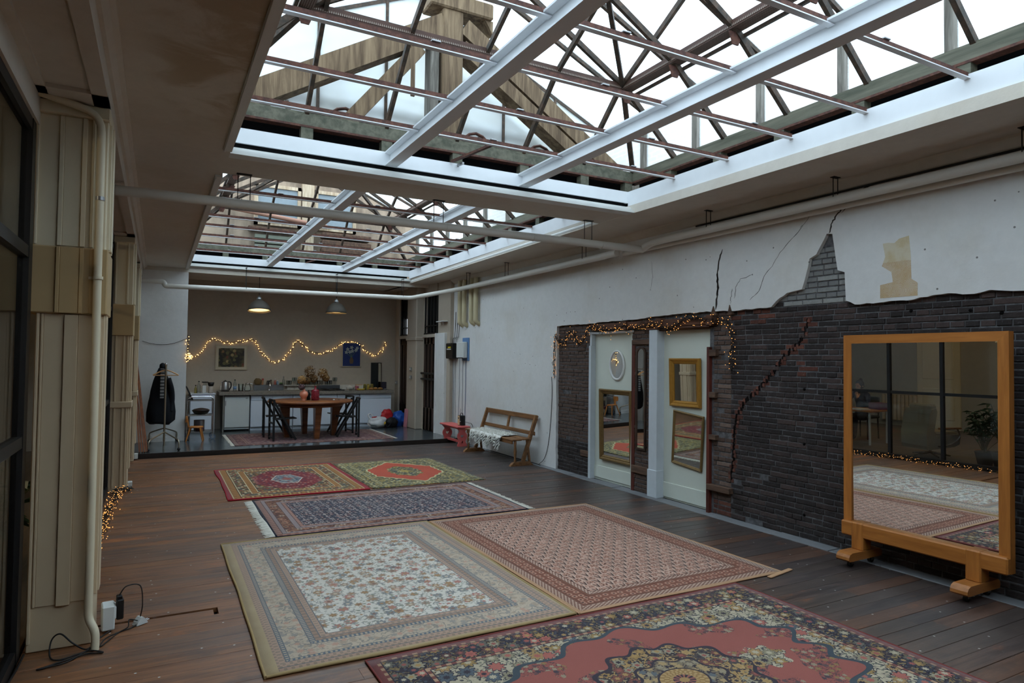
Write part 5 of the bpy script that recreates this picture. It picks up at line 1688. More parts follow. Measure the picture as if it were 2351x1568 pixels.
# ------------------------------------------------------------------ fairy lights
def fairy(name, label, path, n, spread, seed, size=.0075, mat='bulb', nd=(1, 1, 1), strands=3):
    rg = random.Random(seed)
    o = empty(name, label=label, cat='string lights')
    P = bezier(path, 6)
    seg = [(P[i], P[i + 1], (P[i + 1] - P[i]).length) for i in range(len(P) - 1)]
    tot = sum(s[2] for s in seg)
    b = MB()
    for k in range(n):
        t = tot * (k + rg.random()) / n
        for a, c, L in seg:
            if t <= L: break
            t -= L
        p = a.lerp(c, min(1, t / max(L, 1e-6))) + Vector((rg.gauss(0, spread) * nd[0], rg.gauss(0, spread) * nd[1], rg.gauss(0, spread) * nd[2]))
        b.ball(p, size * rg.uniform(.8, 1.15), 1)
    b.build('bulbs', MT[mat], o, kind='stuff')
    w = MB()
    for k in range(strands):
        w.tube([p + Vector((rg.gauss(0, spread * .6) * nd[0], rg.gauss(0, spread * .6) * nd[1], rg.gauss(0, spread * .6) * nd[2])) for p in P], .0028, 4)
    w.build('wire', MT['cable'], o)
    return o
kp = [(.468, 13.17, 1.94), (.470, 13.17, 1.75), (.472, 13.17, 1.50), (.480, 13.19, 1.62), (.50, 14.1, 1.56), (.62, 15.02, 1.57), (.68, 15.02, 1.58), (.80, 15.02, 1.68), (.95, 15.02, 1.93), (1.16, 15.02, 1.90), (1.35, 15.02, 1.88), (1.55, 15.02, 1.91), (1.79, 15.02, 1.95), (1.87, 15.02, 1.83), (2.02, 15.02, 1.61), (2.25, 15.02, 1.47), (2.47, 15.02, 1.60), (2.62, 15.02, 1.80), (2.71, 15.02, 1.95), (2.95, 15.02, 1.75), (3.20, 15.02, 1.68), (3.45, 15.02, 1.75), (3.68, 15.02, 1.92), (3.78, 15.02, 1.95), (3.98, 15.02, 1.955), (4.14, 15.02, 1.86), (4.28, 15.02, 1.72), (4.42, 15.02, 1.655), (4.56, 15.02, 1.71), (4.66, 15.02, 1.83), (4.72, 15.02, 1.97)]
fairy('fairy_lights', 'warm fairy light garland in waves along the kitchen back wall', kp, 240, .016, 1, .0082, nd=(1, .3, 1))
dpth = [(5.155, 8.24, 1.35), (5.15, 8.235, 1.6), (5.15, 8.22, 1.95), (5.16, 8.10, 1.84), (5.16, 7.95, 1.88), (5.16, 7.80, 2.02), (5.16, 7.66, 1.86), (5.16, 7.52, 1.85), (5.16, 7.38, 2.03), (5.14, 7.15, 2.03), (5.14, 6.9, 1.99), (5.14, 6.6, 2.03), (5.14, 6.4, 2.00), (5.14, 6.1, 2.05), (5.14, 5.9, 2.00), (5.14, 5.75, 1.97), (5.14, 5.55, 2.06), (5.14, 5.35, 2.08), (5.14, 5.2, 2.05), (5.15, 5.0, 2.03), (5.15, 4.88, 2.02), (5.16, 4.84, 1.85), (5.16, 4.85, 1.65), (5.16, 4.83, 1.5)]
fairy('fairy_lights', 'tangled fairy lights hung along the rusty lintel over the doorways', dpth, 330, .036, 2, .0045, mat='bulb_amber', nd=(.25, 1, 1), strands=6)
fp = [(-.44, 4.75, .02), (-.42, 5.4, .025), (-.43, 6.2, .03), (-.40, 6.9, .03), (-.40, 7.6, .04), (-.38, 8.1, .05), (-.36, 8.5, .06), (-.36, 8.72, .07), (-.24, 8.86, .04)]
fairy('fairy_lights', 'heap of fairy lights on the floor along the glass partition', fp, 360, .034, 3, .0046, mat='bulb_amber', nd=(1, 1, .6), strands=9)

# ------------------------------------------------------------------ socket box, adapter and cables at the foot of the near pillar
def socket():
    r = empty('socket_box', (-.222, 4.50, 0), radians(6), label='grey white socket box at the foot of the near pillar', cat='socket')
    MB().cbox(-.03, .035, -.055, .055, .012, .150, .006).build('case', MT['white_plastic'], r)
    MB().cbox(.028, .042, -.045, .05, .07, .14, .004).build('flap', MT['white_plastic'], r)
    a = empty('power_adapter', (-.160, 4.505, .055), radians(6), label='black power adapter plugged into the socket box', cat='adapter')
    MB().cbox(-.02, .018, -.028, .028, .0, .115, .006).build('case', MT['black_plastic'], a)
    MB().cbox(-.02, .01, -.02, .02, .113, .135, .004).build('plug_head', MT['black_plastic'], a)
    p = empty('white_plug', (-.055, 4.52, .0), .6, label='loose white plug lying on the floorboards by the near pillar', cat='plug')
    MB().prism([(-.035, 0), (.035, 0), (.028, .018), (.006, .042), (-.006, .042), (-.028, .018)], 'y', -.022, .022).build('plug_body', MT['white_plastic'], p)
    for y in (-.008, .008): MB().tube([(.034, y, .012), (.052, y, .012)], .0025, 6).build('pin', MT['chrome'], p)
    MB().tube(bezier([(-.165, 4.50, .19), (-.13, 4.51, .235), (-.06, 4.52, .225), (-.045, 4.515, .12), (-.055, 4.52, .04)]), .0035, 6).build('adapter_lead', MT['cable'], label='black lead arching from the adapter to the white plug', cat='cable')
    MB().tube(bezier([(-.06, 4.51, .02), (-.11, 4.47, .05), (-.115, 4.44, .02), (-.16, 4.42, .004), (-.2, 4.33, .005), (-.24, 4.25, .004), (-.22, 4.36, .004), (-.15, 4.43, .004), (-.10, 4.46, .004), (-.07, 4.50, .006)]), .0035, 6).build('plug_lead', MT['cable'], label='black lead looping on the floor behind the white plug', cat='cable')
    rg = random.Random(9)
    c = [(-.20, 4.40, .03), (-.26, 4.31, .02), (-.30, 4.23, .01), (-.36, 4.21, .06), (-.42, 4.24, .11), (-.46, 4.25, .08), (-.46, 4.20, .015), (-.42, 4.16, .005), (-.34, 4.19, .006), (-.28, 4.20, .01), (-.22, 4.16, .006), (-.30, 4.17, .008), (-.38, 4.14, .006), (-.46, 4.10, .005), (-.50, 4.08, .005), (-.44, 4.09, .006), (-.38, 4.11, .006), (-.32, 4.18, .008), (-.27, 4.24, .02), (-.24, 4.30, .04)]
    MB().tube(bezier(c), .0042, 6).build('cable_tangle', MT['cable'], label='tangle of black cable on the floor beside the pillar pipe', cat='cable')
    MB().tube(bezier([(-.585, 4.30, .01), (-.59, 4.1, .008), (-.60, 3.9, .008), (-.60, 3.5, .008)]), .006, 6).build('floor_lead', MT['cable'], label='dark cable following the edge of the floorboards at far left', cat='cable')
    b = empty('socket_box', (-.262, 9.01, 0), 0, label='small white socket box at the foot of the second pillar', cat='socket')
    MB().cbox(-.02, .03, -.04, .04, .03, .10, .005).build('case', MT['white_plastic'], b)
    b = empty('socket_box', (-.262, 11.52, 0), 0, label='small white socket box beside the kitchen step', cat='socket')
    MB().cbox(-.02, .03, -.04, .04, .02, .10, .005).build('case', MT['white_plastic'], b)
socket()
# ------------------------------------------------------------------ kitchen
K = .07
from mathutils import noise as mnoise
def blob(mb, c, r, sc, amp, freq, seed, sub=3, flat=None):
    bm = bmesh.new(); bmesh.ops.create_icosphere(bm, subdivisions=sub, radius=1.0)
    for v in bm.verts:
        d = v.co.normalized()
        k = 1 + amp * mnoise.noise(d * freq + Vector((seed * 7.1, seed * 3.3, seed)))
        p = Vector((d.x * sc[0], d.y * sc[1], d.z * sc[2])) * r * k
        if flat is not None and p.z < flat: p.z = flat
        v.co = Vector(c) + p
    return mb.bm(bm, True)

def kitchen_units():
    W = MT['white_lacquer']; Y = 14.45
    dark = MT['black_gap']
    grp = 'white kitchen units under the worktop'
    def unit(x0, x1, label, cols, drawer=True, handle=False):
        u = empty('kitchen_cabinet', ((x0 + x1) / 2, Y, K), label=label, cat='cabinet', group=grp)
        w = (x1 - x0) / 2
        MB().box(-w, w, .022, .58, .06, .728).build('body', W, u)
        MB().box(-w, w, .04, .56, .0, .06).build('plinth', W, u)
        n = cols
        for k in range(n):
            a, b = -w + 2 * w * k / n + .004, -w + 2 * w * (k + 1) / n - .004
            if drawer:
                d = MB().cbox(a, b, .0, .022, .622, .705, .002).build('drawer_front', W, u)
                if handle: MB().cbox((a + b) / 2 - .06, (a + b) / 2 + .06, -.016, .0, .658, .668, .003).build('handle', MT['cable'], d)
                MB().cbox(a, b, .0, .022, .075, .612, .002).build('cabinet_door', W, u)
            else: MB().cbox(a, b, .0, .022, .075, .705, .002).build('cabinet_door', W, u)
    unit(1.705, 2.535, 'white kitchen unit beside the fridge with two drawers and two doors', 2)
    unit(2.545, 3.465, 'white kitchen unit in the middle, behind the round table', 2)
    unit(3.470, 3.960, 'narrow white kitchen unit whose drawer has a dark handle', 1, handle=True)
    unit(3.966, 4.690, 'widest white kitchen unit at the right end behind the bags', 1)
    f = empty('fridge', (1.445, Y - .01, K), label='small white under-counter fridge at the left end of the units', cat='fridge')
    F = MT['fridge_white']
    MB().cbox(-.235, .235, .03, .56, .03, .715, .006).build('body', F, f)
    d = MB().cbox(-.235, .235, .0, .035, .075, .69, .008).build('fridge_door', F, f)
    MB().cbox(-.222, -.210, -.012, .004, .52, .62, .003).build('handle', MT['alu'], d)
    MB().box(.16, .20, -.002, .002, .655, .675).build('badge', MT['alu'], d)
    MB().box(-.23, .23, .05, .5, .0, .03).build('kick_plate', dark, f)
    MB().box(-.24, .24, .02, .03, .695, .705).build('trim_strip', MT['alu'], f)
    MB().box(1.178, 1.200, 14.44, 15.0, K, .80).build('end_panel', plain('grey_end_panel', C(120, 118, 112), .5), label='grey side panel left of the fridge holding up the worktop', cat='panel')
    g = G('speckled_grey_worktop'); p = g.pos(); n = g.noise(p, 90.0, 2.0, .7)
    wt = g.bsdf(g.mix(n.smooth(.4, .6), C(104, 98, 90), C(134, 128, 118)), .35, 0, .4)
    MB().cbox(1.10, 4.73, 14.385, 15.04, .80, .868, .004).build('worktop', wt, label='long speckled grey kitchen worktop', cat='worktop')
    til = plain('white_wall_tile', C(206, 200, 188), .3, 0, .4, .03)
    sp = empty('tile_splashback', (0, 15.04, .868), label='low row of white tiles behind the worktop', cat='tiles')
    x = 1.16
    while x < 4.6:
        if not (1.80 < x + .07 < 2.44): MB().cbox(x, x + .146, -.012, .008, .002, .104, .002).build('tile', til, sp)
        x += .15
    MB().cbox(1.82, 2.43, 14.98, 15.04, .868, .985, .004).build('sink_upstand', plain('sink_steel', C(130, 132, 134), .3, .8), label='steel upstand behind the kitchen sink', cat='sink')
    t = empty('tap', (2.115, 14.86, .868), label='chrome mixer tap at the kitchen sink', cat='tap')
    MB().lathe([(.026, 0), (.026, .012), (.016, .02), (.016, .07), (.0, .075)], 14).build('tap_base', MT['chrome'], t)
    MB().tube(arc([(0, 0, .06), (0, 0, .16), (0, -.10, .17), (0, -.13, .10)], .05), .010, 10).build('spout', MT['chrome'], t)
    MB().tube([(.0, 0, .07), (.045, -.01, .09)], .006, 8).build('lever', MT['chrome'], t)
kitchen_units()

def lathe_thing(name, label, cat, loc, prof, mat, group=None, seg=18, extra=None):
    o = empty(name, loc, label=label, cat=cat, group=group)
    MB().lathe(prof, seg).build('body', mat, o)
    if extra: extra(o)
    return o
bottle_p = [(.030, 0), (.033, .01), (.033, .13), (.028, .16), (.012, .20), (.012, .225)]
def cap(z, r, m): return lambda o: MB().lathe([(r, z), (r, z + .018), (0, z + .018)], 12).build('cap', m, o)
def counter_things():
    z = .868
    clear = MT['glass_clear']
    def kettle(o):
        MB().lathe([(.05, .198), (.03, .214), (.01, .222), (.01, .232), (0, .232)], 16).build('lid', MT['black_plastic'], o)
        MB().tube(arc([(.05, 0, .20), (.105, 0, .19), (.115, 0, .10), (.075, 0, .03)], .04), .012, 8).build('handle', MT['black_plastic'], o)
        MB().prism([(-.085, .19), (-.05, .20), (-.055, .15)], 'y', -.014, .014).build('spout', MT['alu'], o)
        MB().lathe([(.08, -.0), (.08, .016)], 18).build('kettle_base', MT['black_plastic'], o)
    lathe_thing('kettle', 'steel electric kettle with black handle on the worktop', 'kettle', (1.235, 14.70, z), [(.074, .016), (.074, .05), (.060, .19), (.05, .20)], MT['alu'], extra=kettle)
    blue = plain('pale_blue_label', C(110, 140, 176), .5)
    o = lathe_thing('water_bottle', 'clear plastic water bottle with blue label and black cap', 'bottle', (1.42, 14.72, z), bottle_p, clear, extra=cap(.225, .014, MT['black_plastic']))
    MB().lathe([(.034, .04), (.034, .10)], 16).build('bottle_label', blue, o)
    lathe_thing('glass_jug', 'plain glass jug on the worktop between bottle and carafe', 'jug', (1.535, 14.72, z), [(.048, 0), (.052, .004), (.056, .15), (.058, .152), (.054, .15), (.046, .008)], clear, extra=lambda o: MB().tube(arc([(.055, 0, .13), (.095, 0, .12), (.09, 0, .04), (.054, 0, .03)], .03), .007, 8).build('handle', clear, o))
    def carafe(o):
        MB().tube(arc([(.05, 0, .155), (.105, 0, .15), (.10, 0, .05), (.065, 0, .03)], .04), .008, 8).build('handle', MT['chrome'], o)
        MB().lathe([(.046, .15), (.048, .165), (.02, .178), (0, .18)], 16).build('lid', MT['chrome'], o)
    lathe_thing('coffee_carafe', 'round glass coffee carafe with chrome handle', 'carafe', (1.665, 14.72, z), [(.045, 0), (.068, .02), (.072, .06), (.055, .12), (.045, .155)], clear, extra=carafe)
    s = .985
    o = empty('paper_bag', (1.90, 15.01, s), label='brown bag standing on the sink upstand', cat='bag')
    blob(MB(), (0, 0, .07), .075, (1, .35, 1), .25, 2.2, 3, flat=-.07).build('bag_body', plain('brown_bag', C(104, 86, 58), .8, 0, .2, .15), o)
    o = empty('carton', (1.995, 15.01, s), label='slim red and tan carton beside the brown bag', cat='carton')
    MB().cbox(-.018, .018, -.02, .02, 0, .135, .002, M=Ry(radians(4))).build('carton_body', plain('tan_carton', C(150, 106, 70), .6), o)
    MB().cbox(-.0185, .0185, -.0205, .0205, .10, .136, .002, M=Ry(radians(4))).build('carton_top', plain('red_carton', C(150, 48, 44), .6), o)
    for k, (x, c, h, lb) in enumerate(((2.10, C(70, 62, 58), .07, 'dark spice jar'), (2.135, C(54, 52, 52), .075, 'black lidded jar'), (2.17, C(104, 92, 78), .09, 'brown jar'))):
        lathe_thing('jar', lb + ' on the sink upstand behind the tap', 'jar', (x, 15.01, s), [(.017, 0), (.019, .004), (.019, h * .8), (.015, h)], plain('jar_glass_%d' % k, c, .3), extra=cap(h, .016, MT['black_plastic']))
    lathe_thing('soap_bottle', 'pinkish red soap bottle on the sink upstand', 'bottle', (2.255, 15.01, s), [(.020, 0), (.022, .005), (.022, .075), (.010, .09), (.010, .11)], plain('pink_soap', C(160, 96, 84), .4), extra=cap(.11, .011, MT['white_plastic']))
    lathe_thing('soap_bottle', 'light blue soap bottle on the sink upstand', 'bottle', (2.305, 15.01, s), [(.020, 0), (.022, .005), (.022, .065), (.012, .08)], plain('blue_soap', C(120, 146, 168), .4), extra=cap(.08, .012, MT['white_plastic']))
    o = empty('sponge_tray', (2.38, 15.01, s), label='dark tray with green scouring sponge on the sink upstand', cat='sponge')
    MB().lathe([(.03, 0), (.042, .02), (.04, .02), (.028, .004)], 16, sy=.6).build('tray', MT['black_plastic'], o)
    MB().cbox(-.03, .03, -.012, .012, .018, .045, .004).build('sponge', plain('green_sponge', C(84, 120, 62), .9), o)
    lathe_thing('glass_bottle', 'tall clear bottle at the right end of the sink upstand', 'bottle', (2.43, 15.0, .985), [(.024, 0), (.026, .006), (.026, .10), (.010, .13), (.010, .17)], clear, extra=cap(.17, .011, MT['alu']))
    rg = random.Random(3)
    gl = MB().lathe([(.024, 0), (.026, .003), (.030, .10), (.0285, .10), (.0245, .006), (0, .006)], 12).mesh('body', clear)
    wine = MB().lathe([(.028, 0), (.026, .004), (.004, .01), (.004, .07), (.026, .10), (.032, .13), (.028, .165), (.027, .165), (.030, .13), (.024, .102), (0, .085)], 12).mesh('body', clear)
    sh = empty('glass_shelf', (3.03, 15.0, .975), label='narrow white ledge carrying the drinking glasses', cat='shelf')
    MB().cbox(-.58, .62, -.05, .045, -.012, .0, .003).build('shelf_board', til_white(), sh)
    for k in range(20):
        x = 2.52 + k * .055 + rg.uniform(-.008, .008)
        o = empty('drinking_glass', (x, 15.0 + rg.uniform(-.02, .01), .975), label='clear drinking glass in the row on the ledge above the hob', cat='glass', group='glasses on the ledge above the hob')
        link('body', wine if k in (2, 3, 14, 18, 19) else gl, o)
    h = empty('hob', (3.40, 14.72, z), label='black gas hob with raised back on the worktop', cat='hob')
    MB().cbox(-.26, .24, -.24, .24, 0, .02, .006).build('hob_plate', MT['black_plastic'], h)
    MB().cbox(-.26, .24, .20, .26, .02, .105, .006).build('hob_back', plain('grey_hob_back', C(70, 72, 76), .4, .3), h)
    for x in (-.14, .12):
        for y in (-.12, .10):
            MB().lathe([(.07, .02), (.07, .032), (.055, .032), (.055, .02)], 16, M=T(x, y, 0)).build('burner', MT['cable'], h)
    for x in (-.15, -.05, .05, .15): MB().lathe([(.012, 0), (.010, .015)], 10, M=T(x, -.24, .012) @ Rx(pi / 2)).build('knob', MT['black_plastic'], h)
    # groceries on the right
    o = empty('plastic_bag', (3.80, 14.66, z), label='crumpled whitish plastic bag beside the hob', cat='bag')
    blob(MB(), (0, 0, .05), .085, (1, .8, .62), .35, 2.6, 8, flat=-.05).build('bag_body', plain('whitish_film', C(190, 184, 172), .4, 0, .4, .12, 30), o)
    lathe_thing('mug', 'pink plastic tub on the worktop next to the crumpled bag', 'tub', (3.945, 14.62, z), [(.036, 0), (.044, .085), (.046, .095), (.04, .093), (.033, .006)], plain('pink_tub', C(186, 110, 122), .5))
    o = empty('cutting_board', (4.03, 14.80, z), label='cream carton with wooden lid leaning on the wall', cat='carton')
    MB().cbox(-.06, .07, -.03, .03, 0, .105, .003).build('carton_body', plain('cream_pack', C(204, 196, 176), .6), o)
    MB().cbox(-.075, .085, -.035, .035, .105, .118, .002).build('carton_lid', MT['hanger_wood'], o)
    ban = plain('yellow_banana', C(190, 160, 50), .5)
    for k in range(3):
        o = empty('banana', (4.00 + .03 * k, 14.56, z + .018), .3 * k, label=('yellow banana, %s of the three on the worktop' % ('left one', 'middle one', 'right one')[k]), cat='banana', group='bananas on the worktop')
        MB().tube(bezier([(-.07, 0, .012), (-.03, -.015, 0), (.03, -.015, 0), (.075, .005, .014)], 4), [.006, .011, .014, .016, .017, .017, .016, .016, .014, .012, .010, .007, .005], 8).build('peel', ban, o)
    for k, (x, c, lb) in enumerate(((4.17, C(110, 100, 40), 'olive green jar beside the bananas'), (4.25, C(150, 128, 44), 'yellow topped jar in front of the leaning mirror'), (4.33, C(120, 104, 38), 'mustard jar in front of the leaning mirror'))):
        lathe_thing('food_jar', lb, 'jar', (x, 14.78, z), [(.032, 0), (.036, .006), (.036, .10), (.030, .11)], plain('food_jar_%d' % k, c, .35), extra=cap(.11, .032, plain('jar_lid_%d' % k, C(160, 140, 50), .4)))
    br = plain('bread_crust', C(150, 108, 62), .8, 0, .2, .2, 20)
    for k, (x, y, lb) in enumerate(((4.26, 14.58, 'left pale bread roll on the worktop'), (4.36, 14.60, 'middle bread roll on the worktop'), (4.47, 14.58, 'right large bread roll on the worktop'))):
        o = empty('bread_roll', (x, y, z), label=lb, cat='bread', group='bread rolls on the worktop')
        blob(MB(), (0, 0, .028), .05, (1.15, .8, .7), .12, 1.8, 20 + k, flat=-.028).build('crust', br, o)
    o = empty('dark_box', (4.60, 14.76, z), label='tall dark box of groceries at the right end of the worktop', cat='box')
    MB().cbox(-.055, .055, -.05, .05, 0, .175, .004).build('box_body', plain('dark_print_box', C(46, 42, 54), .5, 0, .3, .3, 25), o)
    o = empty('foil_pack', (4.56, 14.50, z), label='small shiny foil pack at the front right of the worktop', cat='pack')
    blob(MB(), (0, 0, .016), .035, (1.2, .8, .5), .3, 3.0, 31, flat=-.016).build('foil', MT['alu'], o)
    o = empty('leaning_mirror', (4.50, 15.02, z), label='dark framed mirror standing on the worktop against the wall', cat='mirror')
    MB().cbox(-.125, .125, -.03, .0, 0, .615, .004, M=Rx(radians(-1.5))).build('mirror_frame', MT['black_wood'], o)
    MB().box(-.11, .03, -.034, -.029, .02, .60, M=Rx(radians(-1.5))).build('mirror_glass', MT['dark_pane'], o)
    MB().box(.045, .11, -.034, -.029, .02, .60, M=Rx(radians(-1.5))).build('bevel_strip', MT['mirror_old'], o)
_tw = []
def til_white():
    if not _tw: _tw.append(plain('ledge_white', C(200, 194, 182), .5))
    return _tw[0]
counter_things()

def pictures():
    def pic(x0, x1, z0, z1, label, mat, fm, fw, mw, mm):
        o = empty('picture', ((x0 + x1) / 2, 15.05, z0), label=label, cat='picture')
        w, h = x1 - x0, z1 - z0
        b = MB()
        b.box(-w / 2, w / 2, -.03, 0, 0, fw); b.box(-w / 2, w / 2, -.03, 0, h - fw, h); b.box(-w / 2, -w / 2 + fw, -.03, 0, fw, h - fw); b.box(w / 2 - fw, w / 2, -.03, 0, fw, h - fw)
        b.build('picture_frame', fm, o)
        if mw: MB().box(-w / 2 + fw, w / 2 - fw, -.022, -.004, fw, h - fw).build('mount', mm, o)
        MB().box(-w / 2 + fw + mw, w / 2 - fw - mw, -.026, -.003, fw + mw, h - fw - mw).build('print', mat, o)
        return o, w, h
    g = G('dark_flower_print'); p = g.pos(); x, y, z = g.sep(p); q = g.xyz(x, z, 0.0)
    v = g.voro(q, 13.0, 1.0); n = g.noise(q, 9.0, 4.0); r, a, b_ = g.sep(v['Color'])
    c1 = g.mix(n.smooth(.4, .65), C(40, 36, 28), C(84, 76, 48))
    m1 = g.bsdf(g.mix((v['Distance'] < .42) * (r > .45), c1, g.pick(a, [C(150, 130, 86), C(110, 62, 44), C(96, 92, 56), C(128, 96, 62)])), .5)
    cream = plain('cream_frame', C(184, 172, 146), .5)
    pic(1.06, 1.68, 1.305, 1.82, 'dark flower still life print in a wide cream frame', m1, cream, .018, .042, plain('cream_mount', C(196, 186, 162), .7))
    o, w, h = pic(3.70, 4.13, 1.385, 1.935, 'deep blue print of white flowers in a vase', plain('blue_print', C(30, 46, 98), .5, 0, .3, .2, 12), cream, .014, .0, None)
    rg = random.Random(2)
    wh, gr, vs = plain('print_white', C(186, 190, 176), .6), plain('print_green', C(86, 110, 84), .6), plain('print_vase', C(96, 74, 50), .6)
    b = MB(); s = MB()
    for cx, cz in ((-.09, .40), (0, .44), (.02, .36), (.10, .38), (-.04, .34), (-.12, .33), (.13, .43)):
        for k in range(5):
            t = 2 * pi * k / 5 + cx * 9
            b.prism([(cx, cz), (cx + .03 * cos(t - .4), cz + .03 * sin(t - .4)), (cx + .045 * cos(t), cz + .045 * sin(t)), (cx + .03 * cos(t + .4), cz + .03 * sin(t + .4))], 'y', -.0272, -.0255)
        s.bar((cx, -.0265, cz), (0, -.0265, .20), .0012, .006, (1, 0, 0))
    b.build('painted_petals', wh, o, kind='stuff'); s.build('painted_stems', gr, o, kind='stuff')
    MB().prism([(-.03, .07), (.03, .07), (.045, .12), (.045, .16), (.022, .20), (.026, .215), (-.026, .215), (-.022, .20), (-.045, .16), (-.045, .12)], 'y', -.0274, -.0255).build('painted_vase', vs, o)
pictures()

def pendant(x, y, z, tilt, label):
    o = empty('pendant_lamp', (x, y, z), label=label, cat='lamp', group='grey bell lamps over the kitchen table')
    M = Rx(tilt)
    sh = plain('grey_enamel_shade', C(70, 64, 56), .6, .1, .3, .04)
    MB().lathe([(.206, -.004), (.210, .0), (.204, .03), (.185, .085), (.150, .14), (.10, .185), (.06, .205), (.058, .205), (.098, .183), (.146, .138), (.18, .083), (.198, .03), (.202, 0), (.206, -.004)], 32, M=M, cap=(False, False)).build('lamp_shade', sh, o)
    MB().lathe([(.196, .029), (.177, .082), (.143, .136), (.096, .181), (.0, .20)], 32, M=M, cap=(False, False)).build('shade_lining', plain('white_shade_lining', C(236, 228, 206), .5), o)
    MB().lathe([(.05, .20), (.048, .25), (.030, .262), (.028, .285), (.0, .29)], 16, M=M).build('lamp_cap', MT['alu'], o)
    MB().lathe([(0, .075), (.03, .085), (.045, .115), (.035, .15), (.018, .18), (.018, .2)], 14, M=M).build('bulb', MT['lamp_bulb'], o)
    MB().tube([tuple(M @ Vector((0, 0, .285))), (.0, -sin(tilt) * .2, CEIL - z)], .006, 6).build('lamp_cord', MT['cable'], o)
    MB().lathe([(.03, CEIL - z - .03), (.035, CEIL - z)], 12, M=T(0, -sin(tilt) * .2, 0)).build('ceiling_rose', MT['cable'], o)
MT['lamp_bulb'] = emit('warm_lamp_bulb', (1.0, .72, .36, 1), 60.0)
pendant(1.68, 13.3, 2.465, radians(-9), 'lit grey bell lamp above the left side of the round table')
pendant(3.14, 13.3, 2.487, radians(-1.5), 'lit grey bell lamp above the right side of the round table')

def round_table():
    o = empty('round_table', (2.61, 12.97, K), label='round brown wooden dining table in the kitchen', cat='table')
    m = MT['table_wood']
    MB().lathe([(.75, .655), (.785, .665), (.79, .69), (.78, .70), (0, .70)], 48).build('table_top', m, o)
    MB().lathe([(.60, .59), (.60, .655), (.57, .655), (.57, .59)], 40).build('apron', m, o)
    for k in range(4):
        a = -pi / 2 + .06 + k * pi / 2
        M = Rz(a)
        b = MB()
        b._add([tuple(M @ Vector(p)) for p in [(.40, -.045, 0), (.48, -.045, 0), (.48, .045, 0), (.40, .045, 0), (.40, -.06, .60), (.575, -.06, .60), (.575, .06, .60), (.40, .06, .60), (.40, -.06, .66), (.575, -.06, .66), (.575, .06, .66), (.40, .06, .66)]],
               [(3, 2, 1, 0), (0, 1, 5, 4), (1, 2, 6, 5), (2, 3, 7, 6), (3, 0, 4, 7), (4, 5, 9, 8), (5, 6, 10, 9), (6, 7, 11, 10), (7, 4, 8, 11), (8, 9, 10, 11)])
        b.build('leg', m, o)
round_table()

def folding_chair():
    o = empty('folding_chair', (0, 0, 0), label='', cat='chair', group='black folding chairs at the round table')
    m = MT['black_wood']; w = .19
    for s in (-1, 1):
        MB().cbox(-.018, .018, s * w - .014, s * w + .014, 0, .72, .004).build('back_post', m, o)
        MB().bar((.01, s * (w - .034), .70), (.40, s * (w - .034), .012), .022, .036, (1, 0, 0)).build('slanted_leg', m, o)
    MB().tube(arc([(-.0, -w - .014, .725), (-.025, -w * .5, .735), (-.025, w * .5, .735), (0, w + .014, .725)], .05), .022, 8).build('top_rail', m, o)
    MB().cbox(.05, .43, -w + .06, w - .06, .372, .392, .005, M=Ry(radians(-2))).build('seat', m, o)
    MB().cbox(-.012, .012, -w, w, .30, .33, .003).build('cross_rail', m, o)
    MB().cbox(-.012, .012, -w, w, .04, .065, .003).build('foot_rail', m, o)
    MB().tube([(.385, -w + .034, .03), (.385, w - .034, .03)], .009, 8).build('foot_bar', m, o)
    return o
ch = folding_chair()
spots = [((1.845, 12.58), .05, 'black folding chair on the left of the round table, nearer the camera'),
         ((1.80, 13.28), -.10, 'black folding chair on the left of the round table, nearer the units'),
         ((3.44, 12.66), pi - .15, 'black folding chair on the right of the round table, nearer the camera'),
         ((3.46, 13.36), pi + .12, 'black folding chair on the right of the round table, nearer the units')]
for k, ((x, y), a, lb) in enumerate(spots):
    o = ch if k == 0 else copy_tree(ch)
    o.location = (x, y, K + .008); o.rotation_euler = (0, 0, a); o['label'] = lb

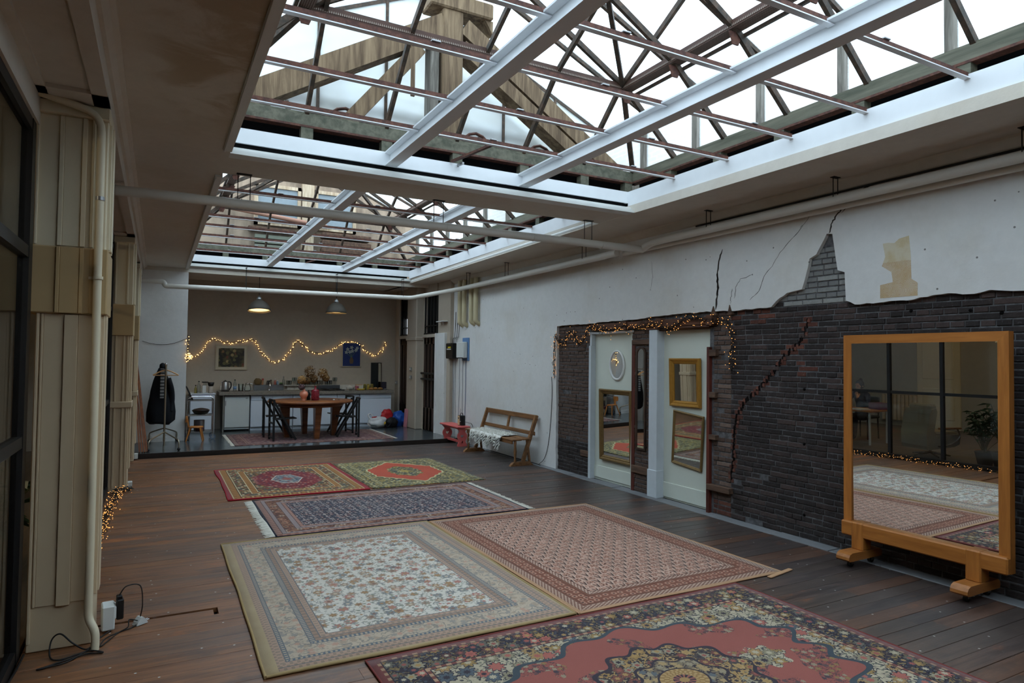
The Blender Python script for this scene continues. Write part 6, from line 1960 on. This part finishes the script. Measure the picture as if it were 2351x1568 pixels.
def vases():
    v = empty('vase', (2.455, 12.86, .77), label='round peach vase on a small foot on the dining table', cat='vase')
    MB().lathe([(.036, 0), (.038, .006), (.026, .014), (.05, .05), (.075, .095), (.080, .13), (.066, .165), (.030, .185), (.022, .20), (.028, .215), (.022, .213), (.017, .20), (.020, .185)], 24).build('vase_body', MT['terracotta'], v)
    v = empty('vase', (2.668, 12.86, .77), label='dark raspberry bottle vase with raised diamonds on the dining table', cat='vase')
    MB().lathe([(.066, 0), (.072, .008), (.072, .18), (.066, .20), (.025, .215), (.018, .225), (.018, .27), (.021, .275), (.015, .274), (.014, .225)], 24).build('vase_body', MT['raspberry'], v)
    b = MB()
    for k in range(12):
        for j in range(6):
            t = 2 * pi * (k + .5 * (j % 2)) / 12
            b.ball((.072 * cos(t), .072 * sin(t), .03 + j * .027), .008, 1)
    b.build('raised_diamonds', MT['raspberry'], v, kind='stuff')
    c = empty('black_bottle', (2.575, 13.03, .77), label='dark bottle standing behind the two vases', cat='bottle')
    MB().lathe([(.032, 0), (.034, .006), (.034, .12), (.012, .16), (.012, .19), (0, .19)], 14).build('body', MT['black_plastic'], c)
    rg = random.Random(15)
    cols = [plain('dried_petals_brown', C(132, 100, 62), .9, 0, .1, .25, 60), plain('dried_petals_dark', C(104, 78, 50), .9, 0, .1, .25, 60), plain('dried_petals_mauve', C(112, 88, 90), .9, 0, .1, .25, 60), plain('dried_petals_tan', C(158, 120, 74), .9, 0, .1, .25, 60)]
    st = plain('dry_stem', C(96, 78, 50), .8)
    def hyd(base, head, r, m, label, sc=(1, 1, 1)):
        o = empty('dried_hydrangea', base, label=label, cat='dried flower', group='dried hydrangeas in the vases')
        h = Vector(head) - Vector(base)
        MB().tube(bezier([(0, 0, 0), tuple(h * .5 + Vector((.005, 0, .02))), tuple(h)], 4), .0035, 5).build('stem', st, o)
        b = MB()
        for k in range(230):
            d = Vector((rg.gauss(0, 1), rg.gauss(0, 1), rg.gauss(0, 1))).normalized()
            p = h + Vector((d.x * sc[0], d.y * sc[1], d.z * sc[2])) * r * rg.uniform(.75, 1.05)
            t = d.orthogonal().normalized(); t = Matrix.Rotation(rg.uniform(0, 6), 3, d) @ t; q = d.cross(t)
            s = .014
            b._add([p - t * s, p - q * s + d * .004, p + t * s, p + q * s + d * .004], [(0, 1, 2, 3)])
        b.build('flower_head', m, o, kind='stuff')
    vb, vr = (2.455, 12.86, .93), (2.668, 12.86, .98)
    hyd(vb, (2.41, 12.84, 1.16), .085, cols[3], 'tan dried hydrangea leaning left out of the peach vase')
    hyd(vb, (2.40, 12.80, 1.03), .055, cols[2], 'small mauve dried hydrangea hanging low over the peach vase')
    hyd(vb, (2.50, 12.86, 1.15), .075, cols[1], 'brown dried hydrangea leaning right out of the peach vase')
    hyd(vr, (2.56, 12.88, 1.31), .105, cols[1], 'tallest dark brown dried hydrangea in the raspberry vase', (1, 1, 1.15))
    hyd(vr, (2.64, 12.88, 1.18), .075, cols[1], 'brown dried hydrangea low in the raspberry vase')
    hyd(vr, (2.80, 12.86, 1.29), .095, cols[0], 'golden brown dried hydrangea leaning right in the raspberry vase')
    hyd(vr, (2.86, 12.85, 1.20), .07, cols[0], 'rightmost golden brown dried hydrangea in the raspberry vase')
    for k, (x, y, lb) in enumerate(((3.02, 12.85, 'small white tealight near the right edge of the dining table'), (3.10, 12.78, 'tiny glass tealight holder at the right edge of the dining table'))):
        lathe_thing('tealight', lb, 'candle', (x, y, .77), [(.018, 0), (.02, .018), (.016, .018), (0, .012)], MT['white_plastic'] if not k else MT['glass_clear'])
vases()

def trolley():
    o = empty('serving_trolley', (.705, 13.36, K), label='chrome three-shelf serving trolley left of the kitchen units', cat='trolley')
    c = MT['chrome']
    for y in (-.15, .15):
        MB().tube(arc([(-.215, y, .09), (-.215, y, .775), (.215, y, .775), (.215, y, .09)], .07), .011, 10).build('frame_tube', c, o)
    for z in (.70, .43, .13):
        b = MB().box(-.21, .21, -.15, .15, z, z + .006); b.box(-.21, .21, -.155, -.148, z, z + .022); b.box(-.21, .21, .148, .155, z, z + .022); b.box(-.213, -.207, -.15, .15, z, z + .022); b.box(.207, .213, -.15, .15, z, z + .022)
        b.build('tray', MT['alu'], o)
    tyre = plain('blue_grey_tyre', C(96, 108, 124), .6)
    for x in (-.215, .215):
        for y in (-.15, .15):
            w = MB().tube([(x, y - .012, .048), (x, y + .012, .048)], .048, 16).build('wheel', tyre, o)
            MB().tube([(x, y - .014, .048), (x, y + .014, .048)], .026, 12).build('hub', MT['alu'], w)
            MB().box(x - .012, x + .012, y - .02, y - .0145, .045, .10).build('fork', MT['alu'], w)
    z2 = K + .436
    p = empty('wok', (.72, 13.34, z2 + .012), label='dark wok with lid on the middle shelf of the trolley', cat='pan')
    MB().lathe([(.06, 0), (.12, .025), (.15, .075), (.152, .08), (.14, .075), (.06, .008)], 24).build('pan', MT['black_plastic'], p)
    MB().lathe([(.148, .08), (.12, .10), (.04, .118), (.0, .12)], 24).build('lid', plain('brown_lid', C(60, 44, 36), .4), p)
    for k, x in enumerate((.60, .79)):
        lathe_thing('plate', ('white plate at the left end' if not k else 'white bowl at the right end') + ' of the middle trolley shelf', 'plate', (x, 13.26, z2), [(.03, 0), (.07, .010), (.075, .014), (.068, .014), (.028, .005)] if not k else [(.03, 0), (.06, .022), (.062, .024), (.056, .022), (.026, .005)], MT['white_plastic'])
    z3 = K + .136
    lathe_thing('stock_pot', 'steel stock pot on the lowest trolley shelf', 'pot', (.70, 13.42, z3), [(.085, 0), (.09, .006), (.09, .20), (.094, .205), (.086, .2), (.084, .01)], MT['alu'])
    lathe_thing('wash_tub', 'mauve plastic tub on the lowest trolley shelf', 'tub', (.70, 13.27, z3), [(.055, 0), (.075, .07), (.08, .075), (.07, .07), (.05, .006)], plain('mauve_tub', C(126, 84, 98), .5))
    z1 = K + .706
    f = empty('bare_picture', (.57, 13.36, z1), label='dark empty picture frame leaning on the trolley against the pier', cat='frame')
    f.rotation_euler = (0, radians(-24), 0)
    b = MB(); b.box(0, .02, -.14, .14, 0, .03); b.box(0, .02, -.14, .14, .25, .28); b.box(0, .02, -.14, -.11, .03, .25); b.box(0, .02, .11, .14, .03, .25)
    b.build('frame_bars', MT['black_wood'], f)
    MB().box(.021, .024, -.12, .12, .02, .26).build('frame_glass', MT['mirror_old'], f)
    lb = empty('white_low_cabinet', (.80, 14.62, K), label='white low cupboard standing behind the trolley', cat='cabinet')
    MB().cbox(-.22, .22, -.25, .40, 0, .755, .004).build('body', MT['white_lacquer'], lb)
    MB().cbox(-.215, .215, -.27, -.252, .03, .74, .003).build('cabinet_door', MT['white_lacquer'], lb)
    MB().cbox(-.235, .235, -.28, .40, .755, .775, .003).build('cabinet_top', MT['white_lacquer'], lb)
    z4 = K + .776
    lathe_thing('oil_bottle', 'clear oil bottle with dark cap on the low cupboard', 'bottle', (.735, 14.52, z4), bottle_p, MT['glass_clear'], extra=cap(.225, .014, MT['cable']))
    lathe_thing('vinegar_bottle', 'small yellowish bottle on the low cupboard', 'bottle', (.68, 14.55, z4), [(.024, 0), (.026, .005), (.026, .09), (.010, .12), (.010, .145)], plain('yellow_oil', C(140, 126, 62), .3), extra=cap(.145, .012, MT['cable']))
    m = empty('coffee_maker', (.845, 14.55, z4), label='white filter coffee maker on the low cupboard', cat='coffee maker')
    MB().cbox(-.05, .02, -.06, .06, 0, .155, .006).build('body', MT['white_plastic'], m)
    MB().cbox(-.055, .06, -.065, .065, .21, .228, .004).build('lid', MT['black_plastic'], m)
    MB().cbox(-.03, .03, -.05, .05, .155, .212, .004).build('tank', MT['glass_clear'], m)
    g2 = empty('coffee_filter', (.955, 14.55, z4), label='black coffee filter cone on a pale grinder, on the low cupboard', cat='filter')
    MB().lathe([(.045, 0), (.047, .01), (.045, .13), (.03, .135)], 16).build('grinder_body', plain('pale_grinder', C(170, 160, 148), .5), g2)
    MB().lathe([(.035, .135), (.05, .15), (.066, .215), (.06, .215), (.045, .155), (0, .15)], 18).build('cone', MT['black_plastic'], g2)
trolley()

def small_chair():
    o = empty('child_chair', (.595, 13.10, K), radians(-8), label='small honey coloured wooden chair in front of the trolley', cat='chair')
    m = MT['pine']
    MB().lathe([(.115, .232), (.13, .236), (.13, .258), (.0, .26)], 20, sy=.9, M=T(.03, 0, 0)).build('seat', m, o)
    for x, y, dx, dy in ((-.05, -.08, -.06, -.045), (.11, -.08, .05, -.045), (-.05, .08, -.06, .045), (.11, .08, .05, .045)):
        MB().tube([(x, y, .235), (x + dx, y + dy, .0)], [.016, .011], 10).build('leg', m, o)
    MB().bar((-.075, 0, .245), (-.105, 0, .40), .035, .02, (1, 0, 0)).build('back_post', m, o)
    MB().prism([(-.065, .335), (.065, .335), (.075, .40), (.068, .445), (-.068, .445), (-.075, .40)], 'x', -.125, -.105).build('backrest', m, o)
small_chair()

def coat_rack():
    o = empty('garment_rack', (.125, 12.55, K), label='metal garment rack on castors by the kitchen pier', cat='rack')
    m = MT['rack_metal']
    for y, ds in ((-.27, (-.46, -.40)), (.40, (.22, .22))):
        MB().tube([(0, y, .03), (0, y, 1.36)], .014, 10).build('post', m, o)
        MB().ball((0, y, 1.375), .02, 2).build('knob', MT['chrome'], o)
        for x, dy in ((.205, ds[0]), (-.225, ds[1])):
            leg = MB().tube(arc([(0, y, .26), (x * .75, y + dy * .72, .19), (x, y + dy, .16), (x, y + dy, .05)], .08), .012, 8).build('leg', m, o)
            MB().ball((x, y + dy, .026), .026, 2).build('castor', MT['black_plastic'], leg)
    MB().tube([(0, -.27, 1.34), (0, .40, 1.34)], .012, 10).build('top_rail', m, o)
    def hangr(y, label, rz, drop=0):
        h = empty('coat_hanger', (.125, y, K + 1.34), rz, label=label, cat='hanger', group='wooden hangers on the garment rack')
        w = MT['hanger_wood']
        for s in (-1, 1):
            MB().tube(bezier([(0, 0, -.06), (s * .08, 0, -.085), (s * .19, 0, -.145)], 4), .010, 8).build('arm', w, h)
        MB().tube([(-.185, 0, -.148), (.185, 0, -.148)], .007, 8).build('trouser_bar', w, h)
        MB().tube(bezier([(0, 0, -.055), (0, 0, -.01), (.018, 0, .015), (0, 0, .03), (-.016, 0, .016)], 4), .0025, 6).build('hook', MT['chrome'], h)
    hangr(12.32, 'wooden coat hanger at the front of the garment rack', .08)
    hangr(12.40, 'wooden coat hanger just behind the front one', -.10)
    c = empty('coat', (.075, 12.74, K + .36), label='black coat hanging on the garment rack', cat='coat')
    c.scale = (.88, 1, .96)
    b = MB(); rings = [(.0, .15, .10), (.05, .205, .11), (.20, .215, .12), (.40, .20, .115), (.58, .17, .10), (.75, .13, .09), (.88, .085, .07), (.97, .05, .05)]
    seg = 28; vs = []; fs = []
    for z, rx, ry in rings:
        for k in range(seg):
            t = 2 * pi * k / seg
            f = 1 + .10 * sin(5 * t + z * 3) + .05 * sin(9 * t)
            sk = -.05 * (1 - z) * (1 if cos(t) < 0 else 0)
            vs.append((rx * cos(t) * f + .03 * (.5 - z) + sk, ry * sin(t) * f, z + .02 * sin(2 * t)))
    for i in range(len(rings) - 1):
        for k in range(seg):
            k2 = (k + 1) % seg
            fs.append((i * seg + k, i * seg + k2, (i + 1) * seg + k2, (i + 1) * seg + k))
    fs.append(tuple(range(seg))[::-1]); fs.append(tuple((len(rings) - 1) * seg + k for k in range(seg)))
    b._add(vs, fs, True)
    cm = plain('black_coat_cloth', C(22, 24, 28), .8, 0, .2, .2, 14)
    b.build('coat_body', cm, c)
    MB().tube(bezier([(.10, -.09, .80), (.16, -.06, .60), (.175, -.03, .40), (.165, -.05, .22)], 5), [.055, .055, .055, .055, .055, .055, .055, .055, .055, .055, .052, .05, .048, .046, .044, .04], 10).build('sleeve', cm, c)
    MB().lathe([(.045, .95), (.055, 1.0), (.05, 1.05), (.02, 1.075), (0, 1.08)], 14, sy=.8).build('hood', cm, c)
    s = empty('scarf', (.075, 12.585, K + .80), label='grey and white patterned scarf hanging over the black coat', cat='scarf')
    g = G('checked_scarf'); p = g.pos(); x, y, z = g.sep(p)
    chk = ((z * 18.0).fract() > .5)
    MB().cbox(-.03, .03, -.012, .006, 0, .50, .004).build('scarf_cloth', g.bsdf(g.mix(chk, C(60, 62, 64), C(150, 148, 144)), .9), s)
coat_rack()

def lath_stack():
    grp = 'wooden laths leaning in the corner by the kitchen step'
    for k, (dx, dy, L, lb) in enumerate(((0, 0, 1.52, 'leftmost'), (.035, .01, 1.44, 'second'), (.07, .0, 1.48, 'third'), (.10, .03, 1.38, 'rightmost'))):
        o = empty('wood_lath', (-.215 + dx, 11.80 + dy, K), label='brown wooden lath leaning in the left kitchen corner, %s of the bundle' % lb, cat='lath', group=grp)
        MB().bar((0, 0, .006), (-.15 - dx * .3, .62, L), .030, .022, (1, 0, 0)).build('lath_body', MT['timber_stack'], o)
lath_stack()

def bags():
    def bag(name, loc, r, sc, seed, m, label, flat, amp=.3, extra=None, freq=2.4):
        o = empty(name, loc, label=label, cat='bag')
        blob(MB(), (0, 0, -flat), r, sc, amp, freq, seed, 4, flat).build('bag_body', m, o)
        if extra: extra(o)
    wp = plain('white_plastic_bag', C(206, 206, 206), .35, 0, .4, .06, 12)
    def wex(o):
        MB().tube(bezier([(-.17, -.02, .20), (-.20, 0, .28), (-.13, .03, .30), (-.08, .02, .22)], 4), .018, 6).build('bag_handle', wp, o)
        MB().box(.11, .15, -.155, -.149, .08, .14).build('yellow_mark', plain('yellow_print', C(200, 160, 40), .5), o)
        blob(MB(), (-.04, 0, .21), .06, (1.6, .7, .6), .3, 3., 12).build('red_contents', plain('red_pack', C(150, 36, 40), .5), o)
    bag('plastic_bag', (4.255, 14.07, K), .19, (1.10, .72, .68), 5, wp, 'white plastic shopping bag slumped on the kitchen floor', -.115, .22, wex)
    bk = plain('black_bag_cloth', C(20, 20, 24), .6, 0, .3, .15)
    bag('handbag', (4.56, 14.02, K), .15, (1.0, .62, .82), 6, bk, 'black handbag on the kitchen floor between white and blue bags', -.10, .18, lambda o: MB().tube(bezier([(-.12, -.06, .18), (-.17, -.10, .09), (-.12, -.12, .03), (-.05, -.11, .10), (-.02, -.08, .17)], 5), .010, 7).build('bag_strap', bk, o))
    bag('shopping_bag', (4.545, 14.27, K), .19, (.82, .42, 1.05), 7, plain('red_bag', C(170, 28, 34), .5, 0, .3, .1), 'bright red shopping bag standing behind the black handbag', -.19, .16)
    bag('shopping_bag', (4.80, 14.22, K), .19, (.85, .62, .92), 9, plain('blue_bag', C(26, 78, 160), .45, 0, .4, .12), 'large blue shopping bag beside the far kitchen door', -.16, .26)
    o = empty('pink_board', (4.865, 13.98, K), label='narrow pink board leaning against the white pilaster by the bags', cat='board')
    MB().cbox(-.012, .012, -.09, .09, 0, .40, .003, M=Ry(radians(4))).build('board_body', plain('pale_pink_paint', C(196, 132, 142), .5), o)
bags()

# loose wire from the pier to the fairy lights
MB().tube(bezier([(-.25, 13.178, 1.84), (-.05, 13.176, 1.79), (.2, 13.176, 1.80), (.45, 13.176, 1.90)]), .004, 6).build('lead_wire', MT['cable'], label='thin lead crossing the white pier to the kitchen fairy lights', cat='wire')
# switches and small fittings
for x, y, z, lb in ((4.875, 13.72, 1.36, 'upper grey light switch on the white pilaster'), (4.875, 13.72, 1.18, 'lower grey light switch on the white pilaster'), (4.94, 14.88, 1.02, 'light switch beside the far kitchen door')):
    o = empty('light_switch', (x, y, z), label=lb, cat='switch')
    MB().cbox(-.012, .02, -.045, .045, -.04, .04, .003).build('switch_plate', plain('grey_switch', C(140, 138, 134), .5), o)
    MB().cbox(-.018, -.010, -.018, .018, -.02, .02, .002).build('rocker', MT['white_plastic'], o)
# ------------------------------------------------------------------ office behind the glass, seen in the big mirror
def desk():
    o = empty('desk', (-1.88, 7.80, 0), label='wooden desk with white legs behind the glass partition', cat='desk')
    MB().cbox(-.33, .33, -.56, .80, .600, .632, .005).build('desk_top', MT['oak_y'], o)
    for x in (-.27, .27):
        for y in (-.49, .74):
            MB().tube([(x, y, .602), (x, y, 0)], .020, 10).build('leg', MT['trim_white'], o)
    l = empty('laptop', (-1.98, 8.10, .632), radians(0), label='dark laptop open on the office desk', cat='laptop')
    MB().cbox(-.11, .11, -.16, .16, 0, .014, .003).build('keyboard_half', MT['black_plastic'], l)
    MB().cbox(.10, .115, -.16, .16, .01, .22, .003).build('screen_half', MT['black_plastic'], l)
    for k, (x, y, c, lb) in enumerate(((-1.70, 7.86, C(150, 40, 44), 'red folder lying on the office desk'), (-1.68, 7.55, C(200, 198, 190), 'white papers lying on the office desk'), (-2.06, 7.40, C(96, 36, 70), 'purple box file standing on the office desk'))):
        b = empty('folder', (x, y, .632), .2 * k, label=lb, cat='folder')
        MB().cbox(-.11, .11, -.15, .15, 0, .022 if k < 2 else .12, .003).build('folder_body', plain('folder_%d' % k, c, .6), b)
    c = empty('desk_chair', (-2.50, 7.98, 0), radians(90), label='dark chair at the office desk', cat='chair')
    MB().cbox(-.21, .21, -.20, .20, .40, .45, .015).build('seat', MT['black_wood'], c)
    MB().cbox(-.20, .20, .19, .225, .50, .82, .015).build('backrest', MT['black_wood'], c)
    for x in (-.18, .18):
        for y in (-.17, .17): MB().tube([(x, y, .41), (x * 1.05, y * 1.05, 0)], .014, 8).build('leg', MT['black_wood'], c)
        MB().tube([(x, .19, .43), (x, .21, .80)], .012, 8).build('back_post', MT['black_wood'], c)
desk()

def skin_mesh(verts, edges, radii, root, sub=2):
    """grow one continuous surface over a stick skeleton"""
    me = bpy.data.meshes.new('skeleton'); me.from_pydata(verts, edges, []); me.update()
    ob = bpy.data.objects.new('skeleton', me); COL.objects.link(ob)
    md = ob.modifiers.new('skin', 'SKIN'); md.use_smooth_shade = True
    for i, d in enumerate(me.skin_vertices[0].data):
        r = radii[i]; d.radius = r if isinstance(r, tuple) else (r, r); d.use_root = (i == root)
    ob.modifiers.new('sub', 'SUBSURF').levels = sub
    ob.modifiers['sub'].render_levels = sub
    dg = bpy.context.evaluated_depsgraph_get()
    out = bpy.data.meshes.new_from_object(ob.evaluated_get(dg))
    bpy.data.objects.remove(ob); bpy.data.meshes.remove(me)
    for p in out.polygons: p.use_smooth = True
    return out

def person():
    """seated at the desk, facing -y, right hand near the face, left hand on the laptop"""
    o = empty('person', (-2.42, 7.98, 0), radians(90), label='person in dark blue clothes sitting at the office desk', cat='person')
    o.scale = (.88, .88, .88)
    V_ = []; E_ = []; R_ = []
    def add(p, r, par=None):
        V_.append(p); R_.append(r)
        if par is not None: E_.append((par, len(V_) - 1))
        return len(V_) - 1
    pel = add((0, .05, .50), (.15, .12))
    wai = add((0, .06, .66), (.125, .10), pel); che = add((0, .02, .86), (.145, .11), wai); nk0 = add((0, -.01, 1.00), (.10, .08), che); nk = add((0, -.02, 1.06), .052, nk0)
    hands = {}
    for s in (-1, 1):
        sh = add((s * .175, -.01, .985), .062, nk0)
        if s > 0: el = add((.26, -.20, .76), .045, sh); wr = add((.16, -.36, .745), .030, el)
        else: el = add((-.27, -.19, .76), .045, sh); wr = add((-.10, -.28, .93), .030, el)
        hands[s] = V_[wr]
        hp = add((s * .095, -.02, .49), .092, pel); kn = add((s * .12, -.42, .50), .070, hp); an = add((s * .12, -.44, .09), .045, kn)
        add((s * .12, -.58, .045), (.045, .035), an)
    body = skin_mesh(V_, E_, R_, pel)
    g = G('dark_clothes'); p = g.obj(); x, y, z = g.sep(p)
    cl = g.bsdf(g.mix(z < .58, C(34, 44, 66), C(26, 28, 38)), .85, 0, .2)
    body.materials.clear(); body.materials.append(cl)
    link('clothed_body', body, o)
    sk = plain('skin', C(196, 146, 118), .55, 0, .3, .04)
    # head with face, neck and ears
    h = MB()
    bm = bmesh.new(); bmesh.ops.create_icosphere(bm, subdivisions=4, radius=1.0)
    for v in bm.verts:
        d = v.co
        q = Vector((d.x * .074, d.y * .092, d.z * .112))
        if d.z < -.1: q.x *= 1 - .32 * (-d.z - .1); q.y *= 1 - .12 * (-d.z)
        if d.y < -.6: q.y += .006 * (1 if abs(d.x) > .25 and .0 < d.z < .3 else 0)
        q.y -= .020 * math.exp(-((d.x / .16) ** 2) - (((d.z + .12) / .16) ** 2)) * (1 if d.y < 0 else 0)
        q.y -= .006 * math.exp(-((d.x / .3) ** 2) - (((d.z + .52) / .08) ** 2)) * (1 if d.y < 0 else 0)
        v.co = q
    h.bm(bm, True)
    for s in (-1, 1): h.ball((s * .076, .008, -.01), .02, 2, (.35, .8, 1.3))
    h.tube([(0, .01, -.07), (0, .02, -.16)], [.048, .052], 12)
    hd = h.build('head', sk, o, (0, -.055, 1.185), (radians(14), 0, radians(6)))
    for s in (-1, 1): MB().ball((s * .029, -.083, .012), .010, 2).build('eye', plain('eye_%d' % s, C(40, 34, 30), .3), hd)
    MB().ball((0, -.083, -.062), .020, 2, (1.1, .35, .32)).build('mouth', plain('lips_%d' % 1, C(150, 84, 76), .5), hd)
    hr = MB()
    bm = bmesh.new(); bmesh.ops.create_icosphere(bm, subdivisions=3, radius=1.0)
    for v in bm.verts:
        d = v.co; k = 1 + .05 * mnoise.noise(d * 5)
        v.co = Vector((d.x * .084 * k, max(d.y * .104 * k + .018, -.055 if d.z < .35 else -.2), max(d.z * .120 * k + .014, -.07)))
    hr.bm(bm, True); hr.ball((0, .075, .11), .042, 2)
    hr.build('hair', plain('dark_hair', C(38, 32, 34), .6, 0, .3, .2, 60), hd)
    # hands with separate fingers
    def hand(wr, fwd, up, side, curl, nm):
        wr, f, u = Vector(wr), Vector(fwd).normalized(), Vector(up).normalized(); r = f.cross(u).normalized() * side
        b = MB()
        b.ball(wr + f * .045, .034, 2, (1, 1, 1))
        b.tube([wr - f * .01, wr + f * .03, wr + f * .08], [.026, .034, .030], 10)
        for k, (off, L) in enumerate(((-.026, .060), (-.009, .072), (.009, .068), (.026, .052))):
            p0 = wr + f * .08 + r * off
            p1 = p0 + (f * cos(curl * .4) - u * sin(curl * .4)) * L * .5
            p2 = p1 + (f * cos(curl) - u * sin(curl)) * L * .35
            p3 = p2 + (f * cos(curl * 1.5) - u * sin(curl * 1.5)) * L * .25
            b.tube([p0 - f * .012, p1, p2, p3], [.0095, .009, .008, .0065], 8)
        t0 = wr + f * .03 - r * .030
        b.tube([t0, t0 + f * .03 - r * .022, t0 + f * .055 - r * .024 - u * .012], [.012, .010, .008], 8)
        b.build('hand', sk, o)
    hand(hands[1], (-.5, -1, -.15), (0, -.1, 1), 1, .5, 'l')
    hand(hands[-1], (.5, .4, 1), (.3, 1, -.2), -1, .9, 'r')
person()

def lounge_chair():
    o = empty('lounge_chair', (-1.22, 6.06, 0), radians(20), label='beige wing lounge chair with chrome arms behind the glass', cat='chair')
    m = plain('beige_upholstery', C(158, 144, 118), .85, 0, .2, .06, 20)
    b = MB(); prof = [(.28, .14), (.30, .20), (.30, .40), (.24, .70), (.20, .78), (.12, .80), (.10, .74), (.16, .42), (.14, .36), (-.28, .38), (-.32, .34), (-.30, .22), (-.20, .18)]
    b.prism(prof, 'y', -.27, .27); b.build('shell', m, o)
    MB().cbox(-.30, .12, -.24, .24, .34, .42, .03).build('seat_cushion', m, o)
    MB().cbox(.05, .20, -.22, .22, .66, .86, .03).build('head_cushion', m, o)
    for s in (-1, 1):
        MB().cbox(-.26, .14, s * .335 - .03, s * .335 + .03, .47, .50, .01).build('arm_pad', MT['oak_x'], o)
        MB().tube(arc([(-.20, s * .335, .47), (-.26, s * .335, .36), (-.12, s * .32, .22), (.1, s * .28, .20)], .08), .013, 8).build('arm_tube', MT['chrome'], o)
    MB().tube([(0, 0, .06), (0, 0, .18)], .025, 10).build('column', MT['chrome'], o)
    for k in range(5):
        t = 2 * pi * k / 5
        MB().tube([(0, 0, .07), (.28 * cos(t), .28 * sin(t), .025)], [.018, .012], 8).build('base_spoke', MT['chrome'], o)
lounge_chair()

def plants():
    rg = random.Random(31)
    leafm = plain('dark_green_leaf', C(44, 82, 54), .5, 0, .4, .25, 18)
    def plant(x, y, h, n, pot, potm, label, spread=.32):
        o = empty('potted_plant', (x, y, 0), label=label, cat='plant', group='house plants behind the glass partition')
        MB().lathe([(pot * .7, 0), (pot, pot * 1.5), (pot * 1.05, pot * 1.6), (pot * .9, pot * 1.58), (pot * .85, pot * 1.3), (0, pot * 1.3)], 18).build('pot', potm, o)
        st = MB(); lf = MB()
        for k in range(n):
            a = rg.uniform(0, 2 * pi); s = spread * rg.uniform(.3, 1)
            top = Vector((cos(a) * s, sin(a) * s, h * rg.uniform(.55, 1.0)))
            P = bezier([(0, 0, pot * 1.3), (cos(a) * s * .3, sin(a) * s * .3, top.z * .6), tuple(top)], 4)
            st.tube(P, .005, 5)
            for j in range(7):
                b = rg.uniform(0, 2 * pi); L = rg.uniform(.10, .18); w = L * .22
                q = P[-1 - min(3, j // 2)]
                d = Vector((cos(b), sin(b), rg.uniform(-.5, .4))).normalized(); sd = d.cross(Vector((0, 0, 1))).normalized() * w
                mid = q + d * L * .5 + Vector((0, 0, .012))
                lf._add([q, mid + sd, q + d * L - Vector((0, 0, .03)), mid - sd], [(0, 1, 2, 3)])
        st.build('stems', plain('plant_stem_%d' % int(x * -100), C(74, 76, 46), .7), o, kind='stuff'); lf.build('leaves', leafm, o, kind='stuff')
    cl = plain('terracotta_pot', C(168, 92, 56), .8); gp = plain('grey_pot', C(84, 82, 80), .7)
    plant(-1.00, 5.16, .92, 14, .13, gp, 'large leafy house plant in a grey pot behind the glass partition', .40)
    plant(-1.45, 5.40, .80, 10, .10, cl, 'house plant in a terracotta pot beside the lounge chair', .28)
    plant(-.98, 4.92, 1.15, 11, .14, gp, 'tallest house plant, close to the near pillar behind the glass', .36)
    plant(-1.05, 3.95, 1.05, 12, .13, gp, 'house plant left of the near pillar, at the left edge of the picture', .30)
plants()

def office_bits():
    r = empty('radiator', (-5.38, 8.9, .12), label='cream radiator on the far office wall', cat='radiator')
    for k in range(9): MB().cbox(-.0, .08, k * .09 - .4, k * .09 - .33, 0, .60, .015).build('radiator_rib', MT['pillar_beige'], r)
    s = empty('sloping_pole', (-.95, 3.62, 1.55), label='orange brown pole leaning outside the partition at far left', cat='pole')
    MB().tube([(-.30, -.45, -.55), (.22, .35, .62)], .020, 10).build('pole_body', plain('orange_brown_pole', C(140, 62, 26), .5), s)
    # ceiling lamps of the office
    for (x, y), lb in (((-2.6, 6.9), 'round white office lamp hanging above the desk behind the glass'), ((-2.4, 3.2), 'round white office lamp hanging left of the near pillar')):
     l = empty('office_lamp', (x, y, 2.62), label=lb, cat='lamp')
     MB().lathe([(0, -.10), (.09, -.08), (.14, 0), (.12, .07), (.04, .10)], 24).build('globe', MT['office_bulb'], l)
     MB().tube([(0, 0, .1), (0, 0, .55)], .006, 6).build('lamp_cord', MT['cable'], l)
MT['office_bulb'] = emit('office_lamp_glow', (1.0, .78, .50, 1), 40.0)
office_bits()
